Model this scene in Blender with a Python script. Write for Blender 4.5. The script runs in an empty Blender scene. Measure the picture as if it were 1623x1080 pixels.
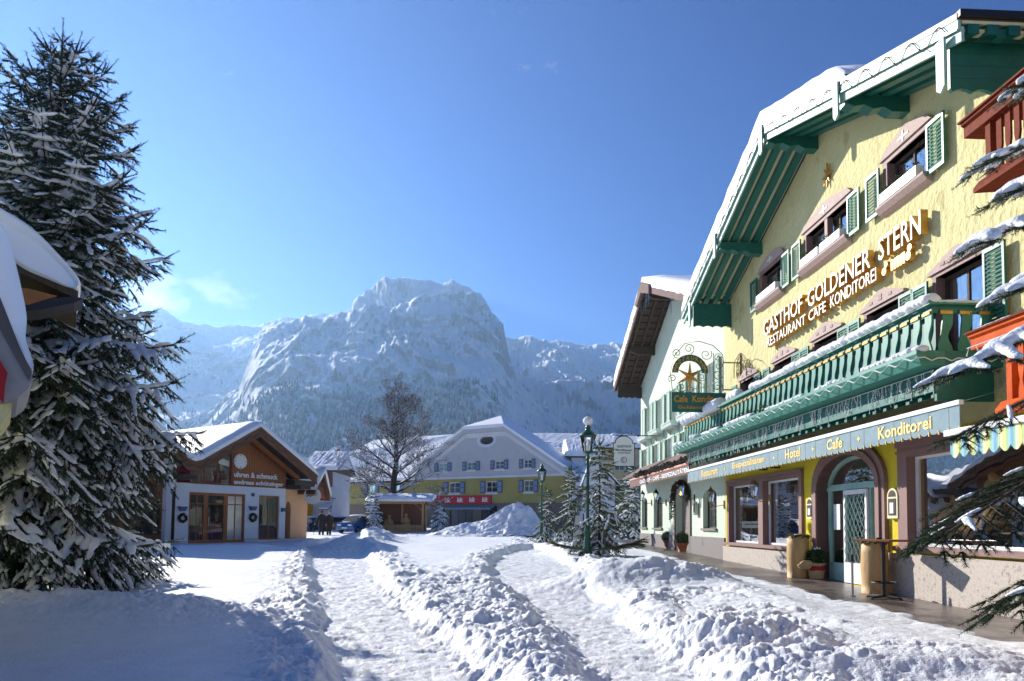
import bpy, math, random
import numpy as np
from mathutils import Vector, Matrix
from mathutils.geometry import tessellate_polygon
R = math.radians
scn = bpy.context.scene
COL = scn.collection
rnd = random.Random(7)
rs = np.random.RandomState(11)

# ------------------------------------------------------------------ camera
F0, PITCH, ROLL, HY, EYE = 1150.0, R(3), R(.6), 831.0, 1.55
camd = bpy.data.cameras.new('camera'); cam = bpy.data.objects.new('camera', camd); COL.objects.link(cam)
camd.sensor_fit = 'HORIZONTAL'; camd.sensor_width = 36; camd.lens = 36*F0/1623
camd.shift_y = (HY-540-F0*math.tan(PITCH))/1623
camd.clip_start = .05; camd.clip_end = 30000
fw = Vector((0, math.cos(PITCH), math.sin(PITCH))); up0 = Vector((0, -math.sin(PITCH), math.cos(PITCH))); r0 = Vector((1, 0, 0))
cup = math.cos(ROLL)*up0-math.sin(ROLL)*r0; crt = math.cos(ROLL)*r0+math.sin(ROLL)*up0
m = Matrix((crt, cup, -fw)).transposed().to_4x4(); m.translation = Vector((0, 0, EYE)); cam.matrix_world = m
scn.camera = cam
EYEV = Vector((0, 0, EYE))

# ------------------------------------------------------------------ light and sky
SUN_AZ, SUN_EL = R(-40), R(24.5)      # ahead of the camera and to its left
sd = bpy.data.lights.new('sun', 'SUN'); sd.energy = 4.6; sd.angle = R(.5); sd.color = (1, .95, .87)
so = bpy.data.objects.new('sun', sd); COL.objects.link(so)
sdir = Vector((math.sin(SUN_AZ)*math.cos(SUN_EL), math.cos(SUN_AZ)*math.cos(SUN_EL), math.sin(SUN_EL)))
so.rotation_euler = sdir.to_track_quat('Z', 'Y').to_euler()
w = bpy.data.worlds.new('World'); scn.world = w; w.use_nodes = True
nt = w.node_tree; nt.nodes.clear()
sky = nt.nodes.new('ShaderNodeTexSky'); sky.sky_type = 'NISHITA'; sky.sun_disc = False
sky.sun_elevation = SUN_EL; sky.sun_rotation = SUN_AZ; sky.altitude = 600; sky.air_density = 1.0; sky.dust_density = .0; sky.ozone_density = 4
bgn = nt.nodes.new('ShaderNodeBackground'); bgn.inputs[1].default_value = .36
on = nt.nodes.new('ShaderNodeOutputWorld')
# a few thin clouds low over the left ridge
tc = nt.nodes.new('ShaderNodeTexCoord')
nz = nt.nodes.new('ShaderNodeTexNoise'); nz.inputs['Scale'].default_value = 7; nz.inputs['Detail'].default_value = 8; nz.inputs['Roughness'].default_value = .6
mp = nt.nodes.new('ShaderNodeMapping'); mp.inputs['Scale'].default_value = (1, 1, 2.2)
nt.links.new(tc.outputs['Generated'], mp.inputs[0]); nt.links.new(mp.outputs[0], nz.inputs[0])
dv = nt.nodes.new('ShaderNodeVectorMath'); dv.operation = 'DISTANCE'
cd = Vector((-.515, 1, .30)).normalized(); dv.inputs[1].default_value = cd
nt.links.new(tc.outputs['Generated'], dv.inputs[0])
mr = nt.nodes.new('ShaderNodeMapRange'); mr.inputs[1].default_value = .055; mr.inputs[2].default_value = .01; nt.links.new(dv.outputs['Value'], mr.inputs[0])
ml = nt.nodes.new('ShaderNodeMath'); ml.operation = 'MULTIPLY_ADD'; nt.links.new(mr.outputs[0], ml.inputs[0]); ml.inputs[1].default_value = .36; nt.links.new(nz.outputs[0], ml.inputs[2])
mr2 = nt.nodes.new('ShaderNodeMapRange'); mr2.inputs[1].default_value = .66; mr2.inputs[2].default_value = .95; nt.links.new(ml.outputs[0], mr2.inputs[0])
mx = nt.nodes.new('ShaderNodeMix'); mx.data_type = 'RGBA'; nt.links.new(mr2.outputs[0], mx.inputs['Factor'])
hs = nt.nodes.new('ShaderNodeHueSaturation'); hs.inputs['Hue'].default_value = .512; hs.inputs['Saturation'].default_value = 1.3; hs.inputs['Value'].default_value = .15; nt.links.new(sky.outputs[0], hs.inputs['Color']); gm = nt.nodes.new('ShaderNodeGamma'); gm.inputs[1].default_value = 1.3; nt.links.new(hs.outputs[0], gm.inputs[0]); nt.links.new(gm.outputs[0], mx.inputs[6]); mx.inputs[7].default_value = (1.5, 1.42, 1.5, 1)
nt.links.new(mx.outputs[2], bgn.inputs[0]); nt.links.new(bgn.outputs[0], on.inputs[0])
vs = scn.view_settings; vs.view_transform = 'Standard'; vs.look = 'None'; vs.exposure = 1.15; vs.gamma = 1; vs.use_curve_mapping = False
scn.render.engine = 'CYCLES'
scn.cycles.max_bounces = 6; scn.cycles.transparent_max_bounces = 24; scn.cycles.volume_bounces = 0

# ------------------------------------------------------------------ materials
M = {}
def mat(name, c1, c2=None, rough=.6, scale=8, bump=0, bscale=None, metal=0, spec=.5, stretch=(1, 1, 1), detail=5, dist=.02, sharp=(.35, .65), sss=0, wave=None, c3=None, c3t=.62, c3s=2, coat=0):
    mm = bpy.data.materials.new(name); mm.use_nodes = True; n = mm.node_tree; b = n.nodes['Principled BSDF']
    b.inputs['Roughness'].default_value = rough; b.inputs['Metallic'].default_value = metal; b.inputs['Specular IOR Level'].default_value = spec
    b.inputs['Coat Weight'].default_value = coat
    g = n.nodes.new('ShaderNodeNewGeometry'); mp = n.nodes.new('ShaderNodeMapping'); mp.inputs['Scale'].default_value = stretch
    n.links.new(g.outputs['Position'], mp.inputs[0])
    def noise(s, d=detail):
        t = n.nodes.new('ShaderNodeTexNoise'); t.inputs['Scale'].default_value = s; t.inputs['Detail'].default_value = d; t.inputs['Roughness'].default_value = .6
        n.links.new(mp.outputs[0], t.inputs[0]); return t
    last = None
    if c2 is not None:
        t = noise(scale); r = n.nodes.new('ShaderNodeMapRange'); r.inputs[1].default_value = sharp[0]; r.inputs[2].default_value = sharp[1]
        n.links.new(t.outputs[0], r.inputs[0])
        x = n.nodes.new('ShaderNodeMix'); x.data_type = 'RGBA'; x.inputs[6].default_value = (*c1, 1); x.inputs[7].default_value = (*c2, 1)
        n.links.new(r.outputs[0], x.inputs['Factor']); last = x.outputs[2]
        if c3 is not None:
            t3 = noise(c3s); r3 = n.nodes.new('ShaderNodeMapRange'); r3.inputs[1].default_value = c3t; r3.inputs[2].default_value = c3t+.06; n.links.new(t3.outputs[0], r3.inputs[0])
            y = n.nodes.new('ShaderNodeMix'); y.data_type = 'RGBA'; n.links.new(last, y.inputs[6]); y.inputs[7].default_value = (*c3, 1); n.links.new(r3.outputs[0], y.inputs['Factor']); last = y.outputs[2]
        n.links.new(last, b.inputs['Base Color'])
    else: b.inputs['Base Color'].default_value = (*c1, 1)
    if bump:
        t = noise(bscale or scale*2, 4); h = t.outputs[0]
        if wave:
            v = n.nodes.new('ShaderNodeTexWave'); v.bands_direction = wave[0]; v.inputs['Scale'].default_value = wave[1]; v.wave_profile = 'SAW' if len(wave) > 3 else 'SIN'
            n.links.new(g.outputs['Position'], v.inputs[0]); a = n.nodes.new('ShaderNodeMath'); a.operation = 'MULTIPLY_ADD'; a.inputs[1].default_value = wave[2]
            n.links.new(v.outputs[1], a.inputs[0]); n.links.new(h, a.inputs[2]); h = a.outputs[0]
        bp = n.nodes.new('ShaderNodeBump'); bp.inputs['Strength'].default_value = bump; bp.inputs['Distance'].default_value = dist
        n.links.new(h, bp.inputs['Height']); n.links.new(bp.outputs[0], b.inputs['Normal'])
    if sss: b.inputs['Subsurface Weight'].default_value = sss; b.inputs['Subsurface Radius'].default_value = (.04, .05, .07); b.inputs['Subsurface Scale'].default_value = 1
    M[name] = mm; return mm
mat('snow', (.83, .85, .88), (.76, .79, .83), .6, 3, .9, 38, dist=.02, spec=.25)
mat('ground_snow', (.83, .85, .88), (.76, .79, .83), .6, 3, .9, 38, dist=.02, spec=.25)
def packed():
    n = M['ground_snow'].node_tree; b = n.nodes['Principled BSDF']; l = b.inputs['Base Color'].links[0].from_socket
    a = n.nodes.new('ShaderNodeAttribute'); a.attribute_name = 'packed'; g = n.nodes.new('ShaderNodeNewGeometry'); t = n.nodes.new('ShaderNodeTexNoise'); t.inputs['Scale'].default_value = 5.5; t.inputs['Detail'].default_value = 9; t.inputs['Roughness'].default_value = .72
    n.links.new(g.outputs['Position'], t.inputs[0]); r = n.nodes.new('ShaderNodeMapRange'); r.inputs[1].default_value = .46; r.inputs[2].default_value = .66; n.links.new(t.outputs[0], r.inputs[0])
    u = n.nodes.new('ShaderNodeMath'); u.operation = 'MULTIPLY'; n.links.new(a.outputs['Fac'], u.inputs[0]); n.links.new(r.outputs[0], u.inputs[1])
    x = n.nodes.new('ShaderNodeMix'); x.data_type = 'RGBA'; n.links.new(l, x.inputs[6]); x.inputs[7].default_value = (.50, .49, .48, 1); n.links.new(u.outputs[0], x.inputs['Factor']); n.links.new(x.outputs[2], b.inputs['Base Color'])
packed()
mat('roof_snow', (.88, .90, .93), (.84, .87, .91), .6, 1.2, .25, 12, dist=.02, spec=.2)
mat('trodden', (.88, .90, .93), (.72, .74, .77), .5, 9, .8, 38, dist=.012, spec=.25)
mat('plaster_pale_yellow', (.66, .60, .31), (.57, .51, .25), .85, 1.1, 1.0, 8.5, dist=.05, sharp=(.3, .75), c3=(.50, .44, .21), c3s=1.7, c3t=.6, stretch=(1.0, 1.0, .75), spec=.2)
mat('plaster_bright_yellow', (.72, .56, .035), (.60, .46, .03), .8, 1.8, .7, 8, dist=.03, spec=.2)
mat('plaster_mint', (.60, .68, .54), (.55, .63, .50), .85, 1.2, .25, 30, dist=.01, spec=.2)
mat('plaster_white', (.70, .72, .76), (.62, .65, .70), .85, 1.0, .2, 25, dist=.01, spec=.2)
mat('plaster_grey', (.54, .54, .56), (.48, .48, .50), .85, .6, .15, 10, dist=.01, spec=.2)
mat('plaster_olive', (.40, .35, .12), (.34, .30, .10), .85, .5, .15, 10, dist=.01, spec=.2)
mat('plaster_orange', (.80, .38, .02), (.72, .33, .02), .85, .8, spec=.2)
mat('plaster_peach', (.66, .40, .24), (.60, .36, .2), .85, .8, .2, 20, spec=.2)
mat('plaster_cream', (.62, .52, .30), (.55, .45, .25), .85, .8, .2, 20, spec=.2)
mat('plaster_plinth_grey', (.20, .18, .17), (.26, .24, .23), .9, 30, .4, 60, dist=.01, c3=(.13, .12, .12), c3s=3)
mat('granite', (.50, .44, .38), (.40, .34, .29), .7, 25, .3, 60, dist=.006, c3=(.26, .22, .2), c3s=14, c3t=.58)
mat('porphyry', (.20, .11, .095), (.27, .155, .135), .65, 40, .2, 80, dist=.004)
mat('carved_stone', (.46, .335, .295), (.37, .265, .23), .75, 20, .2, 60, dist=.005)
mat('dark_stone', (.15, .12, .10), (.22, .18, .15), .7, 10, .3, 40)
mat('paving', (.12, .095, .08), (.20, .165, .14), .32, 5, .6, 12, dist=.02, c3=(.055, .045, .04), c3s=1.2, c3t=.5)
mat('green_paint', (.008, .135, .10), (.006, .105, .08), .45, 6, .1, 40, dist=.003)
mat('green_light', (.035, .21, .15), (.025, .17, .12), .45, 6)
mat('green_pale', (.36, .53, .46), (.22, .42, .35), .5, 2.2)
mat('green_lamp', (.006, .075, .045), None, .35)
mat('cream_board', (.68, .66, .42), (.6, .58, .36), .6, 4)
mat('white_paint', (.78, .78, .77), (.72, .72, .72), .45, 5)
mat('gold', (.62, .33, .05), (.5, .25, .035), .35, 10, metal=.35)
mat('gold_paint', (.85, .58, .16), None, .5)
mat('letter_white', (.92, .88, .72), None, .5)
mat('awning_blue', (.21, .30, .33), (.17, .25, .28), .8, 5, .1, 60)
mat('awning_brown', (.17, .075, .055), (.14, .06, .045), .8, 5)
mat('salmon', (.62, .30, .22), None, .6)
mat('shingle', (.20, .13, .11), (.13, .08, .07), .9, 9, .8, 14, stretch=(1, .4, 3), dist=.04)
mat('dark_wood', (.045, .03, .022), (.075, .05, .035), .8, 12, .4, 20, stretch=(4, 1, 1))
mat('brown_wood', (.22, .075, .025), (.13, .042, .014), .55, 7, .3, 14, stretch=(3, 3, .5), dist=.01)
mat('carved_wood', (.20, .085, .035), (.10, .04, .018), .6, 14, .6, 18, dist=.02)
mat('orange_wood', (.36, .115, .02), (.24, .07, .014), .5, 9, .3, 14, stretch=(5, 5, .4))
mat('fresh_wood', (.56, .36, .16), (.44, .26, .11), .6, 6, .3, 14, stretch=(4, 4, .6))
mat('log_wood', (.56, .36, .15), (.42, .25, .09), .6, 3, .4, 9, stretch=(3, 3, .6), dist=.015, c3=(.22, .12, .05), c3s=5, c3t=.66)
mat('red_wood', (.20, .035, .012), (.14, .020, .006), .7, 5, .15, 14, stretch=(.6, 3, 3), spec=.1)
mat('orange_paint', (.62, .10, .008), (.48, .07, .006), .65, 5, spec=.12)
mat('table_top', (.30, .10, .04), (.22, .07, .03), .35, 6)
mat('dark_metal', (.025, .022, .022), None, .45, metal=.4)
mat('steel', (.35, .35, .36), None, .35, metal=.8)
mat('iron', (.10, .10, .09), (.16, .13, .08), .55, 8, metal=.3)
mat('gold_iron', (.42, .30, .12), (.18, .15, .1), .5, 8, metal=.4)
mat('terracotta', (.40, .12, .06), (.34, .10, .05), .7, 8)
mat('burlap', (.50, .36, .19), (.38, .26, .13), .95, 30, .8, 60, dist=.01)
mat('red_cloth', (.40, .01, .015), (.30, .006, .01), .8, 6)
mat('blue_shutter', (.20, .27, .40), (.17, .23, .35), .6, 4)
mat('dark_blue', (.07, .10, .18), None, .6)
mat('red_sign', (.50, .012, .02), None, .5)
mat('car_blue', (.012, .09, .26), None, .3, coat=.6)
mat('car_dark', (.02, .03, .06), None, .3, coat=.6)
mat('rubber', (.015, .015, .015), None, .8)
mat('black_cloth', (.012, .012, .014), (.02, .02, .02), .9, 10)
mat('brown_cloth', (.045, .028, .02), (.03, .02, .015), .9, 10)
mat('skin', (.5, .3, .22), None, .6)
mat('hair', (.05, .04, .035), None, .8)
mat('grey_hair', (.4, .4, .4), None, .8)
mat('bark', (.075, .045, .03), (.04, .026, .018), .9, 12, .9, 16, stretch=(1, 1, .3), dist=.04)
mat('dark_bark', (.045, .036, .032), (.03, .024, .022), .9, 14, .7, 20, dist=.02)
mat('twig_bark', (.10, .06, .035), None, .9)
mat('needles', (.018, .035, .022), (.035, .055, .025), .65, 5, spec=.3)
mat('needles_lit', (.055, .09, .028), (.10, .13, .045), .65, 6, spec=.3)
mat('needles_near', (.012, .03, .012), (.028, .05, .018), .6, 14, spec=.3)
mat('shrub', (.02, .05, .012), (.04, .09, .02), .6, 30)
mat('moss', (.06, .06, .01), (.12, .10, .02), .9, 40)
mat('garland', (.012, .018, .010), (.05, .03, .012), .8, 30)
mat('interior', (.11, .10, .09), (.05, .046, .042), .9, 1.2)
mat('interior_red', (.20, .02, .04), None, .8)
mat('curtain', (.62, .60, .56), (.40, .38, .36), .9, 4, stretch=(6, 6, .3))
mat('plush', (.62, .42, .19), (.50, .32, .13), .95, 20, .9, 60, dist=.02)
mat('cane', (.40, .26, .12), None, .45)
mat('wire_white', (.62, .62, .60), None, .6)
mat('wire_dark', (.04, .04, .035), None, .6)
mat('sign_white', (.72, .73, .72), None, .5)
mat('sign_text_grey', (.10, .11, .12), None, .6)
mat('mint_paint', (.42, .52, .42), None, .8)
mat('metal_roof', (.085, .06, .055), None, .45)
mat('plastic_grey', (.30, .27, .26), None, .5)
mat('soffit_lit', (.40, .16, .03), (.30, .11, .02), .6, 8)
mat('warm_lamp', (1, .6, .2), None, .4)
M['warm_lamp'].node_tree.nodes['Principled BSDF'].inputs['Emission Color'].default_value = (1, .5, .15, 1)
M['warm_lamp'].node_tree.nodes['Principled BSDF'].inputs['Emission Strength'].default_value = 2.5
def glass(name, tint, rough=.01, refl=1.0):
    mm = bpy.data.materials.new(name); mm.use_nodes = True; n = mm.node_tree; n.nodes.remove(n.nodes['Principled BSDF'])
    o = n.nodes['Material Output']; t = n.nodes.new('ShaderNodeBsdfTransparent'); t.inputs[0].default_value = (*tint, 1)
    g = n.nodes.new('ShaderNodeBsdfGlossy'); g.inputs['Roughness'].default_value = rough; g.inputs[0].default_value = (.95, .97, 1, 1)
    f = n.nodes.new('ShaderNodeFresnel'); f.inputs[0].default_value = 1.55
    ge = n.nodes.new('ShaderNodeNewGeometry'); nn = n.nodes.new('ShaderNodeTexNoise'); nn.inputs['Scale'].default_value = 1.3
    bp = n.nodes.new('ShaderNodeBump'); bp.inputs['Strength'].default_value = .12; bp.inputs['Distance'].default_value = .02
    n.links.new(ge.outputs['Position'], nn.inputs[0]); n.links.new(nn.outputs[0], bp.inputs['Height']); n.links.new(bp.outputs[0], g.inputs['Normal'])
    mu = n.nodes.new('ShaderNodeMath'); mu.operation = 'MULTIPLY_ADD'; mu.inputs[1].default_value = refl; mu.inputs[2].default_value = .035; mu.use_clamp = True
    n.links.new(f.outputs[0], mu.inputs[0]); s = n.nodes.new('ShaderNodeMixShader'); n.links.new(mu.outputs[0], s.inputs[0])
    n.links.new(t.outputs[0], s.inputs[1]); n.links.new(g.outputs[0], s.inputs[2]); n.links.new(s.outputs[0], o.inputs[0])
    M[name] = mm
glass('glass', (.74, .77, .77), refl=.42); glass('glass_dark', (.25, .27, .3)); glass('glass_lamp', (.85, .88, .9), .05)
def stripes():
    mm = mat('striped_cloth', (.7, .62, .2), None, .8); n = mm.node_tree; b = n.nodes['Principled BSDF']
    g = n.nodes.new('ShaderNodeNewGeometry'); s = n.nodes.new('ShaderNodeSeparateXYZ'); n.links.new(g.outputs['Position'], s.inputs[0])
    a = n.nodes.new('ShaderNodeMath'); a.operation = 'MULTIPLY'; a.inputs[1].default_value = 3.1; n.links.new(s.outputs[1], a.inputs[0])
    f = n.nodes.new('ShaderNodeMath'); f.operation = 'FRACT'; n.links.new(a.outputs[0], f.inputs[0])
    c = n.nodes.new('ShaderNodeValToRGB'); e = c.color_ramp.elements; e[0].color = (.72, .62, .15, 1); e[1].color = (.75, .66, .2, 1)
    for p, k in ((.2, (.78, .74, .5, 1)), (.34, (.25, .5, .3, 1)), (.5, (.12, .3, .5, 1)), (.66, (.3, .5, .6, 1)), (.8, (.3, .5, .25, 1))):
        z = c.color_ramp.elements.new(p); z.color = k
    n.links.new(f.outputs[0], c.inputs[0]); n.links.new(c.outputs[0], b.inputs['Base Color'])
stripes()

# ------------------------------------------------------------------ objects
LOC = {}
def tag(o, label=None, cat=None, group=None, kind=None):
    if label: o['label'] = label
    if cat: o['category'] = cat
    if group: o['group'] = group
    if kind: o['kind'] = kind
    return o
def thing(name, loc, label, cat, group=None):
    o = bpy.data.objects.new(name, None); COL.objects.link(o); o.location = loc; o.empty_display_size = .2
    LOC[o] = Vector(loc); return tag(o, label, cat, group)
def link_mesh(name, me, material, parent=None, smooth=False):
    if material is not None: me.materials.append(M[material] if isinstance(material, str) else material)
    o = bpy.data.objects.new(name, me); COL.objects.link(o)
    if smooth: me.polygons.foreach_set('use_smooth', [True]*len(me.polygons))
    base = LOC[parent] if parent is not None else Vector((0, 0, 0))
    if parent is not None:
        o.parent = parent
        me.transform(Matrix.Translation(-base))
    LOC[o] = base
    return o
def np_mesh(name, V, Fc, material, parent=None, smooth=False):
    me = bpy.data.meshes.new(name); V = np.asarray(V, np.float32); Fc = np.asarray(Fc, np.int32); k = Fc.shape[1]
    me.vertices.add(len(V)); me.vertices.foreach_set('co', V.ravel())
    me.loops.add(Fc.size); me.loops.foreach_set('vertex_index', Fc.ravel())
    me.polygons.add(len(Fc)); me.polygons.foreach_set('loop_start', np.arange(0, Fc.size, k, dtype=np.int32)); me.polygons.foreach_set('loop_total', np.full(len(Fc), k, np.int32))
    me.update(calc_edges=True); me.validate()
    return link_mesh(name, me, material, parent, smooth)
class Fr:
    '''a wall frame: u along the wall, v out from it, z up'''
    def __init__(s, x, y, az, sign=1):
        s.o = Vector((x, y, 0)); s.u = Vector((math.sin(az), math.cos(az), 0)); s.n = Vector((-math.cos(az), math.sin(az), 0))*sign
        s.r = (-s.n).cross(Vector((0, 0, 1)))
    def P(s, u, v, z): return s.o+s.u*u+s.n*v+Vector((0, 0, z))
    def px(s, x, y, v=0):
        d = ray(x, y); t = ((s.o-EYEV).dot(s.n)+v)/d.dot(s.n); p = EYEV+d*t
        return (p-s.o).dot(s.u), p.z
    def rect(s, x0, y0, x1, y1, v=0):
        a, za = s.px(x0, y0, v); b, zb = s.px(x1, y1, v); return min(a, b), max(a, b), min(za, zb), max(za, zb)
WF = Fr(0, 0, R(90), -1)   # plain world frame: u = +x, v = -y
def ray(x, y):
    s_ = HY-540-F0*math.tan(PITCH)
    return fw+crt*((x-811.5)/F0)+cup*((540-y+s_)/F0)
def gpt(x, y, z=0):
    d = ray(x, y); t = (z-EYE)/d.z; return EYEV+d*t
def dpt(x, y, Y):
    d = ray(x, y); return EYEV+d*(Y/d.y)
class MB:
    def __init__(s): s.v = []; s.f = []
    def add(s, vs, fs):
        b = len(s.v); s.v.extend([tuple(p) for p in vs]); s.f.extend([tuple(i+b for i in f) for f in fs]); return s
    def box(s, fr, u0, u1, v0, v1, z0, z1):
        s.add([fr.P(u, v, z) for z in (z0, z1) for v in (v0, v1) for u in (u0, u1)], [(0, 1, 3, 2), (4, 6, 7, 5), (0, 4, 5, 1), (2, 3, 7, 6), (0, 2, 6, 4), (1, 5, 7, 3)]); return s
    def wbox(s, cx, cy, cz, sx, sy, sz, rz=0):
        c, q = math.cos(rz), math.sin(rz)
        s.add([(cx+c*a*sx/2-q*b*sy/2, cy+q*a*sx/2+c*b*sy/2, cz+d*sz/2) for d in (-1, 1) for b in (-1, 1) for a in (-1, 1)], [(0, 1, 3, 2), (4, 6, 7, 5), (0, 4, 5, 1), (2, 3, 7, 6), (0, 2, 6, 4), (1, 5, 7, 3)]); return s
    def prism(s, A, B):
        '''two matching rings of points joined with caps'''
        n = len(A); fs = [(i, (i+1) % n, n+(i+1) % n, n+i) for i in range(n)]
        for off in (0, n):
            for t in tessellate_polygon([[Vector(p) for p in (A if off == 0 else B)]]): fs.append(tuple(off+i for i in t))
        s.add(list(A)+list(B), fs); return s
    def ext(s, fr, poly, v0, v1):
        '''polygon of (u, z) in the wall plane extruded in v'''
        return s.prism([fr.P(u, v0, z) for u, z in poly], [fr.P(u, v1, z) for u, z in poly])
    def extu(s, fr, poly, u0, u1):
        '''polygon of (v, z) extruded along u'''
        return s.prism([fr.P(u0, v, z) for v, z in poly], [fr.P(u1, v, z) for v, z in poly])
    def quad(s, a, b, c, d): s.add([a, b, c, d], [(0, 1, 2, 3)]); return s
    def tube(s, pts, r, n=8, cap=True):
        pts = [Vector(p) for p in pts]; rr = r if isinstance(r, (list, tuple)) else [r]*len(pts); ref = None; vs = []
        for i, p in enumerate(pts):
            t = (pts[min(i+1, len(pts)-1)]-pts[max(i-1, 0)]).normalized()
            if ref is None: ref = Vector((0, 0, 1)) if abs(t.z) < .9 else Vector((1, 0, 0))
            a = t.cross(ref).normalized(); b = t.cross(a); ref = -b if False else ref
            for k in range(n):
                g = 2*math.pi*k/n; vs.append(p+(a*math.cos(g)+b*math.sin(g))*rr[i])
        fs = [(i*n+k, i*n+(k+1) % n, (i+1)*n+(k+1) % n, (i+1)*n+k) for i in range(len(pts)-1) for k in range(n)]
        if cap: fs += [tuple(range(n)), tuple((len(pts)-1)*n+k for k in range(n))]
        s.add(vs, fs); return s
    def lathe(s, c, prof, n=16, sq=1.0):
        c = Vector(c); vs = []
        for r, z in prof:
            for k in range(n):
                g = 2*math.pi*k/n; vs.append((c.x+r*math.cos(g), c.y+r*math.sin(g)*sq, c.z+z))
        fs = [(i*n+k, i*n+(k+1) % n, (i+1)*n+(k+1) % n, (i+1)*n+k) for i in range(len(prof)-1) for k in range(n)]
        fs += [tuple(range(n)), tuple((len(prof)-1)*n+k for k in range(n))]
        s.add(vs, fs); return s
    def ball(s, c, r, n=12, sc=(1, 1, 1), jit=0, seed=0):
        q = random.Random(seed); c = Vector(c); vs = []; m_ = n//2
        for i in range(m_+1):
            th = math.pi*i/m_
            for k in range(n):
                g = 2*math.pi*k/n; j = 1+(q.random()-.5)*jit if 0 < i < m_ else 1
                vs.append((c.x+r*j*sc[0]*math.sin(th)*math.cos(g), c.y+r*j*sc[1]*math.sin(th)*math.sin(g), c.z+r*j*sc[2]*math.cos(th)))
        s.add(vs, [(i*n+k, i*n+(k+1) % n, (i+1)*n+(k+1) % n, (i+1)*n+k) for i in range(m_) for k in range(n)]); return s
    def holed(s, fr, outer, holes, v=0, depth=0):
        polys = [[Vector((u, z, 0)) for u, z in outer]]+[[Vector((u, z, 0)) for u, z in h] for h in holes]
        tr = tessellate_polygon(polys); flat = [p for q in polys for p in q]
        s.add([fr.P(p.x, v, p.y) for p in flat], [tuple(t) for t in tr])
        if depth:
            for h in holes:
                n = len(h); s.add([fr.P(u, v, z) for u, z in h]+[fr.P(u, v-depth, z) for u, z in h], [(i, (i+1) % n, n+(i+1) % n, n+i) for i in range(n)])
        return s
    def build(s, name, material, parent=None, smooth=False, bevel=0):
        me = bpy.data.meshes.new(name); me.from_pydata(s.v, [], s.f); me.update()
        o = link_mesh(name, me, material, parent, False)
        if smooth:
            me.polygons.foreach_set('use_smooth', [True]*len(me.polygons)); me.update()
        if bevel:
            b = o.modifiers.new('bevel', 'BEVEL'); b.width = bevel; b.segments = 2; b.limit_method = 'ANGLE'
        return o
def arch(u0, u1, z0, z1, rise, n=10):
    '''outline of an opening with an arched head'''
    pts = [(u0, z0), (u1, z0)]; c = (u0+u1)/2; hw = (u1-u0)/2
    for i in range(n+1):
        a = math.pi*i/n; pts.append((c+hw*math.cos(a), z1-rise+rise*math.sin(a)))
    return pts
def rectp(u0, u1, z0, z1): return [(u0, z0), (u1, z0), (u1, z1), (u0, z1)]
def text(fr, s, x0, x1, z0, z1, v, depth, material, parent, name='lettering', bold=.0, slope=0, shear=0):
    '''x0/x1: u of the left and right end as a viewer reads it'''
    cu = bpy.data.curves.new('t', 'FONT'); cu.body = s; cu.extrude = .5; cu.offset = bold; cu.resolution_u = 2; cu.shear = shear
    o = bpy.data.objects.new('t', cu); COL.objects.link(o); bpy.context.view_layer.update()
    me = bpy.data.meshes.new_from_object(o.evaluated_get(bpy.context.evaluated_depsgraph_get())); bpy.data.objects.remove(o); bpy.data.curves.remove(cu)
    n = len(me.vertices); co = np.empty(n*3, np.float32); me.vertices.foreach_get('co', co); co = co.reshape(-1, 3)
    mn, mx_ = co.min(0), co.max(0); k = (co-mn)/np.maximum(mx_-mn, 1e-6)
    out = np.empty_like(co)
    for i in range(n):
        f = float(k[i, 0]); p = fr.P(x0+(x1-x0)*f, v+depth*float(k[i, 2]), z0+(z1-z0)*float(k[i, 1])+slope*f); out[i] = p
    me.vertices.foreach_set('co', out.ravel()); me.update()
    me.name = name
    return link_mesh(name, me, material, parent)
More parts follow.
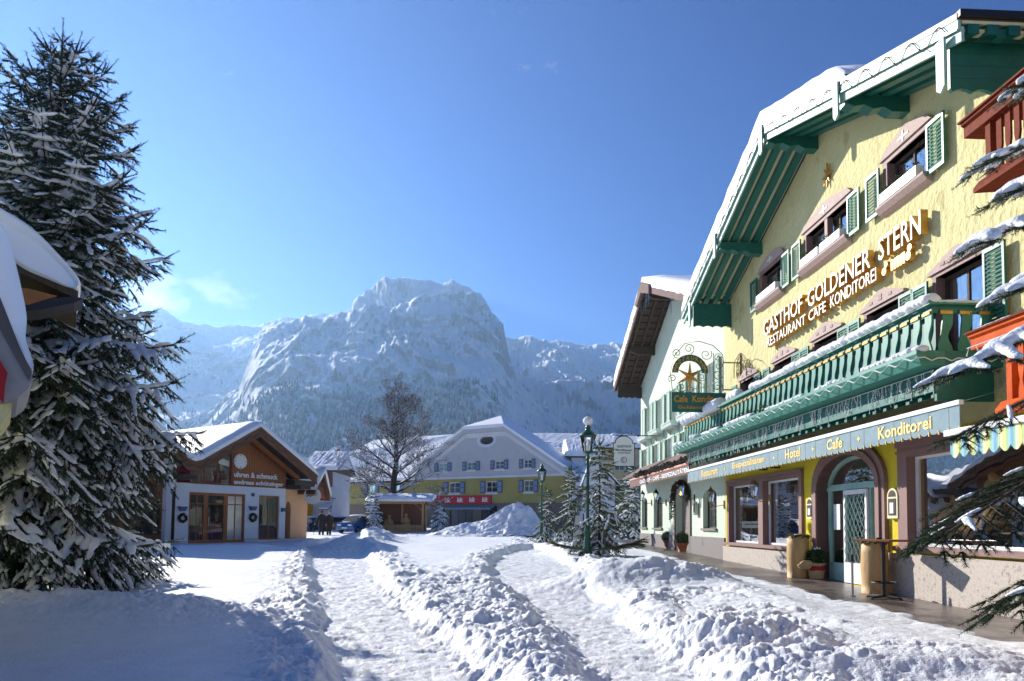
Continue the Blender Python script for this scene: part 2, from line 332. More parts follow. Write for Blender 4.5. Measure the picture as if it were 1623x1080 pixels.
def window(fr, u0, u1, z0, z1, parent, fm='white_paint', gm='glass_dark', cols=2, rows=2, dep=.12, fw_=.06, bar=.03, curtain=None, label=None, shape=None):
    b = MB(); v1 = -dep; v0 = -dep-.05
    if shape: b.holed(fr, shape, [[(u0+u1)/2+(p[0]-(u0+u1)/2)*(1-2*fw_/(u1-u0)), ] and ((u0+u1)/2+(p[0]-(u0+u1)/2)*(1-2*fw_/(u1-u0)), (z0+z1)/2+(p[1]-(z0+z1)/2)*(1-2*fw_/(z1-z0))) for p in shape] if False else [[((u0+u1)/2+(p[0]-(u0+u1)/2)*(1-2*fw_/(u1-u0)), (z0+z1)/2+(p[1]-(z0+z1)/2)*(1-2*fw_/(z1-z0))) for p in shape]], v1, .05)
    else:
        b.box(fr, u0, u0+fw_, v0, v1, z0, z1).box(fr, u1-fw_, u1, v0, v1, z0, z1).box(fr, u0+fw_, u1-fw_, v0, v1, z0, z0+fw_).box(fr, u0+fw_, u1-fw_, v0, v1, z1-fw_, z1)
    for i in range(1, cols):
        c = u0+(u1-u0)*i/cols; b.box(fr, c-bar/2-.01, c+bar/2+.01, v0+.006, v1-.004, z0+fw_, z1-fw_)
    for j in range(1, rows):
        c = z0+(z1-z0)*j/rows; b.box(fr, u0+fw_, u1-fw_, v0+.012, v1-.009, c-bar/2, c+bar/2)
    w_ = b.build('window', fm, parent)
    if label: w_['label'] = label
    g = MB()
    if shape: g.holed(fr, shape, [], v0+.024)
    else: g.quad(fr.P(u0+.01, v0+.024, z0+.01), fr.P(u1-.01, v0+.024, z0+.01), fr.P(u1-.01, v0+.024, z1-.01), fr.P(u0+.01, v0+.024, z1-.01))
    g.build('pane', gm, w_)
    bk = MB(); bk.box(fr, u0-.05, u1+.05, v0-.62, v0-.6, z0-.05, z1+.05)
    bk.box(fr, u0-.08, u0-.06, v0-.6, v0-.002, z0-.05, z1+.05).box(fr, u1+.06, u1+.08, v0-.6, v0-.002, z0-.05, z1+.05).box(fr, u0-.05, u1+.05, v0-.6, v0-.002, z0-.08, z0-.06).box(fr, u0-.05, u1+.05, v0-.6, v0-.002, z1+.06, z1+.08)
    bk.build('room_backing', 'interior', w_)
    if curtain:
        c = MB()
        for a, q in curtain:
            ua, ub = u0+(u1-u0)*a, u0+(u1-u0)*q; n = 14
            for i in range(n):
                c.quad(fr.P(ua+(ub-ua)*i/n, v0-.1-.02*(i % 2), z0), fr.P(ua+(ub-ua)*(i+1)/n, v0-.1-.02*((i+1) % 2), z0), fr.P(ua+(ub-ua)*(i+1)/n, v0-.1-.02*((i+1) % 2), z1), fr.P(ua+(ub-ua)*i/n, v0-.1-.02*(i % 2), z1))
        c.build('curtain', 'curtain', w_)
    return w_
def shutter(fr, u0, u1, z0, z1, parent, m1='green_paint', v=.05, slats=None, st=.05):
    b = MB(); b.box(fr, u0, u0+st, v, v+.04, z0, z1).box(fr, u1-st, u1, v, v+.04, z0, z1).box(fr, u0+st, u1-st, v, v+.04, z0, z0+st*1.4).box(fr, u0+st, u1-st, v, v+.04, z1-st*1.4, z1)
    n = slats or max(4, int((z1-z0)/.075)); zz0, zz1 = z0+st*1.4, z1-st*1.4
    for i in range(n):
        z = zz0+(zz1-zz0)*(i+.5)/n; h = (zz1-zz0)/n
        b.extu(fr, [(v+.002, z+h*.5), (v+.034, z-h*.35), (v+.038, z-h*.2), (v+.006, z+h*.65)], u0+st, u1-st)
    return b.build('shutter', m1, parent)
def snow_prism(fr, prof, d0, d1, th, parent, name='roof_snow', along='v', seed=0, res=.35, mtl='roof_snow', edge=.12, nz_=.03, droop=0):
    '''snow lying on a roof: prof = (u, z) line of the roof top; d0..d1 = depth range'''
    q = np.random.RandomState(seed); pts = []
    for (a, za), (b, zb) in zip(prof[:-1], prof[1:]):
        n = max(2, int(abs(b-a)/res))
        for i in range(n): pts.append((a+(b-a)*i/n, za+(zb-za)*i/n))
    pts.append(prof[-1]); n = len(pts)
    us = np.array([p[0] for p in pts]); zs = np.array([p[1] for p in pts])
    zsm = zs.copy()
    for _ in range(3): zsm[1:-1] = (zsm[:-2]+2*zsm[1:-1]+zsm[2:])/4
    zsm = np.maximum(zsm, zs)
    k = max(3, int(abs(d1-d0)/.8)); ds = [d0]+[d0+(d1-d0)*i/k for i in range(k+1)]+[d1]
    V = []; Fc = []
    for j, d in enumerate(ds):
        lo = j in (0, len(ds)-1)
        for i in range(n):
            e = min(abs(us[i]-us[0]), abs(us[-1]-us[i])); t = th*min(1, (e/.35+.02))**.5
            if j in (1, len(ds)-2): dd = d; tt = t*.78
            else: dd = d; tt = t
            z = zs[i] if lo else zsm[i]+tt+q.uniform(-nz_, nz_)*(1 if not lo else 0)
            off = 0
            if j == 1: off = edge*.5*(1 if d1 < d0 else -1)
            V.append(fr.P(us[i], dd+off+(q.uniform(-.02, .02)), z) if along == 'v' else fr.P(dd, us[i], z))
    for j in range(len(ds)-1):
        for i in range(n-1): Fc.append((j*n+i, j*n+i+1, (j+1)*n+i+1, (j+1)*n+i))
    b = MB(); b.add(V, Fc); return b.build(name, mtl, parent, smooth=True)
def lumps(path, r, material, name, parent=None, step=.5, sc=(1, 1, .7), seed=0, jit=.1):
    '''overlapping snow cushions along a path'''
    q = random.Random(seed); b = MB(); path = [Vector(p) for p in path]
    for a, c in zip(path[:-1], path[1:]):
        n = max(1, int((c-a).length/(r*step)))
        for i in range(n+1):
            rr = r*q.uniform(.7, 1.15); b.ball(a.lerp(c, i/n)+Vector((q.uniform(-.15, .15)*r, q.uniform(-.15, .15)*r, rr*sc[2]*.5)), rr, 10, sc, jit, q.random())
    o = b.build(name, material, parent, smooth=True)
    md = o.modifiers.new('merge', 'REMESH'); md.mode = 'VOXEL'; md.voxel_size = r*.16; md.use_smooth_shade = True
    return o
# numpy noise
def _h(ix, iy, s=0):
    n = (ix.astype(np.int64)*374761393+iy.astype(np.int64)*668265263+s*974711) & 0x7fffffff
    n = ((n ^ (n >> 13))*1274126177) & 0x7fffffff; n = n ^ (n >> 16); return (n & 0xffff)/65535.0
def vnoise(x, y, s=0):
    ix = np.floor(x); iy = np.floor(y); fx = x-ix; fy = y-iy; fx = fx*fx*(3-2*fx); fy = fy*fy*(3-2*fy)
    a = _h(ix, iy, s); b = _h(ix+1, iy, s); c = _h(ix, iy+1, s); d = _h(ix+1, iy+1, s)
    return (a*(1-fx)+b*fx)*(1-fy)+(c*(1-fx)+d*fx)*fy
def fbm(x, y, o=5, s=0, g=.5):
    t = 0; a = 1; n = 0
    for i in range(o): t = t+a*vnoise(x*2**i+i*13.1, y*2**i-i*7.3, s+i); n += a; a *= g
    return t/n
def ridged(x, y, o=5, s=0, g=.55):
    t = 0; a = 1; n = 0
    for i in range(o): t = t+a*(1-np.abs(2*vnoise(x*2**i+i*5.1, y*2**i+i*9.3, s+i)-1)); n += a; a *= g
    return t/n
def clods(x, y, c, s=0, fill=.75):
    '''rounded lumps of size c; returns height in metres'''
    X = x/c; Y = y/c; ix = np.floor(X); iy = np.floor(Y); out = np.zeros_like(X)
    for dx in (-1, 0, 1):
        for dy in (-1, 0, 1):
            jx = ix+dx; jy = iy+dy; px_ = jx+_h(jx, jy, s); py_ = jy+_h(jx, jy, s+5); r = .35+.5*_h(jx, jy, s+9)
            on_ = _h(jx, jy, s+17) < fill; d2 = ((X-px_)**2+(Y-py_)**2)/(r*r)
            out = np.maximum(out, np.where(on_, np.sqrt(np.maximum(0, 1-d2))*r, 0))
    return out*c*.62
def sm(a, b, x): t = np.clip((x-a)/(b-a), 0, 1); return t*t*(3-2*t)
# ------------------------------------------------------------------ foliage
def needle_mesh(segs, per_m, nl, nw, name, material, parent, seed=0, core=.012, spread=1.0):
    '''segs: (N, 6) twig start/end; every twig gets needles all round it and a thin core'''
    q = np.random.RandomState(seed); S = np.asarray(segs, float); A = S[:, :3]; D = S[:, 3:]-A; L = np.linalg.norm(D, axis=1)
    K = np.maximum(6, (L*per_m)).astype(int); idx = np.repeat(np.arange(len(S)), K); n = len(idx)
    t = q.rand(n); d = D/L[:, None]; ref = np.tile([0, 0, 1.], (len(S), 1)); ref[np.abs(d[:, 2]) > .9] = [1, 0, 0]
    a = np.cross(d, ref); a /= np.linalg.norm(a, axis=1)[:, None]; b = np.cross(d, a)
    th = q.rand(n)*2*math.pi; rad = a[idx]*np.cos(th)[:, None]+b[idx]*np.sin(th)[:, None]
    P = A[idx]+D[idx]*t[:, None]; dr = d[idx]*(.45+.35*q.rand(n))[:, None]+rad*spread; dr /= np.linalg.norm(dr, axis=1)[:, None]
    ln = nl*(.7+.6*q.rand(n)); sd_ = np.cross(dr, rad+q.randn(n, 3)*.4); sd_ /= np.linalg.norm(sd_, axis=1)[:, None]+1e-9
    V = np.stack([P-sd_*nw/2, P+sd_*nw/2, P+dr*ln[:, None]], 1).reshape(-1, 3); Fc = np.arange(n*3).reshape(-1, 3)
    # cores: 3-sided spindles
    c = []; m_ = len(S)
    for k in range(3):
        g = 2*math.pi*k/3; c.append(A+D*.15+(a*math.cos(g)+b*math.sin(g))*core)
    C = np.stack([A]+c+[A+D], 1).reshape(-1, 3); base = n*3+np.arange(m_)*5
    F2 = np.concatenate([np.stack([base, base+1+k, base+1+(k+1) % 3], 1) for k in range(3)]+[np.stack([base+4, base+1+k, base+1+(k+1) % 3], 1) for k in range(3)])
    return np_mesh(name, np.concatenate([V, C]), np.concatenate([Fc, F2]), material, parent)
def _ico():
    import bmesh
    bm = bmesh.new(); bmesh.ops.create_icosphere(bm, subdivisions=2, radius=1); V = np.array([v.co[:] for v in bm.verts]); Fc = np.array([[v.index for v in f.verts] for f in bm.faces]); bm.free(); return V, Fc
ICO = _ico()
def snow_blobs(bl, name, parent, seed=0, jit=.14, flat=.6, material='snow'):
    '''bl: rows of x, y, z, dx, dy, dz(unit direction), half length, radius'''
    q = np.random.RandomState(seed); B = np.asarray(bl, float); V0, F0_ = ICO; n = len(B)
    d = B[:, 3:6]/np.linalg.norm(B[:, 3:6], axis=1)[:, None]; s = np.cross(d, [0, 0, 1.]); s /= np.linalg.norm(s, axis=1)[:, None]+1e-9; u = np.cross(s, d)
    j = 1+jit*(q.rand(n, len(V0))-.5)*2; X = V0[None]*j[:, :, None]
    X[:, :, 2] = np.where(X[:, :, 2] < 0, X[:, :, 2]*.45, X[:, :, 2])
    W = B[:, None, :3]+d[:, None]*(X[:, :, :1]*B[:, None, 6:7])+s[:, None]*(X[:, :, 1:2]*B[:, None, 7:8])+u[:, None]*(X[:, :, 2:3]*B[:, None, 7:8]*flat)
    Fc = (F0_[None]+(np.arange(n)*len(V0))[:, None, None]).reshape(-1, 3)
    return np_mesh(name, W.reshape(-1, 3), Fc, material, parent, smooth=True)
def spruce_branch(base, az, L, el, segs, wood, snow, q, step=.17, tw=.16, snowy=1.0, sub_len=.45, sag=.5, tip=.25, thick=.022, hang=.35, sr=.06):
    '''one spruce limb: main axis, side shoots, twigs; appends to the lists'''
    d = Vector((math.cos(az), math.sin(az), 0)); side = Vector((-d.y, d.x, 0)); base = Vector(base); n = max(4, int(L/.12)); pts = []
    for i in range(n+1):
        t = i/n; z = L*(math.sin(el)*t-sag*t*t+tip*t**4); pts.append(base+d*(L*t*math.cos(el*.6))+side*(math.sin(t*2.2+az*7)*.04*L)+Vector((0, 0, z)))
    wood.append((pts, [thick*(1-.75*i/n)*max(.5, L/1.8) for i in range(n+1)]))
    def at(t):
        f = t*n; i = min(int(f), n-1); return pts[i].lerp(pts[i+1], f-i), (pts[i+1]-pts[i]).normalized()
    t = .12; k = 0
    while t < 1:
        p, dr = at(t); rem = L*(1-t)
        for sgn in (-1, 1):
            sl = min(sub_len*L, rem*.75+.16)*q.uniform(.75, 1.1); a = q.uniform(.75, 1.05)
            sd_ = (dr*math.cos(a)+side*sgn*math.sin(a)); e = p+sd_*sl+Vector((0, 0, -sl*hang*q.uniform(.6, 1.4))); mid = (p+e)/2+Vector((0, 0, sl*.07))
            if sl > .22: wood.append(([p, mid, e], [thick*.35, thick*.25, thick*.12]))
            m_ = max(1, int(sl/(tw*.55)))
            for i in range(m_):
                f = (i+.6)/m_; c = (p.lerp(mid, f*2) if f < .5 else mid.lerp(e, f*2-1)); dd = (e-p).normalized()
                for s2 in (-1, 1):
                    cr = dd.cross(Vector((0, 0, 1))).normalized()*s2; tl = tw*q.uniform(.7, 1.25)*(1.05-.4*f)
                    en = c+(dd*.75+cr*.62+Vector((0, 0, -hang*q.uniform(.2, 1.6)))).normalized()*tl; segs.append((*c, *en))
                segs.append((*c, *(c+dd*(sl/m_)*1.15)))
                if q.random() < .8*snowy: snow.append((c.x, c.y, c.z+sr*.3, dd.x, dd.y, dd.z, max(sl/m_*.95, sr)*q.uniform(.9, 1.6), sr*q.uniform(.7, 1.3)*(1.2-.65*f)))
            segs.append((*e, *(e+(e-p).normalized()*tw*.8)))
        segs.append((*p, *(p+dr*step*1.3)))
        if q.random() < snowy: snow.append((p.x, p.y, p.z+sr*.5, dr.x, dr.y, dr.z, step*.9, sr*q.uniform(1.0, 1.7)*(1.15-.55*t)))
        t += step/L; k += 1
    p, dr = at(.985); segs.append((*p, *(p+(dr+Vector((0, 0, .15))).normalized()*tw*1.7)))
    for s2 in (-1, 1): segs.append((*p, *(p+(dr*.8+side*s2*.6).normalized()*tw*1.1)))
def spruce(name, base, H, Rb, label, group=None, seed=0, h0=.8, whorl=.3, nb=(5, 7), lean=(0, 0), mt='needles', per_m=150, nl=.035, nw=.009, snowy=1.0, sr=.06, tw=.16, step=.18, shape=.8, trunk_r=.2, core=.012, hang=.35, cat='tree', sag=(.15, .62), azr=None, trim=None, vox=0):
    q = random.Random(seed); t0 = thing(name, base, label, cat, group); b = Vector(base)
    segs = []; wood = []; snow = []; top = b+Vector((lean[0], lean[1], H))
    def tr(h): return b.lerp(top, h/H)
    z = h0
    while z < H-.25:
        f = (z-h0)/(H-h0); Lm = Rb*(1-f)**shape; k = q.randint(*nb)
        if f > .85: k = 4
        for i in range(k):
            az = 2*math.pi*(i+q.random()*.7)/k+z*2.3; L = max(.22, Lm*(q.uniform(.72, 1.15) if q.random() < .6 else q.uniform(.45, .8))+.06)
            if azr and not azr(az, z): continue
            if trim: L *= trim(az, z)
            el = R(-14+50*f**1.1)+q.uniform(-.08, .08)
            spruce_branch(tr(z+q.uniform(-.08, .08)), az, L, el, segs, wood, snow, q, step=step, tw=tw, snowy=snowy*(.9 if f < .8 else .55), sr=sr*(1 if f < .8 else .7), hang=hang*(1-.7*f), sag=sag[0]+(sag[1]-sag[0])*(1-f)*.5, thick=.022 if H > 5 else .012)
        z += whorl*(1-.35*f)
    for i in range(5): segs.append((*tr(H-.3), *(tr(H)+Vector((q.uniform(-.18, .18), q.uniform(-.18, .18), q.uniform(-.1, .15))))))
    segs.append((*tr(H-.4), *(tr(H)+Vector((0, 0, .25)))))
    tk = MB(); n = 10; tk.tube([tr(H*i/n)+Vector((0, 0, -.3 if i == 0 else 0)) for i in range(n+1)], [trunk_r*(1-.93*i/n) for i in range(n+1)], 10); tk.build('trunk', 'bark', t0, smooth=True)
    wd = MB()
    for p, r in wood: wd.tube(p, r, 4, cap=False)
    wd.build('limbs', 'bark', t0)
    needle_mesh(segs, per_m, nl, nw, 'crown', mt, t0, seed, core)
    if snow:
        o = snow_blobs(snow, 'snow_cover', t0, seed)
        if vox: md = o.modifiers.new('merge', 'REMESH'); md.mode = 'VOXEL'; md.voxel_size = vox; md.use_smooth_shade = True
    return t0
def bare_tree(name, base, H, label, seed=3, cat='tree', spread=1.0):
    q = random.Random(seed); t0 = thing(name, base, label, cat); b = Vector(base); br = []; tw = []; sn = []
    def grow(p, d, L, r, lvl):
        n = 5 if lvl < 3 else 3; pts = [p]; rr = [r]; dd = d.copy()
        for i in range(n):
            dd = (dd+Vector((q.uniform(-1, 1), q.uniform(-1, 1), q.uniform(-.5, .7)+(.12 if lvl < 2 else .05)))*(.14+.03*lvl)).normalized(); pts.append(pts[-1]+dd*L/n); rr.append(r*(1-.62*(i+1)/n))
        (br if lvl < 3 else tw).append((pts, rr))
        if lvl > 0:
            for a, c, ra in zip(pts[:-1], pts[1:], rr):
                dv_ = c-a; h = math.hypot(dv_.x, dv_.y)/dv_.length
                if h > .35 and (lvl < 4 and q.random() < .95 or q.random() < .35): sn.append(([a+Vector((0, 0, ra*.7+.01)), c+Vector((0, 0, ra*.7+.01))], max(.016, min(.08, ra*1.15))*h))
        if lvl >= 5: return
        k = (0, 6, 5, 4, 3)[lvl] if lvl else 0
        for i in range(k):
            t = q.uniform(.25, 1) if i < k-1 else 1; f = t*n; j = min(int(f), n-1); pp = pts[j].lerp(pts[j+1], f-j)
            ax = Vector((q.uniform(-1, 1), q.uniform(-1, 1), q.uniform(-.3, .5))).normalized(); nd = ((pts[j+1]-pts[j]).normalized()*.75+ax*.75).normalized()
            grow(pp, nd, L*q.uniform(.42, .62), rr[j]*.55, lvl+1)
    top = b+Vector((.2, 0, H*.8)); n = 9; tp = [b.lerp(top, i/n)+Vector((q.uniform(-.1, .1), q.uniform(-.1, .1), 0)) for i in range(n+1)]
    tr = [.42*(1-.85*i/n)+.02 for i in range(n+1)]
    for i in range(26):
        f = .2+.8*(i/25)**.9; j = min(int(f*n), n-1); p = tp[j].lerp(tp[j+1], f*n-j); az = i*2.4+q.uniform(-.3, .3); el = R(8+62*((f-.2)/.8)**1.3)
        L = H*.43*(1-.55*(f-.2)/.8)*q.uniform(.8, 1.1)*spread
        grow(p, Vector((math.cos(az)*math.cos(el), math.sin(az)*math.cos(el), math.sin(el))), L, .15*(1-.5*f), 1)
    m1 = MB(); m1.tube(tp, tr, 10); m1.build('trunk', 'dark_bark', t0, smooth=True)
    c = MB()
    for p, r in br: c.tube(p, [max(.012, x) for x in r], 5, cap=False)
    for p, r in tw: c.tube(p, [max(.011, x) for x in r], 3, cap=False)
    c.build('crown', 'dark_bark', t0)
    s = MB()
    for p, r in sn: s.tube(p, r, 4, cap=False)
    s.build('snow_cover', 'snow', t0)
    return t0
# ------------------------------------------------------------------ hotel row frame
HZ = R(-2.4); HD = 8.2285
HF = Fr(HD*math.cos(HZ), -HD*math.sin(HZ), HZ)     # HF.n points from the facade to the street
def vdist(x, y): return HD-(math.cos(HZ)*x-math.sin(HZ)*y)   # distance out from the facade
def udist(x, y): return math.sin(HZ)*x+math.cos(HZ)*y
def pavz(u): return .25+.017*(u-14)
# ------------------------------------------------------------------ ground
def trace(pts):
    out = []
    for x, y in pts:
        z = 0.
        for _ in range(5):
            p = gpt(x, y, z); z = float(basez(np.array([p.x]), np.array([p.y]))[0])
        out.append((p.x, p.y))
    out.sort(key=lambda a: a[1]); return np.array(out)
def basez(x, y):
    lane = .28*sm(7, 23, y)+.12*sm(30, 45, y)+.42*sm(52, 82, y)*sm(-18, -13, x)
    right = np.where(y < 45, pavz(np.minimum(y, 38)), lane)
    k = sm(2.2, 6.2, x-.0*y)*(1-sm(36, 48, y))
    return lane*(1-k)+np.maximum(right, .12)*k
P1L = trace([(478, 868), (490, 878), (500, 900), (506, 935), (515, 1000), (548, 1080)]); P1R = trace([(566, 868), (578, 876), (583, 890), (600, 930), (640, 970), (690, 1010), (765, 1080)])
P2L = trace([(838, 868), (800, 880), (782, 897), (788, 925), (850, 975), (900, 1030), (940, 1080)]); P2R = trace([(856, 870), (872, 880), (905, 903), (915, 930), (955, 960), (1000, 1000), (1050, 1040), (1115, 1080)])
def edge(E_, y):
    e = np.interp(y, E_[:, 1], E_[:, 0]); s0 = (E_[1, 0]-E_[0, 0])/(E_[1, 1]-E_[0, 1]); return np.where(y < E_[0, 1], E_[0, 0]+(y-E_[0, 1])*s0*.7, e)
PK = {}
def groundz(x, y):
    x = np.asarray(x, float); y = np.asarray(y, float); z = basez(x, y); wob = (fbm(x*1.3, y*1.3, 3, 3)-.5)
    e1l, e1r, e2l, e2r = edge(P1L, y)+wob*.35, edge(P1R, y)+wob*.4, edge(P2L, y)-wob*.4, edge(P2R, y)+wob*.4
    far = sm(33, 42, y); f1 = 1-sm(44, 52, y)
    in1 = np.minimum(x-e1l, e1r-x); in2 = np.minimum(x-e2l, e2r-x)
    out = np.minimum(-in1, -in2*(1)+far*2)       # distance outside both paths
    ins = np.maximum(in1*f1+(-1)*(1-f1), in2-far*1.2)
    v = vdist(x, y); cov = .22+.10*(fbm(x*.25, y*.25, 3, 8)-.5)*2+.04*(fbm(x*1.1, y*1.1, 3, 21)-.5)
    onb = (x > e1r-.2)&(x < e2l+.2)
    # bank ridges beside the shovelled paths
    bl = np.exp(-((e1l-x-.45)/.48)**2)*(x < e1l+.6)*(1-.45*sm(20, 34, y))*f1
    bm_ = np.where(onb, np.maximum(np.exp(-((x-e1r-.6)/.6)**2), .9*np.exp(-((e2l-x-.5)/.5)**2)), 0)
    plate = np.where(onb, .75*(1-sm(15, 21, y)), 0); bm_ = np.maximum(bm_, plate)
    br = np.where(x > e2r-.4, np.exp(-((x-e2r-.6)/.7)**2), 0)*(1-.5*sm(20, 30, y))
    nr = np.where(x > e2r, sm(0, .5, x-e2r), 0)
    heap = lambda cx, cy, rx, ry, h: h*np.exp(-(((x-cx)/rx)**2+((y-cy)/ry)**2)**1.3)
    bank = np.maximum(np.maximum(bl, bm_), br)
    bh = .21+.12*(fbm(x*.8, y*.5, 3, 31)-.5)*2
    slush = sm(1.35, 1.75, v+wob*.5)-sm(2.6, 3.8, v+wob)*0
    side = np.where(x > e2r, sm(3.4, 2.2, v)*(1-sm(22, 34, y)), 0)   # the thin trodden snow along the pavement
    cov_r = cov*(1-side)+.035*side
    h = np.where(x > e2r, cov_r, cov)*sm(-.05, .35, -ins)
    h = np.maximum(h, bh*bank*(1-side*.9)*sm(-.05, .5, -ins+wob*.3))
    hp_ = heap(*HEAP1)+heap(*HEAP2)+heap(*HEAP3)+heap(*HEAP4)+heap(*HEAP5)+heap(*HEAP6); h = h+hp_*(1-side*.7)
    h = h+np.where((x < e1l), .26*np.exp(-((y-11.0-.12*x)/1.1)**2)*sm(1.0, 2.5, e1l-x)*1.0, 0)   # the shovelled ridge on the left
    h = h+np.where(x < e1l, .16*np.exp(-((y-27.5-.2*(x+9))/1.3)**2)*sm(.5, 2, e1l-x), 0)
    rough = np.clip(bank*1.25+hp_*2.5+np.where(x < e1l, .7*np.exp(-((y-11.0-.12*x)/1.3)**2)+.3*np.exp(-((y-27.5)/2)**2), 0)+np.where(x > e2r, .55*(1-side)*(1-sm(24, 30, y)), 0), 0, 1)
    rough = rough*(1-sm(60, 80, y))*np.where(x > e2r, .35+.65*sm(.42, .6, fbm(x*.9+4, y*.9, 3, 77)), .75+.25*sm(.4, .6, fbm(x*.9+4, y*.9, 3, 77))); cl = clods(x+.2*fbm(x*4, y*4, 3, 61), y+.2*fbm(x*4+9, y*4, 3, 60), .38, 1, .3)*.5+clods(x+.1*fbm(x*9, y*9, 2, 67), y+.08*fbm(x*7, y*7, 2, 62), .16, 2, .5)*.75+clods(x, y+5, .085, 4, .65)*.85+clods(x+1, y+2, .045, 6, .6)*.8*sm(22, 12, y)+(ridged(x*3.2, y*3.2, 5, 63, .6)-.55)*.10+(fbm(x*16, y*16, 3, 68)-.5)*.02
    h = h+rough*(cl-.03)*.95*sm(-.28, .06, -ins)
    sp = clods(x, y, .13, 12, .16)*sm(.55, 0, out)*.8+clods(x, y, .07, 13, .22)*.7
    foot = (clods(x, y*1.0, .3, 41, .8)-.08)*.16+(fbm(x*9, y*9, 3, 44)-.5)*.02
    inside = sm(-.1, .15, ins); h = h+(foot*1.0+sp*.35)*np.maximum(inside, side*.8)*(1-sm(40, 60, y))
    PK['m'] = np.maximum(inside, side*.8)*(1-sm(45, 60, y)); near = sm(34, 20, y); h = h+(fbm(x*5, y*5, 3, 51)-.5)*.012*near+(fbm(x*22, y*22, 2, 53)-.5)*.016*sm(24, 12, y)*(.35+.65*inside)
    h = np.where(x > 2, h*sm(1.35, 1.9, v+wob*.8)+(sm(1.35, 1.9, v+wob*.8)-1)*.10, h)
    return z+h
def hp1(x, y, z=.3): p = gpt(x, y, z); return p.x, p.y
lx, ly = hp1(985, 925, .3)
HEAP1 = (*hp1(960, 925), 1.5, 1.1, .34); HEAP2 = (*hp1(1070, 925), 1.4, .9, .26); HEAP3 = (*hp1(1190, 1000), 1.0, .6, .22); HEAP4 = (*hp1(1420, 1030, .4), 1.5, .5, .22); HEAP5 = (*hp1(890, 880), .8, 2.2, .3); HEAP6 = (*hp1(575, 868), 1.5, 4.5, .7)
def gz0(x, y): return float(groundz(np.array([x]), np.array([y]))[0])
def make_ground():
    nj, ni = 860, 1200; y = 3.2*np.exp(np.linspace(0, math.log(135/3.2), nj)); s = np.linspace(-1, 1, ni); a = .95*s+.55*s**5
    Y, A = np.meshgrid(y, a, indexing='ij'); X = A*(Y+1.0); Z = groundz(X, Y)
    V = np.stack([X, Y, Z], -1).reshape(-1, 3); I = (np.arange(nj-1)[:, None]*ni+np.arange(ni-1)[None]).ravel()
    o = np_mesh('snow_ground', V, np.stack([I, I+1, I+ni+1, I+ni], 1), 'ground_snow', None, smooth=True); tag(o, kind='structure'); at = o.data.attributes.new('packed', 'FLOAT', 'POINT'); at.data.foreach_set('value', PK['m'].astype(np.float32).ravel())
    b = MB(); b.add([(-4000, -300, -.6), (4000, -300, -.6), (4000, 6000, -.6), (-4000, 6000, -.6)], [(0, 1, 2, 3)]); tag(b.build('valley_floor', 'roof_snow'), kind='structure')
    b = MB(); n = 40
    for i in range(n):
        u0, u1 = 2+40*i/n, 2+40*(i+1)/n; b.quad(HF.P(u0, -.3, pavz(u0)), HF.P(u1, -.3, pavz(u1)), HF.P(u1, 3.2, pavz(u1)), HF.P(u0, 3.2, pavz(u0)))
    tag(b.build('pavement', 'paving'), kind='structure')
make_ground()
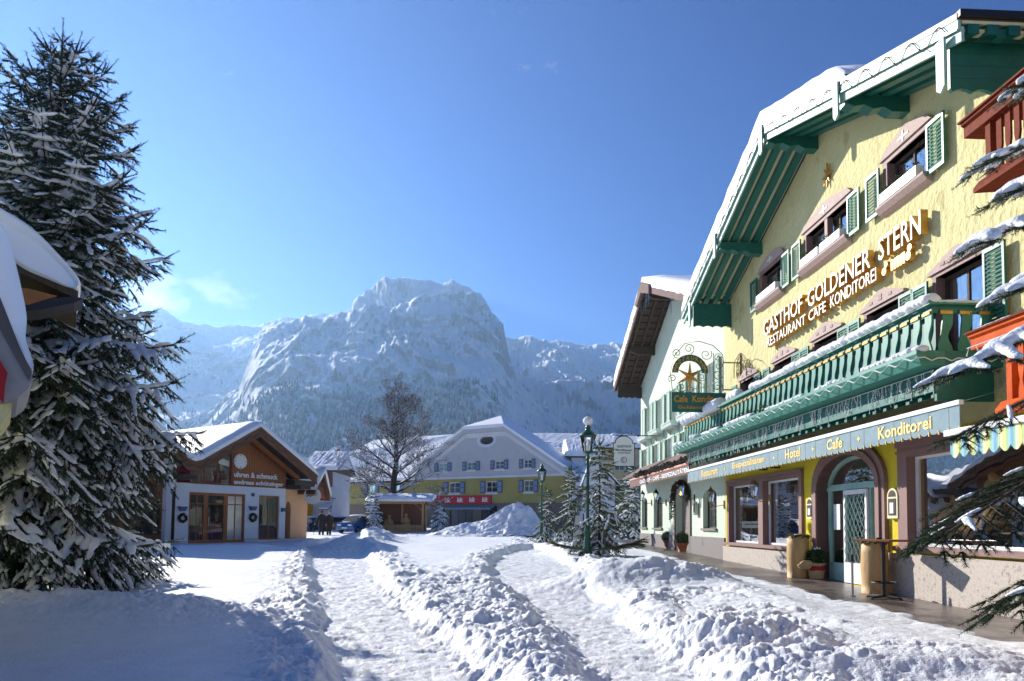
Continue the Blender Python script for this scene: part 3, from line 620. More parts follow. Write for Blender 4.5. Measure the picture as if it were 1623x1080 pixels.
# ------------------------------------------------------------------ mountain
def make_mountain():
    na, nr = 1150, 420; AZ = np.radians(np.linspace(-43, 24, na)); 
    RR = 650*np.exp(np.linspace(0, math.log(5200/650), nr))
    A, Rr = np.meshgrid(AZ, RR, indexing='ij')
    def crest(pts, D):
        az = []; h = []
        for x, y in pts:
            d = ray(x, y); az.append(math.atan2(d.x, d.y)); h.append(D*d.z/math.hypot(d.x, d.y))
        return np.interp(AZ, az, h)[:, None]
    back = crest([(-500, 470), (0, 520), (120, 515), (205, 505), (225, 497), (250, 489), (262, 492), (285, 508), (330, 513), (400, 515), (440, 510), (480, 506), (540, 502), (700, 520), (800, 539), (850, 537), (900, 541), (940, 545), (980, 540), (1050, 552), (1200, 560), (1400, 600), (1700, 620)], 3600)
    cap = crest([(530, 640), (545, 560), (553, 512), (560, 478), (575, 461), (600, 447), (640, 441), (690, 445), (740, 458), (762, 466), (770, 480), (776, 520), (782, 600)], 2450)
    front = crest([(-500, 700), (0, 700), (250, 690), (330, 650), (380, 610), (398, 565), (412, 540), (440, 522), (480, 515), (520, 511), (560, 505), (600, 500), (650, 488), (700, 472), (735, 468), (765, 474), (785, 497), (798, 522), (806, 560), (818, 590), (835, 618), (865, 648), (900, 672), (950, 700), (1050, 735), (1300, 790)], 2100)
    def prof(h, R1, p, back_s=.35):
        t = np.clip((Rr-650)/(R1-650), 0, 1); rise = h*t**p; fall = h-(Rr-R1)*back_s; return np.where(Rr < R1, rise, fall)
    rj = (fbm(A*9, Rr*0+3, 4, 5)-.5)
    f1 = prof(front, 2100+0*rj, 1.55, .55); t = np.clip((Rr-650)/(1450), 0, 1)
    cp = np.where(Rr < 2450, cap-np.maximum(0, (2450-Rr))*1.5, cap-(Rr-2450)*.5)
    bk = np.where(Rr < 3600, back*np.clip((Rr-900)/2700, 0, 1)**1.7, back-(Rr-3600)*.2)
    z = np.maximum(np.maximum(f1, cp), bk)
    X = Rr*np.sin(A); Y = Rr*np.cos(A)
    zc = np.where(Rr < 2600, np.maximum(front, cap), back); nc = .3+.7*sm(0, 300, zc-z)
    z = z+np.clip(z/300, 0, 1)*nc*((fbm(X/420, Y/420, 5, 91)-.5)*110+(ridged(X/170, Y/170, 5, 92, .6)-.6)*60)+np.clip(z/400, 0, 1)*(ridged(X/60, Y/60, 4, 93, .6)-.6)*16
    # rock relief pushed out of the face, banded and cut by gullies
    wx = (fbm(X/300, z/260, 3, 61)-.5)*260; q1 = X+wx; q2 = z+.35*X+wx*.5
    dsp = (ridged(q1/330, q2/420, 3, 62, .5)-.6)*200+(ridged(q1/120, q2/150, 4, 63, .6)-.6)*95+(ridged(q1/42, q2/46, 4, 64, .65)-.6)*42+(vnoise(X*0, z/34+fbm(X/200, z/200, 2, 66)*5, 65)-.5)*16
    dsp = dsp*np.clip(z/250, 0, 1); X = X-dsp*np.sin(A); Y = Y-dsp*np.cos(A)
    z = np.maximum(z, -3)
    V = np.stack([X, Y, z], -1).reshape(-1, 3); I = (np.arange(na-1)[:, None]*nr+np.arange(nr-1)[None]).ravel()
    mm = bpy.data.materials.new('alpine'); mm.use_nodes = True; n = mm.node_tree; b = n.nodes['Principled BSDF']; b.inputs['Roughness'].default_value = .9; b.inputs['Specular IOR Level'].default_value = .1
    g = n.nodes.new('ShaderNodeNewGeometry'); s = n.nodes.new('ShaderNodeSeparateXYZ'); n.links.new(g.outputs['Normal'], s.inputs[0]); sp = n.nodes.new('ShaderNodeSeparateXYZ'); n.links.new(g.outputs['Position'], sp.inputs[0])
    def noise(sc, st=(1, 1, 1), det=8, ro=.65):
        m1 = n.nodes.new('ShaderNodeMapping'); m1.inputs['Scale'].default_value = st; n.links.new(g.outputs['Position'], m1.inputs[0]); t_ = n.nodes.new('ShaderNodeTexNoise'); t_.inputs['Scale'].default_value = sc; t_.inputs['Detail'].default_value = det; t_.inputs['Roughness'].default_value = ro; n.links.new(m1.outputs[0], t_.inputs[0]); return t_.outputs[0]
    def op(o, a, c, clamp=False):
        q = n.nodes.new('ShaderNodeMath'); q.operation = o; q.use_clamp = clamp
        for i, v in enumerate((a, c)):
            if isinstance(v, (int, float)): q.inputs[i].default_value = v
            else: n.links.new(v, q.inputs[i])
        return q.outputs[0]
    def rng(v, a, c, d=0, e=1):
        q = n.nodes.new('ShaderNodeMapRange'); n.links.new(v, q.inputs[0])
        for i, k in enumerate((a, c, d, e)): q.inputs[i+1].default_value = k
        return q.outputs[0]
    steep = op('ADD', s.outputs[2], op('MULTIPLY', op('SUBTRACT', noise(.02, (1, 1, .6)), .5), .9)); rock = rng(steep, .50, .22)
    fz = rng(sp.outputs[2], 620, 120); fn = op('ADD', op('MULTIPLY', noise(.0032, (1, 1, 1.6), 5), 1.0), op('MULTIPLY', fz, .36)); fm = rng(fn, .70, .84)
    tn = rng(noise(.085, (1, 1, .35), 5, .8), .42, .58); forest = op('MULTIPLY', fm, tn, True)
    x1 = n.nodes.new('ShaderNodeMix'); x1.data_type = 'RGBA'; x1.inputs[6].default_value = (.78, .80, .84, 1); x1.inputs[7].default_value = (.17, .18, .20, 1); n.links.new(op('MULTIPLY', rock, .7), x1.inputs['Factor'])
    x2 = n.nodes.new('ShaderNodeMix'); x2.data_type = 'RGBA'; n.links.new(x1.outputs[2], x2.inputs[6]); x2.inputs[7].default_value = (.055, .07, .07, 1); n.links.new(op('MULTIPLY', forest, .6), x2.inputs['Factor'])
    n.links.new(x2.outputs[2], b.inputs['Base Color'])
    bp = n.nodes.new('ShaderNodeBump'); bp.inputs['Strength'].default_value = .9; bp.inputs['Distance'].default_value = 9; n.links.new(noise(.05, (1, 1, 1), 8, .7), bp.inputs['Height']); n.links.new(bp.outputs[0], b.inputs['Normal'])
    o = np_mesh('mountain', V, np.stack([I, I+1, I+nr+1, I+nr], 1), mm, None, smooth=True); tag(o, kind='structure')
    # forest: many small conifers on the lower slopes
    q = np.random.RandomState(5); N = 60000; ia = q.randint(0, na-1, N); ir = q.randint(0, int(nr*.80), N); p = V.reshape(na, nr, 3)[ia, ir]
    dz = np.abs(V.reshape(na, nr, 3)[ia, np.minimum(ir+1, nr-1), 2]-p[:, 2])/np.maximum(1, RR[np.minimum(ir+1, nr-1)]-RR[ir])
    dens = fbm(p[:, 0]/260, p[:, 1]/260+p[:, 2]/200, 4, 7)+.28*sm(560, 60, p[:, 2])+.10*sm(100, 700, p[:, 0]); keep = (dens > .74+.06*q.randn(N))&(p[:, 2] > 3)&(p[:, 2] < 640)&(dz < 1.3); p = p[keep]; N = len(p)
    p = p+np.stack([q.randn(N)*3, q.randn(N)*3, np.full(N, -2)], 1); h = 10+10*q.rand(N); r = h*.17; k = 5; ang = np.arange(k)*2*math.pi/k
    ring = np.stack([np.cos(ang), np.sin(ang), ang*0], 1); W = p[:, None]+ring[None]*r[:, None, None]; top = p+np.stack([0*h, 0*h, h], 1)
    V2 = np.concatenate([W, top[:, None]], 1).reshape(-1, 3); base = np.arange(N)*(k+1); F2 = np.concatenate([np.stack([base+i, base+(i+1) % k, base+k], 1) for i in range(k)])
    o = np_mesh('forest', V2, F2, mat('far_forest', (.05, .06, .06), (.30, .33, .35), .9, .12, sharp=(.42, .62)), None); tag(o, 'dark conifer forest on the snowy lower slopes of the mountain', 'forest', kind='stuff')
make_mountain()
# ------------------------------------------------------------------ yellow hotel
def slope_line(pts, u):
    pts = sorted(pts); return float(np.interp(u, [p[0] for p in pts], [p[1] for p in pts]))
def make_hotel():
    t = thing('hotel', HF.P(17.2, 0, .3), 'yellow hotel with green shutters, green balcony and striped eaves under a snowy gable', 'hotel')
    UN, UF = 10.15, 24.15
    roof = [(9.95, 9.08), (17.3, 11.55), (24.55, 8.95)]
    # --- upper wall with its openings
    up = []   # (u0,u1,z0,z1) second floor and first floor
    wins2 = [(19.35, 20.8, 8.12, 8.98), (15.75, 17.85, 8.12, 8.98), (12.85, 14.15, 8.12, 9.0)]
    wins1 = [(c-.62, c+.62, 4.3, 6.1) for c in (12.02, 14.4, 16.85, 19.3, 21.95)]
    up = wins2+wins1
    ZS = 3.35
    b = MB(); outer = [(UN, ZS), (UF, ZS), (UF, slope_line(roof, UF)-.2), (17.3, 11.3), (UN, slope_line(roof, UN)-.2)]
    b.holed(HF, outer, [rectp(*w_) for w_ in up], 0, .22)
    b.quad(HF.P(UN, 0, ZS), HF.P(UN, -9, ZS), HF.P(UN, -9, 8.9), HF.P(UN, 0, 8.9)); b.quad(HF.P(UF, 0, ZS), HF.P(UF, -9, ZS), HF.P(UF, -9, 8.9), HF.P(UF, 0, 8.9))
    wall = b.build('wall', 'plaster_pale_yellow', t)
    # --- ground floor
    ow1 = (18.35, 23.65, 1.03, 2.88); door = arch(14.62, 17.3, pavz(16), 3.2, .75, 12); ow2 = (10.05, 13.6, 1.2, 2.93)
    b = MB(); b.holed(HF, [(9.6, .1), (UF, .1), (UF, ZS), (9.6, ZS)], [rectp(*ow1), door, rectp(*ow2)], -.002, .28)
    b.build('ground_floor_wall', 'plaster_bright_yellow', t)
    b = MB(); b.box(HF, 17.55, UF+.02, .0, .09, .1, .9).box(HF, 9.6, 14.35, .0, .09, .1, 1.06); b.build('plinth', 'granite', t)
    def surround(u0, u1, z0, z1, wd, mtl='porphyry', sill=True, mull=None):
        q = MB(); q.box(HF, u0-wd, u0+.01, -.2, .07, z0, z1+wd).box(HF, u1-.01, u1+wd, -.2, .07, z0, z1+wd).box(HF, u0+.01, u1-.01, -.2, .07, z1-.01, z1+wd)
        q.box(HF, u0-wd-.03, u1+wd+.03, .072, .1, z1+wd*.62, z1+wd*1.06).box(HF, u0-wd-.03, u1+wd+.03, .072, .09, z1+wd*.2, z1+wd*.4)
        if sill: q.box(HF, u0-wd-.06, u1+wd+.06, -.2, .16, z0-.09, z0+.004)
        if mull: q.box(HF, mull[0], mull[1], -.2, .068, z0+.001, z1-.001)
        return q.build('window_surround', mtl, t)
    surround(*ow1, .16, mull=(20.75, 21.1)); surround(*ow2, .3)
    for a, c in ((18.37, 20.73), (21.12, 23.63)): window(HF, a, c, 1.04, 2.86, t, 'white_paint', 'glass', 1, 1, .1, .055, curtain=[(.0, .2), (.86, 1)])
    # big shop window, its own room
    wnd = MB(); wnd.box(HF, 10.07, 13.58, -.17, -.1, 1.21, 1.27).box(HF, 10.07, 13.58, -.17, -.1, 2.87, 2.92).box(HF, 13.52, 13.58, -.17, -.1, 1.27, 2.87)
    w2 = wnd.build('window', 'white_paint', t); w2['label'] = 'wide shop window with a Christmas display'
    MB().quad(HF.P(9.02, -.135, 1.22), HF.P(13.57, -.135, 1.22), HF.P(13.57, -.135, 2.91), HF.P(9.02, -.135, 2.91)).build('pane', 'glass', w2)
    rm = MB(); rm.box(HF, 8.0, 14.2, -3.02, -3.0, .9, 3.2).box(HF, 14.1, 14.12, -3, -.3, .9, 3.2).box(HF, 8, 14.1, -3, -.3, 1.1, 1.16).box(HF, 8, 14.1, -3, -.3, 3.1, 3.12).box(HF, 9.7, 9.72, -3, -.3, 1.16, 3.1); rm.build('display_room', 'interior', w2)
    # --- entrance
    q = MB(); o_ = arch(14.62-.28, 17.3+.28, pavz(16)-.1, 3.48, .95, 14); i_ = arch(14.632, 17.288, pavz(16)-.1, 3.188, .745, 14)
    n = len(o_)
    for lay, (v0, k) in enumerate(((.09, 0), (.13, .5))):
        oo = [(a[0]+(c[0]-a[0])*k, a[1]+(c[1]-a[1])*k) for a, c in zip(o_, i_)] if k else o_
        ii = [(a[0]+(c[0]-a[0])*.0, a[1]) for a, c in zip(i_, o_)]
        for j in range(1, n-1):
            a, bb = oo[j], oo[j+1]; c, d = ii[j+1], ii[j]; q.prism([HF.P(*p) for p in ((a[0], -.2, a[1]), (bb[0], -.2, bb[1]), (c[0], -.2, c[1]), (d[0], -.2, d[1]))], [HF.P(*p) for p in ((a[0], v0, a[1]), (bb[0], v0, bb[1]), (c[0], v0, c[1]), (d[0], v0, d[1]))])
        a, c = oo[-1], ii[-1]; q.box(HF, min(a[0], c[0]), max(a[0], c[0]), -.2, v0, pavz(16)-.1, a[1]); a, c = oo[1], ii[1]
        q.box(HF, min(a[0], c[0]), max(a[0], c[0]), -.2, v0, pavz(16)-.1, a[1])
    q.build('door_surround', 'porphyry', t)
    e = MB(); z0 = pavz(16)+.02
    for u in (14.66, 15.33, 16.42, 17.2): e.box(HF, u-.035, u+.035, -.24, -.16, z0, 2.47)
    e.box(HF, 14.62, 17.3, -.245, -.155, 2.42, 2.5); e.box(HF, 14.7, 15.3, -.238, -.17, z0, z0+.42).box(HF, 16.46, 17.17, -.238, -.17, z0, z0+.42)
    ar = arch(14.64, 17.28, 2.5, 3.18, .7, 14); ai = arch(14.72, 17.2, 2.56, 3.1, .62, 14)
    e.holed(HF, ar, [ai], -.17, .07); dr = e.build('door_frame', 'green_pale', t); dr['label'] = 'pale arched door frame with side lights and fanlight'
    MB().holed(HF, arch(14.64, 17.28, z0, 3.18, .7, 12), [], -.215).build('pane', 'glass', dr)
    d = MB(); d.box(HF, 15.37, 15.45, -.15, -.1, z0, 2.4).box(HF, 16.3, 16.38, -.15, -.1, z0, 2.4).box(HF, 15.45, 16.3, -.15, -.1, 2.3, 2.4).box(HF, 15.45, 16.3, -.15, -.1, z0, z0+.46)
    dd = d.build('door', 'white_paint', t); la = MB(); nx, nz_ = 5, 9; x0, x1, y0, y1 = 15.45, 16.3, z0+.46, 2.3
    for i in range(-nz_, nx+nz_):
        for sg in (1, -1):
            pts = []
            cw, ch = (x1-x0)/nx, (y1-y0)/nz_*1.5
            # diagonal line clipped to the panel
            ua = x0+i*cw; slope_ = sg*ch/cw
            zz = [(u, (y0 if sg > 0 else y1)+slope_*(u-ua)) for u in np.linspace(x0, x1, 60)]
            zz = [p for p in zz if y0 <= p[1] <= y1]
            if len(zz) > 2: la.tube([HF.P(zz[0][0], -.08, zz[0][1]), HF.P(zz[-1][0], -.08, zz[-1][1])], .009, 4)
    la.build('lattice', 'green_pale', dd)
    MB().tube([HF.P(15.41, -.09, 1.2), HF.P(15.41, -.04, 1.2), HF.P(15.41, -.04, 1.5), HF.P(15.41, -.09, 1.5)], .014, 6).build('handle', 'steel', dd)
    rm = MB(); rm.box(HF, 14, 18, -3.2, -3.18, 0, 3.3).box(HF, 14.3, 14.32, -3.18, -.3, 0, 3.3).box(HF, 17.6, 17.62, -3.18, -.3, 0, 3.3).box(HF, 14.3, 17.6, -3.18, -.3, .27, .29); rm.build('hallway', 'interior', t)
    MB().box(HF, 16.72, 17.02, -.2, -.19, 1.5, 2.1).build('notice', 'sign_white', t)
    # --- upper windows
    for k, (a, c, z0, z1) in enumerate(wins2):
        window(HF, a, c, z0, z1, t, 'dark_wood', 'glass', 2 if k != 1 else 3, 1, .14, .06, curtain=[(.0, .25), (.75, 1)])
        q = MB(); q.box(HF, a-.14, a+.006, -.18, .03, z0, z1).box(HF, c-.006, c+.14, -.18, .03, z0, z1).box(HF, a-.14, c+.14, -.18, .032, z1, z1+.1)
        if k == 1: q.box(HF, (a+c)/2-.07, (a+c)/2+.07, -.12, .02, z0, z1)
        q.build('window_frame', 'porphyry', t)
        q = MB(); q.ext(HF, [(a-.22, z1+.1), (c+.22, z1+.1), (c+.05, z1+.25), ((a+c)/2+.1, z1+.42), ((a+c)/2-.1, z1+.42), (a-.05, z1+.25)], .005, .07); g_ = q.build('pediment', 'carved_stone', t)
        q = MB(); m_ = (a+c)/2; q.box(HF, m_-.18, m_+.18, .07, .082, z1+.2, z1+.235).box(HF, m_-.02, m_+.02, .07, .083, z1+.13, z1+.33).build('relief', 'sign_white', g_)
        q = MB(); q.extu(HF, [(0, z0-.2), (.12, z0-.15), (.2, z0-.05), (.2, z0-.001), (0, z0-.001)], a-.16, c+.16); q.build('sill', 'carved_stone', t)
        for s_ in ([(a+.03, c-.03)] if k != 1 else [(a+.03, m_-.06), (m_+.06, c-.03)]):
            q = MB(); q.box(HF, s_[0], s_[1], .05, .215, z0, z0+.2); fb = q.build('flower_box', 'white_paint', t)
            q = MB(); rr = random.Random(k)
            for _ in range(int((s_[1]-s_[0])*60)):
                p = HF.P(rr.uniform(s_[0]+.03, s_[1]-.03), rr.uniform(.09, .21), z0+.16+rr.uniform(0, .16)); q.ball(p, rr.uniform(.012, .028), 5)
            q.build('plants', 'shrub', fb)
        for s_, (x0, x1) in enumerate(((a-.66, a-.15), (c+.15, c+.66))): shutter(HF, x0, x1, z0-.1, z1-.02, t, 'green_paint' if s_ else 'green_light', .09)
    for k, (a, c, z0, z1) in enumerate(wins1):
        window(HF, a, c, z0, z1, t, 'dark_wood', 'glass', 2, 1, .14, .07, curtain=[(.0, .3), (.72, 1)])
        q = MB(); q.box(HF, a-.1, a+.006, -.18, .03, z0, z1).box(HF, c-.006, c+.1, -.18, .03, z0, z1).box(HF, a-.1, c+.1, -.18, .032, z1, z1+.07); q.build('window_frame', 'porphyry', t)
        m_ = (a+c)/2; g_ = MB().ext(HF, [(a-.2, z1+.07), (c+.2, z1+.07), (c+.2, z1+.13), (m_+.08, z1+.36), (m_-.08, z1+.36), (a-.2, z1+.13)], .005, .07).build('pediment', 'carved_stone', t)
        for du in (-.36, 0, .36): MB().box(HF, m_+du-.06, m_+du+.06, .07, .08, z1+.14, z1+(.2 if abs(du) > .1 else .26)).build('relief', 'porphyry', g_)
        for s_, (x0, x1) in enumerate(((a-.61, a-.12), (c+.12, c+.61))): shutter(HF, x0, x1, z0-.1, z1-.02, t, 'green_light' if s_ else 'green_paint', .09)
    # --- roof
    OV = 1.32
    def off(p, d): return [(u, z+d) for u, z in p]
    b = MB(); b.ext(HF, roof+off(roof[::-1], -.1), OV+.06, -9); b.build('roof', 'metal_roof', t)
    b = MB(); b.ext(HF, off(roof, -.105)+off(roof[::-1], -.15), OV-.02, -.0); b.build('soffit', 'cream_board', t)
    for v in (.1, .42, .74, 1.04):
        b = MB(); b.ext(HF, off(roof, -.152)+off(roof[::-1], -.3), v, v+.17); b.build('rafter', 'green_paint', t)
    for d0, d1, v0, v1, m_ in ((.0, -.24, OV, OV+.045, 'green_pale'), (-.2, -.42, OV-.05, OV-.002, 'green_pale')):
        b = MB(); b.ext(HF, off(roof, d0)+off(roof[::-1], d1), v0, v1); b.build('bargeboard', m_, t)
    b = MB(); b.ext(HF, off(roof, -.235)+off(roof[::-1], -.262), OV+.046, OV+.058); b.build('trim', 'green_paint', t)
    for u, dz in ((17.3, -.3), (13.5, -.3), (20.9, -.3)):
        z = slope_line(roof, u)+dz; q = MB()
        q.extu(HF, [(-.1, z), (OV-.06, z), (OV-.06, z-.2), (OV-.22, z-.26), (OV-.42, z-.22), (OV-.6, z-.3), (OV-.8, z-.25), (.35, z-.34), (-.1, z-.34)], u-.13, u+.13); q.build('purlin', 'green_paint', t)
        q = MB(); q.ext(HF, [(u-.09, z+.25), (u+.09, z+.25), (u+.09, z-.38), (u+.02, z-.48), (u-.09, z-.42)], OV+.06, OV+.1); q.build('drop_board', 'green_pale', t)
    for u, z in ((10.3, 8.88), (23.5, 8.93)):      # boxed eave ends with a scalloped lower edge
        q = MB(); lo = z-.78; pr = [(0, z), (OV-.04, z), (OV-.04, lo+.05)]
        for i in range(17): vv = OV-.08-(OV-.1)*i/16; pr.append((vv, lo+.05*abs(math.sin(i*math.pi/4))))
        pr.append((0, lo)); q.extu(HF, pr, u-.03, u+.03)
        for j in range(1, 4): q.box(HF, u-.036, u+.036, .02, OV-.06, z-.19*j, z-.19*j+.012)
        q.build('eave_panel', 'green_paint', t)
        q = MB(); q.ext(HF, [(u-.1, z+.02), (u+.09, z+.02), (u+.09, z-.72), (u-.0, z-.8), (u-.1, z-.72)], OV+.06, OV+.1); q.build('drop_board', 'green_pale', t)
    # eave of the long side facing the camera
    q = MB(); q.box(HF, 9.88, 10.02, OV+.05, -9, 9.0, 9.1); q.build('gutter', 'dark_metal', t)
    q = MB(); q.box(HF, 10.02, 10.15, OV-.02, -9, 8.86, 8.9)
    q.build('eave_board', 'cream_board', t)
    for i in range(8): MB().box(HF, 10.0, 10.14, .6-i*.9, .75-i*.9, 8.78, 8.9).build('rafter_end', 'green_paint', t)
    snow_prism(HF, [(24.5, 8.96), (17.3, 11.55), (13.2, 10.18)], OV+.02, -8.5, .42, t, 'roof_snow', seed=4, res=.3, nz_=.015)
    # wavy light wire on the bargeboard
    q = MB(); pts = []
    for i in range(170):
        u = 10.2+(24.3-10.2)*i/169; pts.append(HF.P(u, OV+.07, slope_line(roof, u)-.2+.13*math.sin(i*.75)))
    q.tube(pts, .008, 4); q.build('light_wire', 'wire_dark', t)
    # --- lettering, gold sides and pale faces
    def gold(s, xa, xb, za, zb):
        o = text(HF, s, xa, xb, za, zb, .06, .14, 'gold', t, 'lettering', .012); f = text(HF, s, xa, xb, za, zb, .2, .006, 'letter_white', t, 'lettering_face', .004)
    gold('GASTHOF', 20.25, 17.72, 6.98, 7.42); gold('GOLDENER', 17.42, 14.52, 6.97, 7.42); gold('STERN', 14.2, 12.78, 6.97, 7.44)
    gold('RESTAURANT', 20.0, 17.55, 6.62, 6.88); gold('CAFE', 17.38, 16.48, 6.62, 6.88); gold('KONDITOREI', 16.25, 14.3, 6.62, 6.9)
    q = MB(); c = 13.8
    for i in range(5): q.ext(HF, [(c-.1-i*.1, 6.62), (c-.03-i*.1, 6.62), (c-.02-i*.1, 6.84-.02*(i % 2)), (c-.1-i*.1, 6.84)], .1, .2)
    for cu, cz, r in ((14.02, 6.7, .08), (13.95, 6.82, .06), (13.2, 6.72, .09), (13.15, 6.86, .07)): q.ext(HF, [(cu+r*math.cos(a), cz+r*math.sin(a)) for a in np.linspace(0, 6.283, 13)[:-1]], .1, .2)
    q.build('emblem', 'gold', t)
    # small star on the gable
    q = MB(); su, sz = HF.px(1311, 278, .05); q.ext(HF, [(su+(.26 if i % 2 == 0 else .07)*(1 if i % 4 == 0 else .8)*math.cos(i*math.pi/8+math.pi/2), sz+(.3 if i % 2 == 0 else .08)*math.sin(i*math.pi/8+math.pi/2)) for i in range(16)], .03, .07); q.build('star_ornament', 'gold', t)
    # --- balcony
    b0, b1, bv = 11.15, 25.3, 1.05
    bal = MB().box(HF, b0, b1, 0, bv+.1, 4.16, 4.3).build('balcony', 'green_paint', t); bal['label'] = 'green balcony with wavy balusters and snow on its rail'; LOC[bal] = LOC[t]
    MB().box(HF, b0-.06, b1+.06, bv-.1, bv+.1, 5.12, 5.2).build('rail', 'green_light', bal)
    MB().box(HF, b0-.06, b0+.1, 0, bv-.1, 5.125, 5.198).build('rail', 'green_light', bal)
    MB().box(HF, b0, b1, bv-.03, bv+.0, 5.0, 5.12).box(HF, b0+.02, b0+.05, 0, bv-.03, 5.0, 5.12).build('rail_board', 'green_paint', bal)
    q = MB(); q.extu(HF, [(bv-.1, 4.12), (bv+.28, 4.12), (bv+.36, 4.3), (bv+.36, 4.36), (bv-.1, 4.36)], b0-.12, b1+.25); q.build('flower_ledge', 'green_light', bal)
    q = MB(); q.box(HF, b0-.12, b0+.1, 0, bv-.1, 4.118, 4.355); q.build('flower_ledge', 'green_paint', bal)
    def baluster(f0, pos, kk):
        w0 = .115; pr = []
        L_ = [(z, w0*(1-.42*abs(math.sin((z-4.36)/.7*math.pi*1.0))**1.5+.12*math.sin((z-4.36)*18))) for z in np.linspace(4.36, 5.06, 12)]
        sh = lambda z: .035*math.sin((z-4.36)*8.5)
        if f0 == 'u': pr = [(pos+w_+sh(z), z) for z, w_ in L_]+[(pos-w_+sh(z), z) for z, w_ in L_[::-1]]; q = MB().ext(HF, pr, bv+.0, bv+.03)
        else: pr = [(pos+w_+sh(z), z) for z, w_ in L_]+[(pos-w_+sh(z), z) for z, w_ in L_[::-1]]; q = MB().extu(HF, pr, b0, b0+.03)
        return q.build('baluster', 'green_light', bal)
    n = 46
    for i in range(n): baluster('u', b0+.12+(b1-b0-.2)*i/(n-1), i)
    for i in range(3): baluster('v', .2+.32*i, i)
    for i in range(n): c = b0+.12+(b1-b0-.2)*i/(n-1); MB().box(HF, c-.1, c+.1, bv+.031, bv+.05, 4.98, 5.03).build('gold_block', 'gold', bal)
    for i in range(3): MB().box(HF, b0-.02, b0-.002, .1+.32*i, .3+.32*i, 4.98, 5.03).build('gold_block', 'gold', bal)
    MB().box(HF, b0+.1, b1-.05, bv-.12, bv-.1, 4.36, 5.02).build('dark_backing', 'green_paint', bal)
    # snow on rail and ledge
    lumps([HF.P(b0+.02, bv, 5.17), HF.P(18.7, bv, 5.17)], .13, 'snow', 'rail_snow', bal, .35, (1.3, 1.1, .8), 3)
    lumps([HF.P(b0+.0, .0, 5.16), HF.P(b0, bv-.1, 5.16)], .09, 'snow', 'rail_snow', bal, .4, (1.2, 1.3, .35), 4)
    lumps([HF.P(20.0, bv-.02, 5.22), HF.P(20.6, bv, 5.22)], .16, 'snow', 'rail_snow', bal, .5, (1, 1, .9), 5)
    lumps([HF.P(21.6, bv, 5.16), HF.P(25.2, bv, 5.16)], .2, 'snow', 'rail_snow', bal, .35, (1.2, .8, .95), 6)
    for (a, c, r, s_) in ((11.05, 12.7, .09, 7), (13.5, 14.6, .07, 8), (13.9, 14.0, .1, 9), (15.3, 17.2, .07, 10), (18.2, 20.2, .1, 11), (20.8, 22.2, .1, 12), (23.0, 23.3, .16, 13), (24.6, 25.4, .12, 14)):
        lumps([HF.P(a, bv+.24, 4.36), HF.P(c, bv+.24, 4.36)], r, 'snow', 'ledge_snow', bal, .45, (1.5, .9, .75), s_)
    q = MB(); rr = random.Random(5)
    for c in (17.5, 18.6, 19.2, 20.6, 21.4, 22.4):
        for _ in range(26): q.ball(HF.P(c+rr.uniform(-.3, .3), bv+.2+rr.uniform(-.1, .12), 4.4+rr.uniform(0, .16)), rr.uniform(.02, .045), 5)
    q.build('plants', 'shrub', bal)
    # dark structure under the balcony
    q = MB(); q.box(HF, b0+.1, b1, .95, 1.0, 3.75, 4.12).box(HF, b0+.1, b0+.16, 0, .95, 3.6, 4.12); q.build('valance_board', 'green_paint', t)
    q = MB()
    for i in range(40): u = b0+.2+(b1-b0-.4)*i/39; q.extu(HF, [(0, 4.15), (.95, 3.72), (.95, 3.66), (0, 3.98)], u-.05, u+.05)
    q.build('brackets', 'green_paint', t)
    # --- blue grey awning
    a0, a1 = 10.6, 25.05
    aw = MB().quad(HF.P(a0, .02, 3.75), HF.P(a1, .02, 3.75), HF.P(a1, 1.0, 3.47), HF.P(a0, 1.0, 3.47)).build('awning', 'awning_blue', t); LOC[aw] = LOC[t]; aw['label'] = 'closed grey blue awning with gold lettering and scalloped edge'
    MB().box(HF, a0-.02, a1+.02, .97, 1.05, 3.43, 3.5).build('front_bar', 'white_paint', aw)
    q = MB(); n = 58
    for i in range(n):
        ua, ub = a0+(a1-a0)*i/n, a0+(a1-a0)*(i+1)/n; q.ext(HF, [(ua, 3.43), (ub, 3.43)]+[(ua+(ub-ua)*(1-.5*(1-math.cos(math.pi*k/8))), 3.12-.075*math.sin(math.pi*k/8)) for k in range(9)], 1.01+.004*(i % 2), 1.025+.004*(i % 2))
    q.build('valance', 'awning_blue', aw)
    for i in range(0, n+1): u = a0+(a1-a0)*i/n; MB().box(HF, u-.008, u+.008, 1.015, 1.04, 3.03, 3.1).build('tassel', 'gold_paint', aw)
    for s, xa, xb in (('Restaurant', 23.7, 21.95), ('Eisspezialitäten', 20.95, 18.5), ('Hotel', 17.2, 16.35), ('Cafe', 14.95, 14.2), ('Konditorei', 13.15, 11.5)):
        pass
    for s, xl, xr in (('Restaurant', 1112, 1138), ('Eisspezialitäten', 1161, 1212), ('Hotel', 1245, 1269), ('Cafe', 1311, 1336), ('Konditorei', 1393, 1478)):
        ua = HF.px(xl, 740, 1.03)[0]; ub = HF.px(xr, 740, 1.03)[0]; text(HF, s, ua, ub, 3.15, 3.37, 1.032, .004, 'gold_paint', aw, 'lettering', .02)
    for x in (1149, 1227, 1289, 1362):
        u = HF.px(x, 740, 1.03)[0]; MB().ext(HF, [(u+(.07 if i % 2 == 0 else .025)*math.sin(i*math.pi/4), 3.25+(.07 if i % 2 == 0 else .025)*math.cos(i*math.pi/4)) for i in range(8)], 1.03, 1.036).build('star', 'gold_paint', aw)
    # striped awning further right
    q = MB().box(HF, 8.3, 10.95, .9, 1.05, 2.98, 3.07).build('awning', 'white_paint', t); LOC[q] = LOC[t]; q['label'] = 'white cased awning with a striped blue and yellow valance'
    s_ = MB(); n = 12
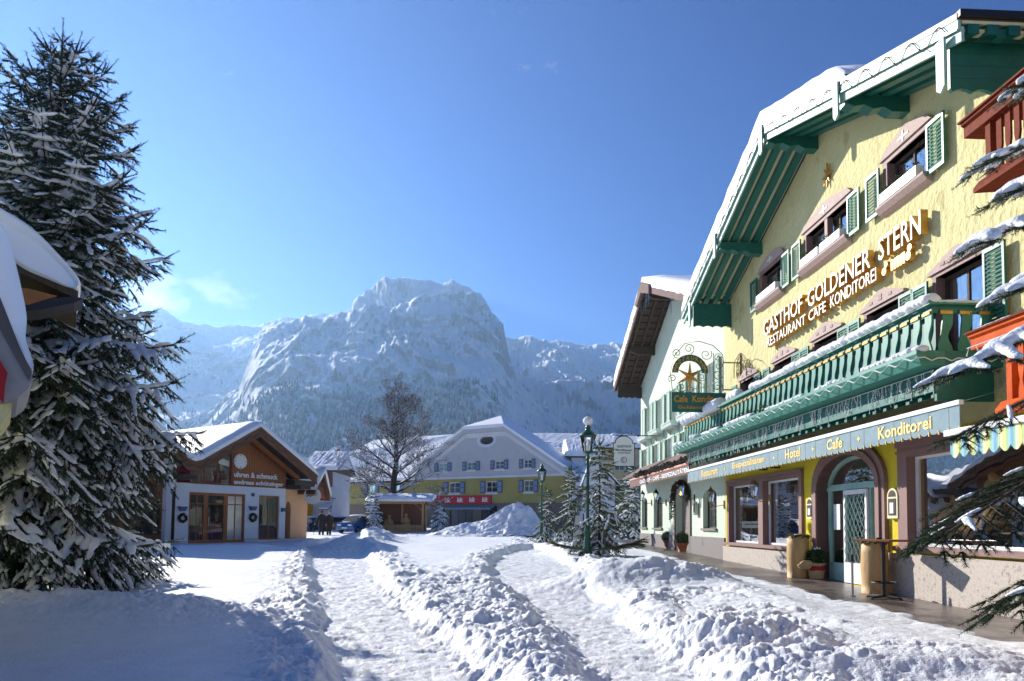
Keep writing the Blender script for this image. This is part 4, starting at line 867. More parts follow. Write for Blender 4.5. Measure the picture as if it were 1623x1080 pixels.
    for i in range(n):
        ua, ub = 8.3+2.55*i/n, 8.3+2.55*(i+1)/n; s_.ext(HF, [(ua, 2.98), (ub, 2.98)]+[(ua+(ub-ua)*(1-k/8), 2.72-.09*math.sin(math.pi*k/8)) for k in range(9)], 1.0+.003*(i % 2), 1.012+.003*(i % 2))
    s_.build('valance', 'striped_cloth', q)
    return t
HOTEL = make_hotel()
# ------------------------------------------------------------------ mint guesthouse
def make_mint():
    t = thing('guesthouse', HF.P(31, 0, .5), 'mint green guesthouse with rows of pale shutters and a dark timber gable roof', 'guesthouse')
    UN, UF = 24.17, 37.2; roof = [(23.6, 9.2), (30.7, 11.9), (37.6, 8.75)]
    X = lambda *r: HF.rect(*r)
    rows2 = [HF.px(x, 560)[0] for x in ()]
    up2 = [(c-.5, c+.5, 6.05, 7.45) for c in (25.6, 28.1, 30.6, 33.1, 35.4)]; up1 = [(c-.5, c+.5, 4.72, 6.0-.1) for c in ()]
    lo = [(c-.5, c+.5, 4.35, 5.4) for c in (26.6, 29.0, 31.4, 33.8, 36.1)]
    # ground floor openings from the picture
    g1 = HF.rect(1017, 790, 1026, 836); g2 = HF.rect(1036, 788, 1050, 837); g3 = HF.rect(1060, 795, 1065, 823); dr = HF.rect(1071, 772, 1094, 874); g4 = HF.rect(1114, 777, 1136, 838)
    holes = [rectp(*h) for h in up2+lo]+[arch(g[0], g[1], g[2], g[3], .28) for g in (g1, g2, g4)]+[rectp(*g3), arch(dr[0], dr[1], dr[2]-.05, dr[3], .6)]
    b = MB(); b.holed(HF, [(UN, .1), (UF, .1), (UF, slope_line(roof, UF)-.15), (30.7, 11.7), (UN, slope_line(roof, UN)-.15)], holes, -.004, .3)
    b.quad(HF.P(UF, 0, .1), HF.P(UF, -10, .1), HF.P(UF, -10, 8.8), HF.P(UF, 0, 8.8)); b.build('wall', 'plaster_mint', t)
    q = MB(); q.box(HF, UN+.01, dr[0]-.02, 0, .05, .1, 1.16).box(HF, dr[1]+.02, UF+.02, 0, .05, .1, 1.16); q.build('plinth', 'plaster_plinth_grey', t)
    for g in (g1, g2, g4): window(HF, g[0], g[1], g[2], g[3], t, 'dark_wood', 'glass', 2, 2, .18, .06, curtain=[(0, .4), (.6, 1)], shape=arch(g[0], g[1], g[2], g[3], .28)); MB().box(HF, g[0]-.06, g[1]+.06, -.1, .08, g[2]-.08, g[2]).build('sill', 'dark_stone', t)
    window(HF, *g3, t, 'dark_wood', 'glass_dark', 1, 1, .15, .05)
    q = MB(); q.holed(HF, arch(dr[0], dr[1], dr[2]-.05, dr[3], .6), [], -.28); q.build('door', 'dark_stone', t)
    q = MB(); ao = arch(dr[0]-.16, dr[1]+.16, dr[2]-.3, dr[3]+.16, .75, 12); q.holed(HF, ao, [arch(dr[0], dr[1], dr[2]-.05, dr[3], .6, 12)], .06, .06); q.build('door_surround', 'dark_stone', t)
    q = MB(); rr = random.Random(3); aa = arch(dr[0]-.08, dr[1]+.08, dr[2]+1.3, dr[3]+.12, .75, 14)[1:]
    for a, c in zip(aa[:-1], aa[1:]):
        for k in range(40):
            f = rr.random(); q.ball(HF.P(a[0]+(c[0]-a[0])*f+rr.uniform(-.1, .1), .13+rr.uniform(-.09, .09), a[1]+(c[1]-a[1])*f+rr.uniform(-.1, .1)), rr.uniform(.02, .05), 4)
    q.build('fir_garland', 'garland', t)
    for k, (a, c, z0, z1) in enumerate(up2+lo):
        window(HF, a, c, z0, z1, t, 'white_paint', 'glass_dark', 2, 2, .12, .06, curtain=[(.05, .95)])
        for x0, x1 in ((a-.55, a-.03), (c+.03, c+.55)): shutter(HF, x0, x1, z0-.05, z1+.03, t, 'mint_shutter', .05)
        bx = MB().extu(HF, [(.06, z0-.3), (.36, z0-.3), (.42, z0-.1), (.06, z0-.1)], a-.3, c+.3).build('flower_box', 'white_box', t)
        q = MB(); q.box(HF, a-.22, c+.22, .415, .43, z0-.27, z0-.24).box(HF, a-.22, c+.22, .415, .43, z0-.16, z0-.13); q.build('trim', 'mint_paint', bx)
        q = MB()
        for e in (a-.15, c+.15): q.extu(HF, [(.0, z0-.55), (.3, z0-.301), (0, z0-.301)], e-.04, e+.04)
        q.build('bracket', 'mint_paint', t)
    OV = 1.3
    off = lambda p, d: [(u, z+d) for u, z in p]
    MB().ext(HF, roof+off(roof[::-1], -.14), OV, -10).build('roof', 'dark_wood', t)
    MB().ext(HF, off(roof, .05)+off(roof[::-1], -.22), OV, OV+.05).build('bargeboard', 'shingle', t)
    q = MB()
    for (a, za), (c, zc) in ((roof[2], roof[1]), (roof[1], roof[0])):
        for v in (.15, .6, 1.05): q.ext(HF, [(a, za-.14), (c, zc-.14), (c, zc-.26), (a, za-.26)], v, v+.1)
        n = 16
        for i in range(n): f = (i+.5)/n; u = a+(c-a)*f; z = za+(zc-za)*f; q.box(HF, u-.03, u+.03, 0, OV-.02, z-.19, z-.142)
    q.build('soffit_boards', 'dark_wood', t)
    for u in (30.7, 34.2): z = slope_line(roof, u)-.15; MB().extu(HF, [(-.1, z), (1.2, z), (1.2, z-.25), (.9, z-.4), (-.1, z-.42)], u-.12, u+.12).build('purlin', 'dark_wood', t)
    q = MB(); q.extu(HF, [(0, 8.7), (1.26, 8.7), (1.26, 8.18), (1.1, 8.12), (.95, 8.18), (.8, 8.12), (.65, 8.18), (.5, 8.12), (.35, 8.18), (.2, 8.12), (0, 8.12)], 36.95, 37.01); q.build('eave_panel', 'dark_wood', t)
    q = MB(); q.ext(HF, [(29.2, 11.5), (30.7, 12.1), (32.0, 11.45), (31.6, 11.25), (30.7, 11.62), (29.2, 11.1)], OV+.051, OV+.16); q.build('gable_cap', 'shingle', t)
    snow_prism(HF, [(37.5, 8.8), (30.7, 11.92), (23.3, 9.1)], OV+.04, -9.5, .5, t, 'roof_snow', seed=14, nz_=.015)
    q = MB(); pts = [HF.P(u, OV+.07, slope_line(roof, u)-.1+.09*math.sin(u*7)) for u in np.linspace(30.7, 37.5, 90)]; q.tube(pts, .012, 4); q.build('light_wire', 'wire_white', t)
    rr = random.Random(8); q = MB()
    for u in (29.9, 30.4, 31.3, 26.2): z = slope_line(roof, u)-.2; q.lathe(HF.P(u, OV, z-rr.uniform(.5, .9)), [(.003, 0), (.02, .3), (.035, .9)], 6)
    q.build('icicle', 'glass_lamp', t)
    # shingled canopy with brown awning
    MB().extu(HF, [(.02, 4.55), (1.0, 3.95), (1.0, 3.88), (.02, 4.4)], 24.4, 37.0).build('canopy', 'shingle', t)
    ua, ub = 34.9, 24.9
    aw = MB().quad(HF.P(ub, .02, 4.0), HF.P(ua, .02, 4.0), HF.P(ua, 1.02, 3.74), HF.P(ub, 1.02, 3.74)).build('awning', 'awning_brown', t); LOC[aw] = LOC[t]; aw['label'] = 'brown awning with white capital lettering'
    MB().box(HF, ub, ua, 1.0, 1.06, 3.7, 3.77).build('front_bar', 'salmon', aw)
    q = MB(); n = 34
    for i in range(n):
        a, c = ub+(ua-ub)*i/n, ub+(ua-ub)*(i+1)/n; q.ext(HF, [(a, 3.7), (c, 3.7)]+[(a+(c-a)*(1-k/6), 3.4-.05*math.sin(math.pi*k/6)) for k in range(7)], 1.02+.003*(i % 2), 1.035+.003*(i % 2))
    q.build('valance', 'awning_brown', aw)
    text(HF, 'GASTHOF - CAFE - EISSPEZIALITÄTEN', HF.px(1014, 770, 1.04)[0], HF.px(1092, 755, 1.04)[0], 3.43, 3.63, 1.045, .005, 'sign_white', aw, 'lettering', .03)
    rr = random.Random(9); q = MB()
    for i in range(900):
        u = rr.uniform(25.0, 33.8); q.ball(HF.P(u, 1.02+rr.uniform(-.1, .1), 3.88+rr.uniform(-.12, .1)+.03*math.sin(u*3)), rr.uniform(.025, .06), 4)
    q.build('fir_garland', 'garland', t)
    ua_, za_ = HF.px(1030, 690); ub_, zb_ = HF.px(1082, 655); text(HF, 'Familie', ua_, ub_, 5.62, 5.95, .004, .004, 'mint_paint', t, 'painted_lettering', .0, shear=.3)
    return t
mat('mint_shutter', (.30, .46, .38), (.25, .40, .33), .6, 5); mat('white_box', (.70, .76, .72), None, .6)
make_mint()
# ------------------------------------------------------------------ jewellery shop
z3 = lambda x, y: (190+x/4.5, 640+y/4.5)
def make_shop():
    f = Fr(-15.33, 33, R(35), -1); t = thing('shop', f.P(3, 0, .5), 'white jewellery shop with carved timber double gable and a clock under its roof', 'shop')
    g = lambda x, y, v=0: f.px(*z3(x, y), v)
    uL, uR = g(395, 700)[0], g(1180, 700)[0]; zt = g(1190, 605)[1]; zb = .2
    dr = (g(490, 800)[0], g(893, 800)[0], .5, g(510, 630)[1]); wr = (g(990, 800)[0], g(1135, 800)[0], .62, g(1010, 650)[1]-.03)
    b = MB(); b.holed(f, [(uL, zb), (uR, zb), (uR, zt), (uL, zt)], [rectp(*dr), rectp(*wr)], 0, .2); b.build('wall', 'plaster_white', t)
    q = MB(); q.box(f, uR, uR+.02, -8, 0, zb, zt); q.box(f, uL, dr[0], .0, .03, zb, .62).box(f, dr[1], wr[0], 0, .03, zb, .72).box(f, wr[1], uR, 0, .03, zb, .72); q.build('plinth', 'plaster_grey', t)
    # roof outline
    OV = 1.1; P = lambda x, y: f.px(*z3(x, y), OV)
    lp, va, pk, re = P(150, 75), P(530, 440), P(995, 175), P(1400, 548); ll = (lp[0]-(va[0]-lp[0]), va[1]-.1)
    line = [(ll[0], ll[1]), (lp[0], lp[1]), (va[0]-.35, va[1]+.22), (va[0], va[1]+.12), (va[0]+.35, va[1]+.22), (pk[0], pk[1]), (re[0], re[1]+.2)]
    off = lambda p, d: [(u, z+d) for u, z in p]
    MB().ext(f, off(line, .02)+off(line[::-1], -.1), OV, -9).build('roof', 'dark_wood', t)
    fa = MB(); fa.ext(f, off(line, .0)+off(line[::-1], -.38), OV, OV+.08); fa.build('fascia', 'carved_wood', t)
    fa = MB(); fa.ext(f, off(line, .06)+off(line[::-1], -.03), OV-.02, OV+.14); fa.ext(f, off(line, -.36)+off(line[::-1], -.42), OV, OV+.12); fa.build('trim', 'brown_wood', t)
    pts = []; q = MB()
    for (a, za), (c, zc) in zip(line[:-1], line[1:]):
        n = max(1, int(abs(c-a)/.1))
        for i in range(n): u = a+(c-a)*i/n; pts.append(f.P(u, OV+.09, za+(zc-za)*i/n-.2+.08*math.sin(u*9)))
    q.tube(pts, .02, 4); q.build('carved_vine', 'wire_dark', t)
    s0 = snow_prism(f, off(line, .04), OV+.1, -8.5, .34, t, 'roof_snow', seed=21, nz_=.012, res=.2)
    # timber gable field, clock and lettering
    ga = MB(); gl = g(800, 340); zz = zt
    top = [(u, z-.42) for u, z in line if u > va[0]]
    def rz(u): return slope_line(line, u)-.38
    ua, ub = g(508, 480)[0], uR
    outer = [(ua, zz), (ub, zz)]+[(u, rz(u)) for u in np.linspace(ub, ua, 30)]
    um = g(797, 500)[0]; gh = [(ua+.05, zz+.06), (um-.05, zz+.06)]+[(u, rz(u)-.08) for u in np.linspace(um-.05, ua+.05, 10)]
    ga.holed(f, outer, [gh], -.01, .12); ga.build('gable_boards', 'orange_wood', t); gj = MB(); u_ = um+.16
    while u_ < ub-.05: gj.box(f, u_-.008, u_+.008, -.01, -.005, zz+.06, rz(u_)-.02); u_ += .14
    gj.build('board_joints', 'dark_wood', t)
    gw = MB()
    for k in range(4): u = ua+.05+(um-.1-ua)*k/3; gw.box(f, u-.03, u+.03, -.09, -.03, zz+.06, rz(u)-.07)
    gw.box(f, ua, um, -.08, -.04, zz+.5, zz+.54); gw = gw.build('window', 'brown_wood', t)
    MB().holed(f, gh, [], -.06).build('pane', 'glass', gw); rm = MB(); rm.box(f, ua, um, -1.2, -1.18, zz, zz+1.5).box(f, ua+.9, um, -.9, -.88, zz, zz+1.0); rm.build('room_backing', 'interior_red', gw)
    MB().box(f, ua-.02, ua, -.02, .05, zz, rz(ua)).box(f, um-.04, um+.04, 0, .05, zz, rz(um)).box(f, ua, ub, 0, .04, zz-.02, zz+.05).build('beam', 'brown_wood', t)
    ck = g(862, 412, .08); r = .36; cl = MB().ext(f, [(ck[0]+r*math.cos(a), ck[1]+r*math.sin(a)) for a in np.linspace(0, 2*math.pi, 33)[:-1]], .02, .08).build('clock', 'sign_white', t)
    q = MB()
    for k in range(12):
        a = k*math.pi/6; L = .07 if k % 3 == 0 else .03; c, s_ = math.cos(a), math.sin(a); w_ = .018 if k % 3 == 0 else .01
        q.ext(f, [(ck[0]+c*(r-.03)-s_*w_, ck[1]+s_*(r-.03)+c*w_), (ck[0]+c*(r-.03)+s_*w_, ck[1]+s_*(r-.03)-c*w_), (ck[0]+c*(r-.03-L)+s_*w_, ck[1]+s_*(r-.03-L)-c*w_), (ck[0]+c*(r-.03-L)-s_*w_, ck[1]+s_*(r-.03-L)+c*w_)], .08, .09)
    q.build('hour_marks', 'dark_metal', cl)
    a = g(817, 520, .08); c = g(1127, 535, .08); z1 = g(817, 487, .08)[1]; text(f, 'uhren & schmuck', a[0], c[0], a[1]-.02, z1+.03, .05, .03, 'sign_white', t, 'lettering', .025)
    a = g(815, 575, .08); c = g(1168, 590, .08); z1 = g(815, 540, .08)[1]; text(f, 'andreas schützinger', a[0], c[0], a[1]-.05, z1, .05, .03, 'sign_white', t, 'lettering', .025)
    # door and windows
    n3 = [dr[0]+(dr[1]-dr[0])*k for k in (0, .3, .655, 1)]
    for k in range(3):
        a, c = n3[k], n3[k+1]; q = MB(); wd = .1
        q.box(f, a, a+wd, -.14, -.06, dr[2], dr[3]).box(f, c-wd, c, -.14, -.06, dr[2], dr[3]).box(f, a+wd, c-wd, -.14, -.06, dr[2], dr[2]+.15).box(f, a+wd, c-wd, -.14, -.06, dr[3]-.12, dr[3])
        if k != 1: q.box(f, (a+c)/2-.02, (a+c)/2+.02, -.12, -.08, dr[2]+.15, dr[3]-.12)
        q.box(f, a+wd, c-wd, -.12, -.08, dr[3]-.55, dr[3]-.5)
        o = q.build('door' if k == 1 else 'window', 'orange_wood', t); MB().quad(f.P(a+.02, -.1, dr[2]), f.P(c-.02, -.1, dr[2]), f.P(c-.02, -.1, dr[3]), f.P(a+.02, -.1, dr[3])).build('pane', 'glass', o)
        if k == 1: MB().box(f, a+.13, a+.16, -.06, -.02, 1.3, 1.75).build('handle', 'steel', o)
    window(f, *wr, t, 'orange_wood', 'glass', 2, 1, .08, .09); MB().box(f, wr[0]+.1, wr[1]-.1, -.4, -.15, wr[2], wr[2]+.55).box(f, wr[0]+.1, wr[1]-.1, -.38, -.17, wr[2]+.55, wr[2]+.62).build('display_shelf', 'brown_wood', t)
    rm = MB(); rm.box(f, dr[0]-.5, dr[1]+.5, -2.6, -2.58, 0, 3.2).box(f, dr[0]-.5, dr[1]+.5, -2.6, -.2, .2, .48); rm.box(f, dr[0]+.1, dr[0]+.55, -.8, -.7, .5, 2.2)
    rm.build('showroom', 'interior', t); MB().box(f, dr[0]+1.2, dr[0]+1.45, -1.0, -.9, .5, 1.7).box(f, dr[0]+1.9, dr[0]+2.3, -1.2, -1.0, .5, 1.6).build('display_stand', 'interior_red', t)
    MB().box(f, *[g(948, 650)[0]-.1, g(948, 650)[0]+.1], 0, .02, g(948, 662)[1], g(948, 637)[1]).build('house_number', 'dark_blue', t)
    # left bay behind the spruce
    co = MB(); cu = g(360, 800, .5)[0]; co.box(f, cu-.22, cu+.05, .2, .5, .1, g(400, 400)[1]); co.build('column', 'plaster_grey', t)
    ba = MB(); ba.holed(f, [(ll[0]+.6, .2), (uL-.02, .2), (uL-.02, g(400, 440)[1]), (lp[0], lp[1]-.4), (ll[0]+.6, ll[1]-.2)], [rectp(lp[0]+.2, uL-.5, .9, 2.4)], -.3, .1); ba.build('bay_boards', 'brown_wood', t)
    window(f, lp[0]+.2, uL-.5, .9, 2.4, t, 'dark_wood', 'glass', 2, 1, .38, .07)
    for u, z in ((va[0], va[1]-.42), (re[0]-.5, re[1]-.3)): MB().box(f, u-.45, u+.2, -.2, OV-.05, z-.18, z).build('purlin', 'dark_wood', t)
    a_ = MB(); hh = top; a_.ext(f, [(pk[0]+.05, rz(pk[0])-.0), (re[0]-.6, rz(re[0]-.6)), (re[0]-.6, rz(re[0]-.6)-.22), (pk[0]+.05, rz(pk[0])-.22)], .3, .5); a_.build('rafter', 'orange_wood', t)
    # wreaths and lamps
    for lab, (x, y) in (('round fir wreath left of the wooden shop door', (447, 815)), ('round fir wreath right of the wooden shop door', (948, 812))):
        u, z = g(x, y, .05); w_ = thing('wreath', f.P(u, .06, z), lab, 'wreath', 'wreaths on the shop wall'); q = MB(); rr = random.Random(int(x))
        for k in range(260): a = rr.uniform(0, 6.283); rd = .17+rr.uniform(-.06, .06); q.ball(f.P(u+rd*math.cos(a), .07+rr.uniform(-.04, .04), z+rd*math.sin(a)), rr.uniform(.015, .035), 4)
        q.build('greenery', 'garland', w_); MB().ball(f.P(u, .1, z+.17), .03, 8).build('bow', 'red_cloth', w_)
        l = thing('wall_lamp', f.P(u, .1, z+.4), 'dark wedge wall lamp above the '+('left' if x < 500 else 'right')+' fir wreath', 'wall lamp', 'wedge lamps on the shop wall')
        q = MB(); u2, z2 = g(x+3, y-65, .1); q.ext(f, [(u2-.2, z2+.1), (u2+.2, z2+.1), (u2+.1, z2-.1), (u2-.12, z2-.1)], 0, .18); q.build('lamp_body', 'dark_blue', l); MB().box(f, u2-.15, u2+.15, .02, .16, z2+.1, z2+.11).build('diffuser', 'sign_white', l)
    u2, z2 = g(1168, 757, .1); l = thing('wall_lamp', f.P(u2, 0, z2), 'small dark wall lamp on the right corner of the shop', 'wall lamp'); MB().box(f, u2-.08, u2+.08, 0, .15, z2-.1, z2+.1).build('lamp_body', 'dark_blue', l); MB().box(f, u2-.06, u2+.06, .01, .14, z2-.115, z2-.1).build('diffuser', 'sign_white', l)
make_shop()

# ------------------------------------------------------------------ simple houses
def house(name, f, u0, u1, z0, ze, ridge_u, zr, depth, label, wallm, cat='house', roof_over=.6, sth=.35, wins=(), wm='white_paint', verge='dark_wood', shut=None, group=None, snow_=True, chimney=(), seed=0, band=None, front_over=.5):
    t = thing(name, f.P((u0+u1)/2, 0, z0), label, cat, group)
    b = MB(); outer = [(u0, z0), (u1, z0), (u1, ze)]+([(ridge_u, zr)] if ridge_u is not None else [])+[(u0, ze)]
    hs = [rectp(*w_) for w_ in wins]; b.holed(f, outer, hs, 0, .2)
    b.quad(f.P(u1, 0, z0), f.P(u1, -depth, z0), f.P(u1, -depth, ze), f.P(u1, 0, ze)); b.quad(f.P(u0, 0, z0), f.P(u0, -depth, z0), f.P(u0, -depth, ze), f.P(u0, 0, ze))
    b.build('wall', wallm, t)
    if ridge_u is not None:
        sl = (zr-ze)/max(.1, (u1-ridge_u)); sl0 = (zr-ze)/max(.1, (ridge_u-u0)); line = [(u0-roof_over, ze-sl0*roof_over+.02), (ridge_u, zr+.02), (u1+roof_over, ze-sl*roof_over+.02)]
        MB().ext(f, [(u, z+.14) for u, z in line]+[(u, z) for u, z in line[::-1]], front_over, -depth-front_over).build('roof', verge, t)
        if snow_: snow_prism(f, [(u, z+.15) for u, z in line], front_over+.05, -depth-front_over, sth, t, 'roof_snow', seed=seed, res=.6)
    else:
        q = MB(); q.extu(f, [(front_over, ze), (-depth/2, zr), (-depth-front_over, ze), (-depth-front_over, ze+.15), (-depth/2, zr+.15), (front_over, ze+.15)], u0-roof_over, u1+roof_over); q.build('roof', verge, t)
        if snow_:
            V = []; n = 24; pr = [(front_over+.1, ze+.12), (front_over+.08, ze+.15+sth*.8), (front_over-.5, ze+.15+sth+(zr-ze)*.05)]+[(-depth*k/12, ze+(zr-ze)*min(1, (k+.3)/6) if k < 6 else ze+(zr-ze)*max(0, (12-k)/6)) for k in range(1, 12)]; pr = [pr[0], pr[1], pr[2]]+[(v, z+.15+sth) for v, z in pr[3:]]
            q = MB(); rr = random.Random(seed); k = len(pr)
            for i in range(n+1): u = u0-roof_over+(u1-u0+2*roof_over)*i/n; V += [f.P(u, v, z+rr.uniform(-.03, .03)*(1 if j else 0)-(.2 if i in (0, n) and j else 0)) for j, (v, z) in enumerate(pr)]
            q.add(V, [(i*k+j, i*k+j+1, (i+1)*k+j+1, (i+1)*k+j) for i in range(n) for j in range(k-1)]); 
            q.add([V[j] for j in range(k)], [tuple(range(k))]); q.add([V[n*k+j] for j in range(k)], [tuple(range(k))]); q.build('roof_snow', 'roof_snow', t, smooth=False)
    for w_ in wins:
        window(f, *w_, t, wm, 'glass_dark', 2, 2, .1, .07)
        if shut:
            hw = (w_[1]-w_[0])*.5
            for a, c in ((w_[0]-hw-.04, w_[0]-.04), (w_[1]+.04, w_[1]+hw+.04)): MB().box(f, a, c, .03, .08, w_[2], w_[3]).build('shutter', shut, t)
    for (u, v, zb, zt_) in chimney:
        c = MB().box(f, u-.4, u+.4, v-.4, v+.4, zb, zt_).build('chimney', 'dark_stone', t); MB().ball(f.P(u, v, zt_+.05), .55, 12, (1, 1, .45)).build('snow_cap', 'roof_snow', c, True)
    return t
# ------------------------------------------------------------------ store with the half-hipped gable
def make_store():
    z5 = lambda x, y: (660+x/4.696, 640+y/4.696)
    az = R(-57); c0 = dpt(899, 840, 75); f = Fr(c0.x, c0.y, az, 1); g = lambda x, y, v=0: f.px(*z5(x, y), v)
    t = thing('store', f.P(8, 0, .8), 'grey and olive store with half-hipped snowy gable, blue shutters and an oval attic window', 'store')
    u_r, u_l = 0.0, f.px(548, 800)[0]; zc = g(700, 540)[1]; zg = g(800, 738)[1]
    pr = [g(0, 478, .6), g(345, 195, .6), g(513, 92, .6), g(648, 168, .6), g(1160, 508, .6)]
    ug = g(30, 500)[0]                     # left end of the gabled front
    hipz = (pr[1][1]+pr[3][1])/2
    line = [(ug+1.5, pr[0][1]-.9), (pr[1][0], hipz-.0), (pr[3][0], hipz), (pr[4][0]-.6, pr[4][1]-.5)]
    W1 = [g2 for g2 in ((168, 458, 230, 506), (377, 425, 440, 490), (586, 415, 650, 482), (798, 425, 856, 477))]; W2 = [(243, 588, 322, 668), (518, 578, 600, 660), (800, 572, 870, 655)]
    rr_ = lambda r: (lambda a, b: (min(a[0], b[0]), max(a[0], b[0]), min(a[1], b[1]), max(a[1], b[1])))(g(r[0], r[1]), g(r[2], r[3]))
    w1 = [rr_(r) for r in W1]; w2 = [rr_(r) for r in W2]; zA = sum(w[2] for w in w1)/4; zB = sum(w[3] for w in w1)/4; w1 = [(w[0], w[1], zA, zB) for w in w1]
    zA = sum(w[2] for w in w2)/3; zB = sum(w[3] for w in w2)/3; w2 = [(w[0], w[1], zA, zB) for w in w2]
    ov = g(523, 272); oval = [(ov[0]+.95*math.cos(a), ov[1]+.5*math.sin(a)) for a in np.linspace(0, 6.2832, 25)[:-1]]
    b = MB(); eR, eL = (0, pr[4][1]-.5), (ug, line[0][1]+.55)
    b.holed(f, [(u_r, zc), (ug, zc), (ug, slope_line(line, ug)-.2), (line[1][0], hipz-.25), (line[2][0], hipz-.25), (0, slope_line(line, 0)-.2)], [rectp(*w) for w in w1]+[oval], 0, .25); b.build('gable_wall', 'plaster_grey', t)
    u_w = u_l; b = MB(); w3 = [(ug+3.2, ug+4.4, w2[0][2], w2[0][3]), (ug+7.2, ug+8.4, w2[0][2], w2[0][3])]
    b.holed(f, [(0, zg), (u_w, zg), (u_w, zc-.02), (0, zc-.02)], [rectp(*w) for w in w2+w3], .0, .2); b.quad(f.P(0, 0, 0), f.P(0, -14, 0), f.P(0, -14, zc), f.P(0, 0, zc)); b.build('wall', 'plaster_olive', t)
    MB().box(f, -.05, u_w, 0, .12, zc-.12, zc+.12).build('cornice', 'plaster_white', t)
    b = MB(); wn = []; x0 = g(1100, 800)[0]
    sh = [(g(600, 800)[0], g(480, 800)[0], 1.3, zg-.3), (g(420, 800)[0], g(250, 800)[0], .9, zg-.35), (g(235, 800)[0], g(190, 800)[0], .9, zg-.35), (ug+3, ug+5.5, 1.2, zg-.6)]
    sh = [(min(a, c), max(a, c), z0, z1) for a, c, z0, z1 in sh]
    b.holed(f, [(0, 0), (u_w, 0), (u_w, zg), (0, zg)], [rectp(*s) for s in sh], -.01, .25); b.build('ground_floor_wall', 'dark_stone', t)
    for s in sh: window(f, *s, t, 'dark_metal', 'glass_dark', 3, 1, .12, .08)
    a, c = f.px(702, 800, .8)[0], f.px(780, 800, .8)[0]; aw = MB().extu(f, [(0, zg-.2), (.9, zg-.55), (.9, zg-.75), (0, zg-.4)], min(a, c)+.2, max(a, c)+1.0).build('canopy', 'awning_blue', t)
    for w in w1+w2+w3:
        window(f, *w, t, 'white_paint', 'glass_dark', 2, 2, .1, .08); hw = (w[1]-w[0])*.42
        MB().box(f, w[0]-.1, w[1]+.1, .005, .05, w[2]-.2, w[2]-.02).build('sill', 'plaster_white', t)
        for p, q_ in ((w[0]-hw-.1, w[0]-.06), (w[1]+.06, w[1]+hw+.1)):
            s = MB().box(f, p, q_, .05, .1, w[2]-.05, w[3]+.05).build('shutter', 'dark_blue', t); MB().box(f, p+.09, q_-.09, .1, .108, w[2]+.08, (w[2]+w[3])/2-.04).box(f, p+.09, q_-.09, .1, .108, (w[2]+w[3])/2+.04, w[3]-.08).build('panel', 'blue_shutter', s)
    q = MB(); q.holed(f, [(ov[0]+1.35*math.cos(a), ov[1]+.82*math.sin(a)) for a in np.linspace(0, 6.2832, 25)[:-1]], [oval], .04, .04); q.build('window_surround', 'plaster_white', t)
    w_ = MB().holed(f, oval, [], -.2).build('window', 'interior', t); w_['label'] = 'dark oval attic window'
    # bargeboards
    q = MB(); lo = [(u, z-.55) for u, z in line]; q.ext(f, [(u, z-.02) for u, z in line]+[(u, z-.45) for u, z in line[::-1]], .0, .5); q.build('bargeboard', 'plaster_grey', t)
    q = MB(); q.ext(f, [(u, z-.45) for u, z in line]+[(u, z-.95) for u, z in line[::-1]], .005, .1); q.build('trim', 'plaster_white', t)
    D_ = 4.5; zr = pr[2][1]; um = (line[1][0]+line[2][0])/2
    # main roof planes with the little hip in front
    b = MB(); A = [f.P(line[0][0], .6, line[0][1]), f.P(line[1][0], .6, hipz), f.P(line[2][0], .6, hipz), f.P(line[3][0], .6, line[3][1])]; rg = f.P(um, -3.0, zr+.2); bk = [f.P(line[0][0], -D_, line[0][1]), f.P(um, -D_, zr+.2), f.P(line[3][0], -D_, line[3][1])]
    def thick(q, pts, th): q.prism(pts, [p+Vector((0, 0, th)) for p in pts])
    thick(b, [A[1], A[2], rg], .35); b.build('hip_snow', 'roof_snow', t)
    b = MB(); thick(b, [A[0], A[1], rg, bk[1], bk[0]], .3); thick(b, [A[3], A[2], rg, bk[1], bk[2]], .3); b.build('roof_snow', 'roof_snow', t)
    # wing to the left: long roof seen from the eave side
    e0 = f.px(533.6, 765, .6); r1 = f.px(593, 701, -6); r0 = f.px(552, 720, -2.5)
    b = MB(); er = ug+.3; ez = e0[1]; zr2 = f.px(650, 697, -7)[1]
    rl = f.px(593, 701, -7)[0]
    thick(b, [f.P(er, .6, ez), f.P(e0[0], .6, ez), f.P(f.px(552, 720, -3.2)[0], -3.2, f.px(552, 720, -3.2)[1]-.2), f.P(rl, -7, zr2), f.P(er, -7, zr2)], .3)
    thick(b, [f.P(er, -7, zr2), f.P(rl, -7, zr2), f.P(e0[0], -14, ez), f.P(er, -14, ez)], .3)
    thick(b, [f.P(rl, -7, zr2), f.P(e0[0], -14, ez), f.P(e0[0], .6, ez)], .3)
    b.build('wing_roof_snow', 'roof_snow', t); MB().box(f, er, e0[0], .3, .55, ez-.2, ez-.01).build('gutter', 'dark_metal', t)
    b = MB(); b.box(f, u_w-.02, u_w, -12, 0, 0, zc); b.build('end_wall', 'plaster_olive', t)
    # red shop sign with white letters
    a = g(185, 690, .15); c = g(556, 680, .15); z0 = g(370, 747, .15)[1]; z1 = g(370, 686, .15)[1]
    sg = thing('shop_sign', f.P(a[0], .1, z0), 'long red sign with white kik lettering on the olive store front', 'shop sign'); MB().box(f, min(a[0], c[0]), max(a[0], c[0])+.9, .02, .2, z0, z1).build('board', 'red_sign', sg)
    for x in (232, 326, 416, 512):
        ua, ub = g(x-23, 700, .2)[0], g(x+23, 700, .2)[0]; text(f, 'kik', ua, ub, z0+.2, z1-.18, .2, .03, 'sign_white', sg, 'lettering', .04, shear=.15)
make_store()
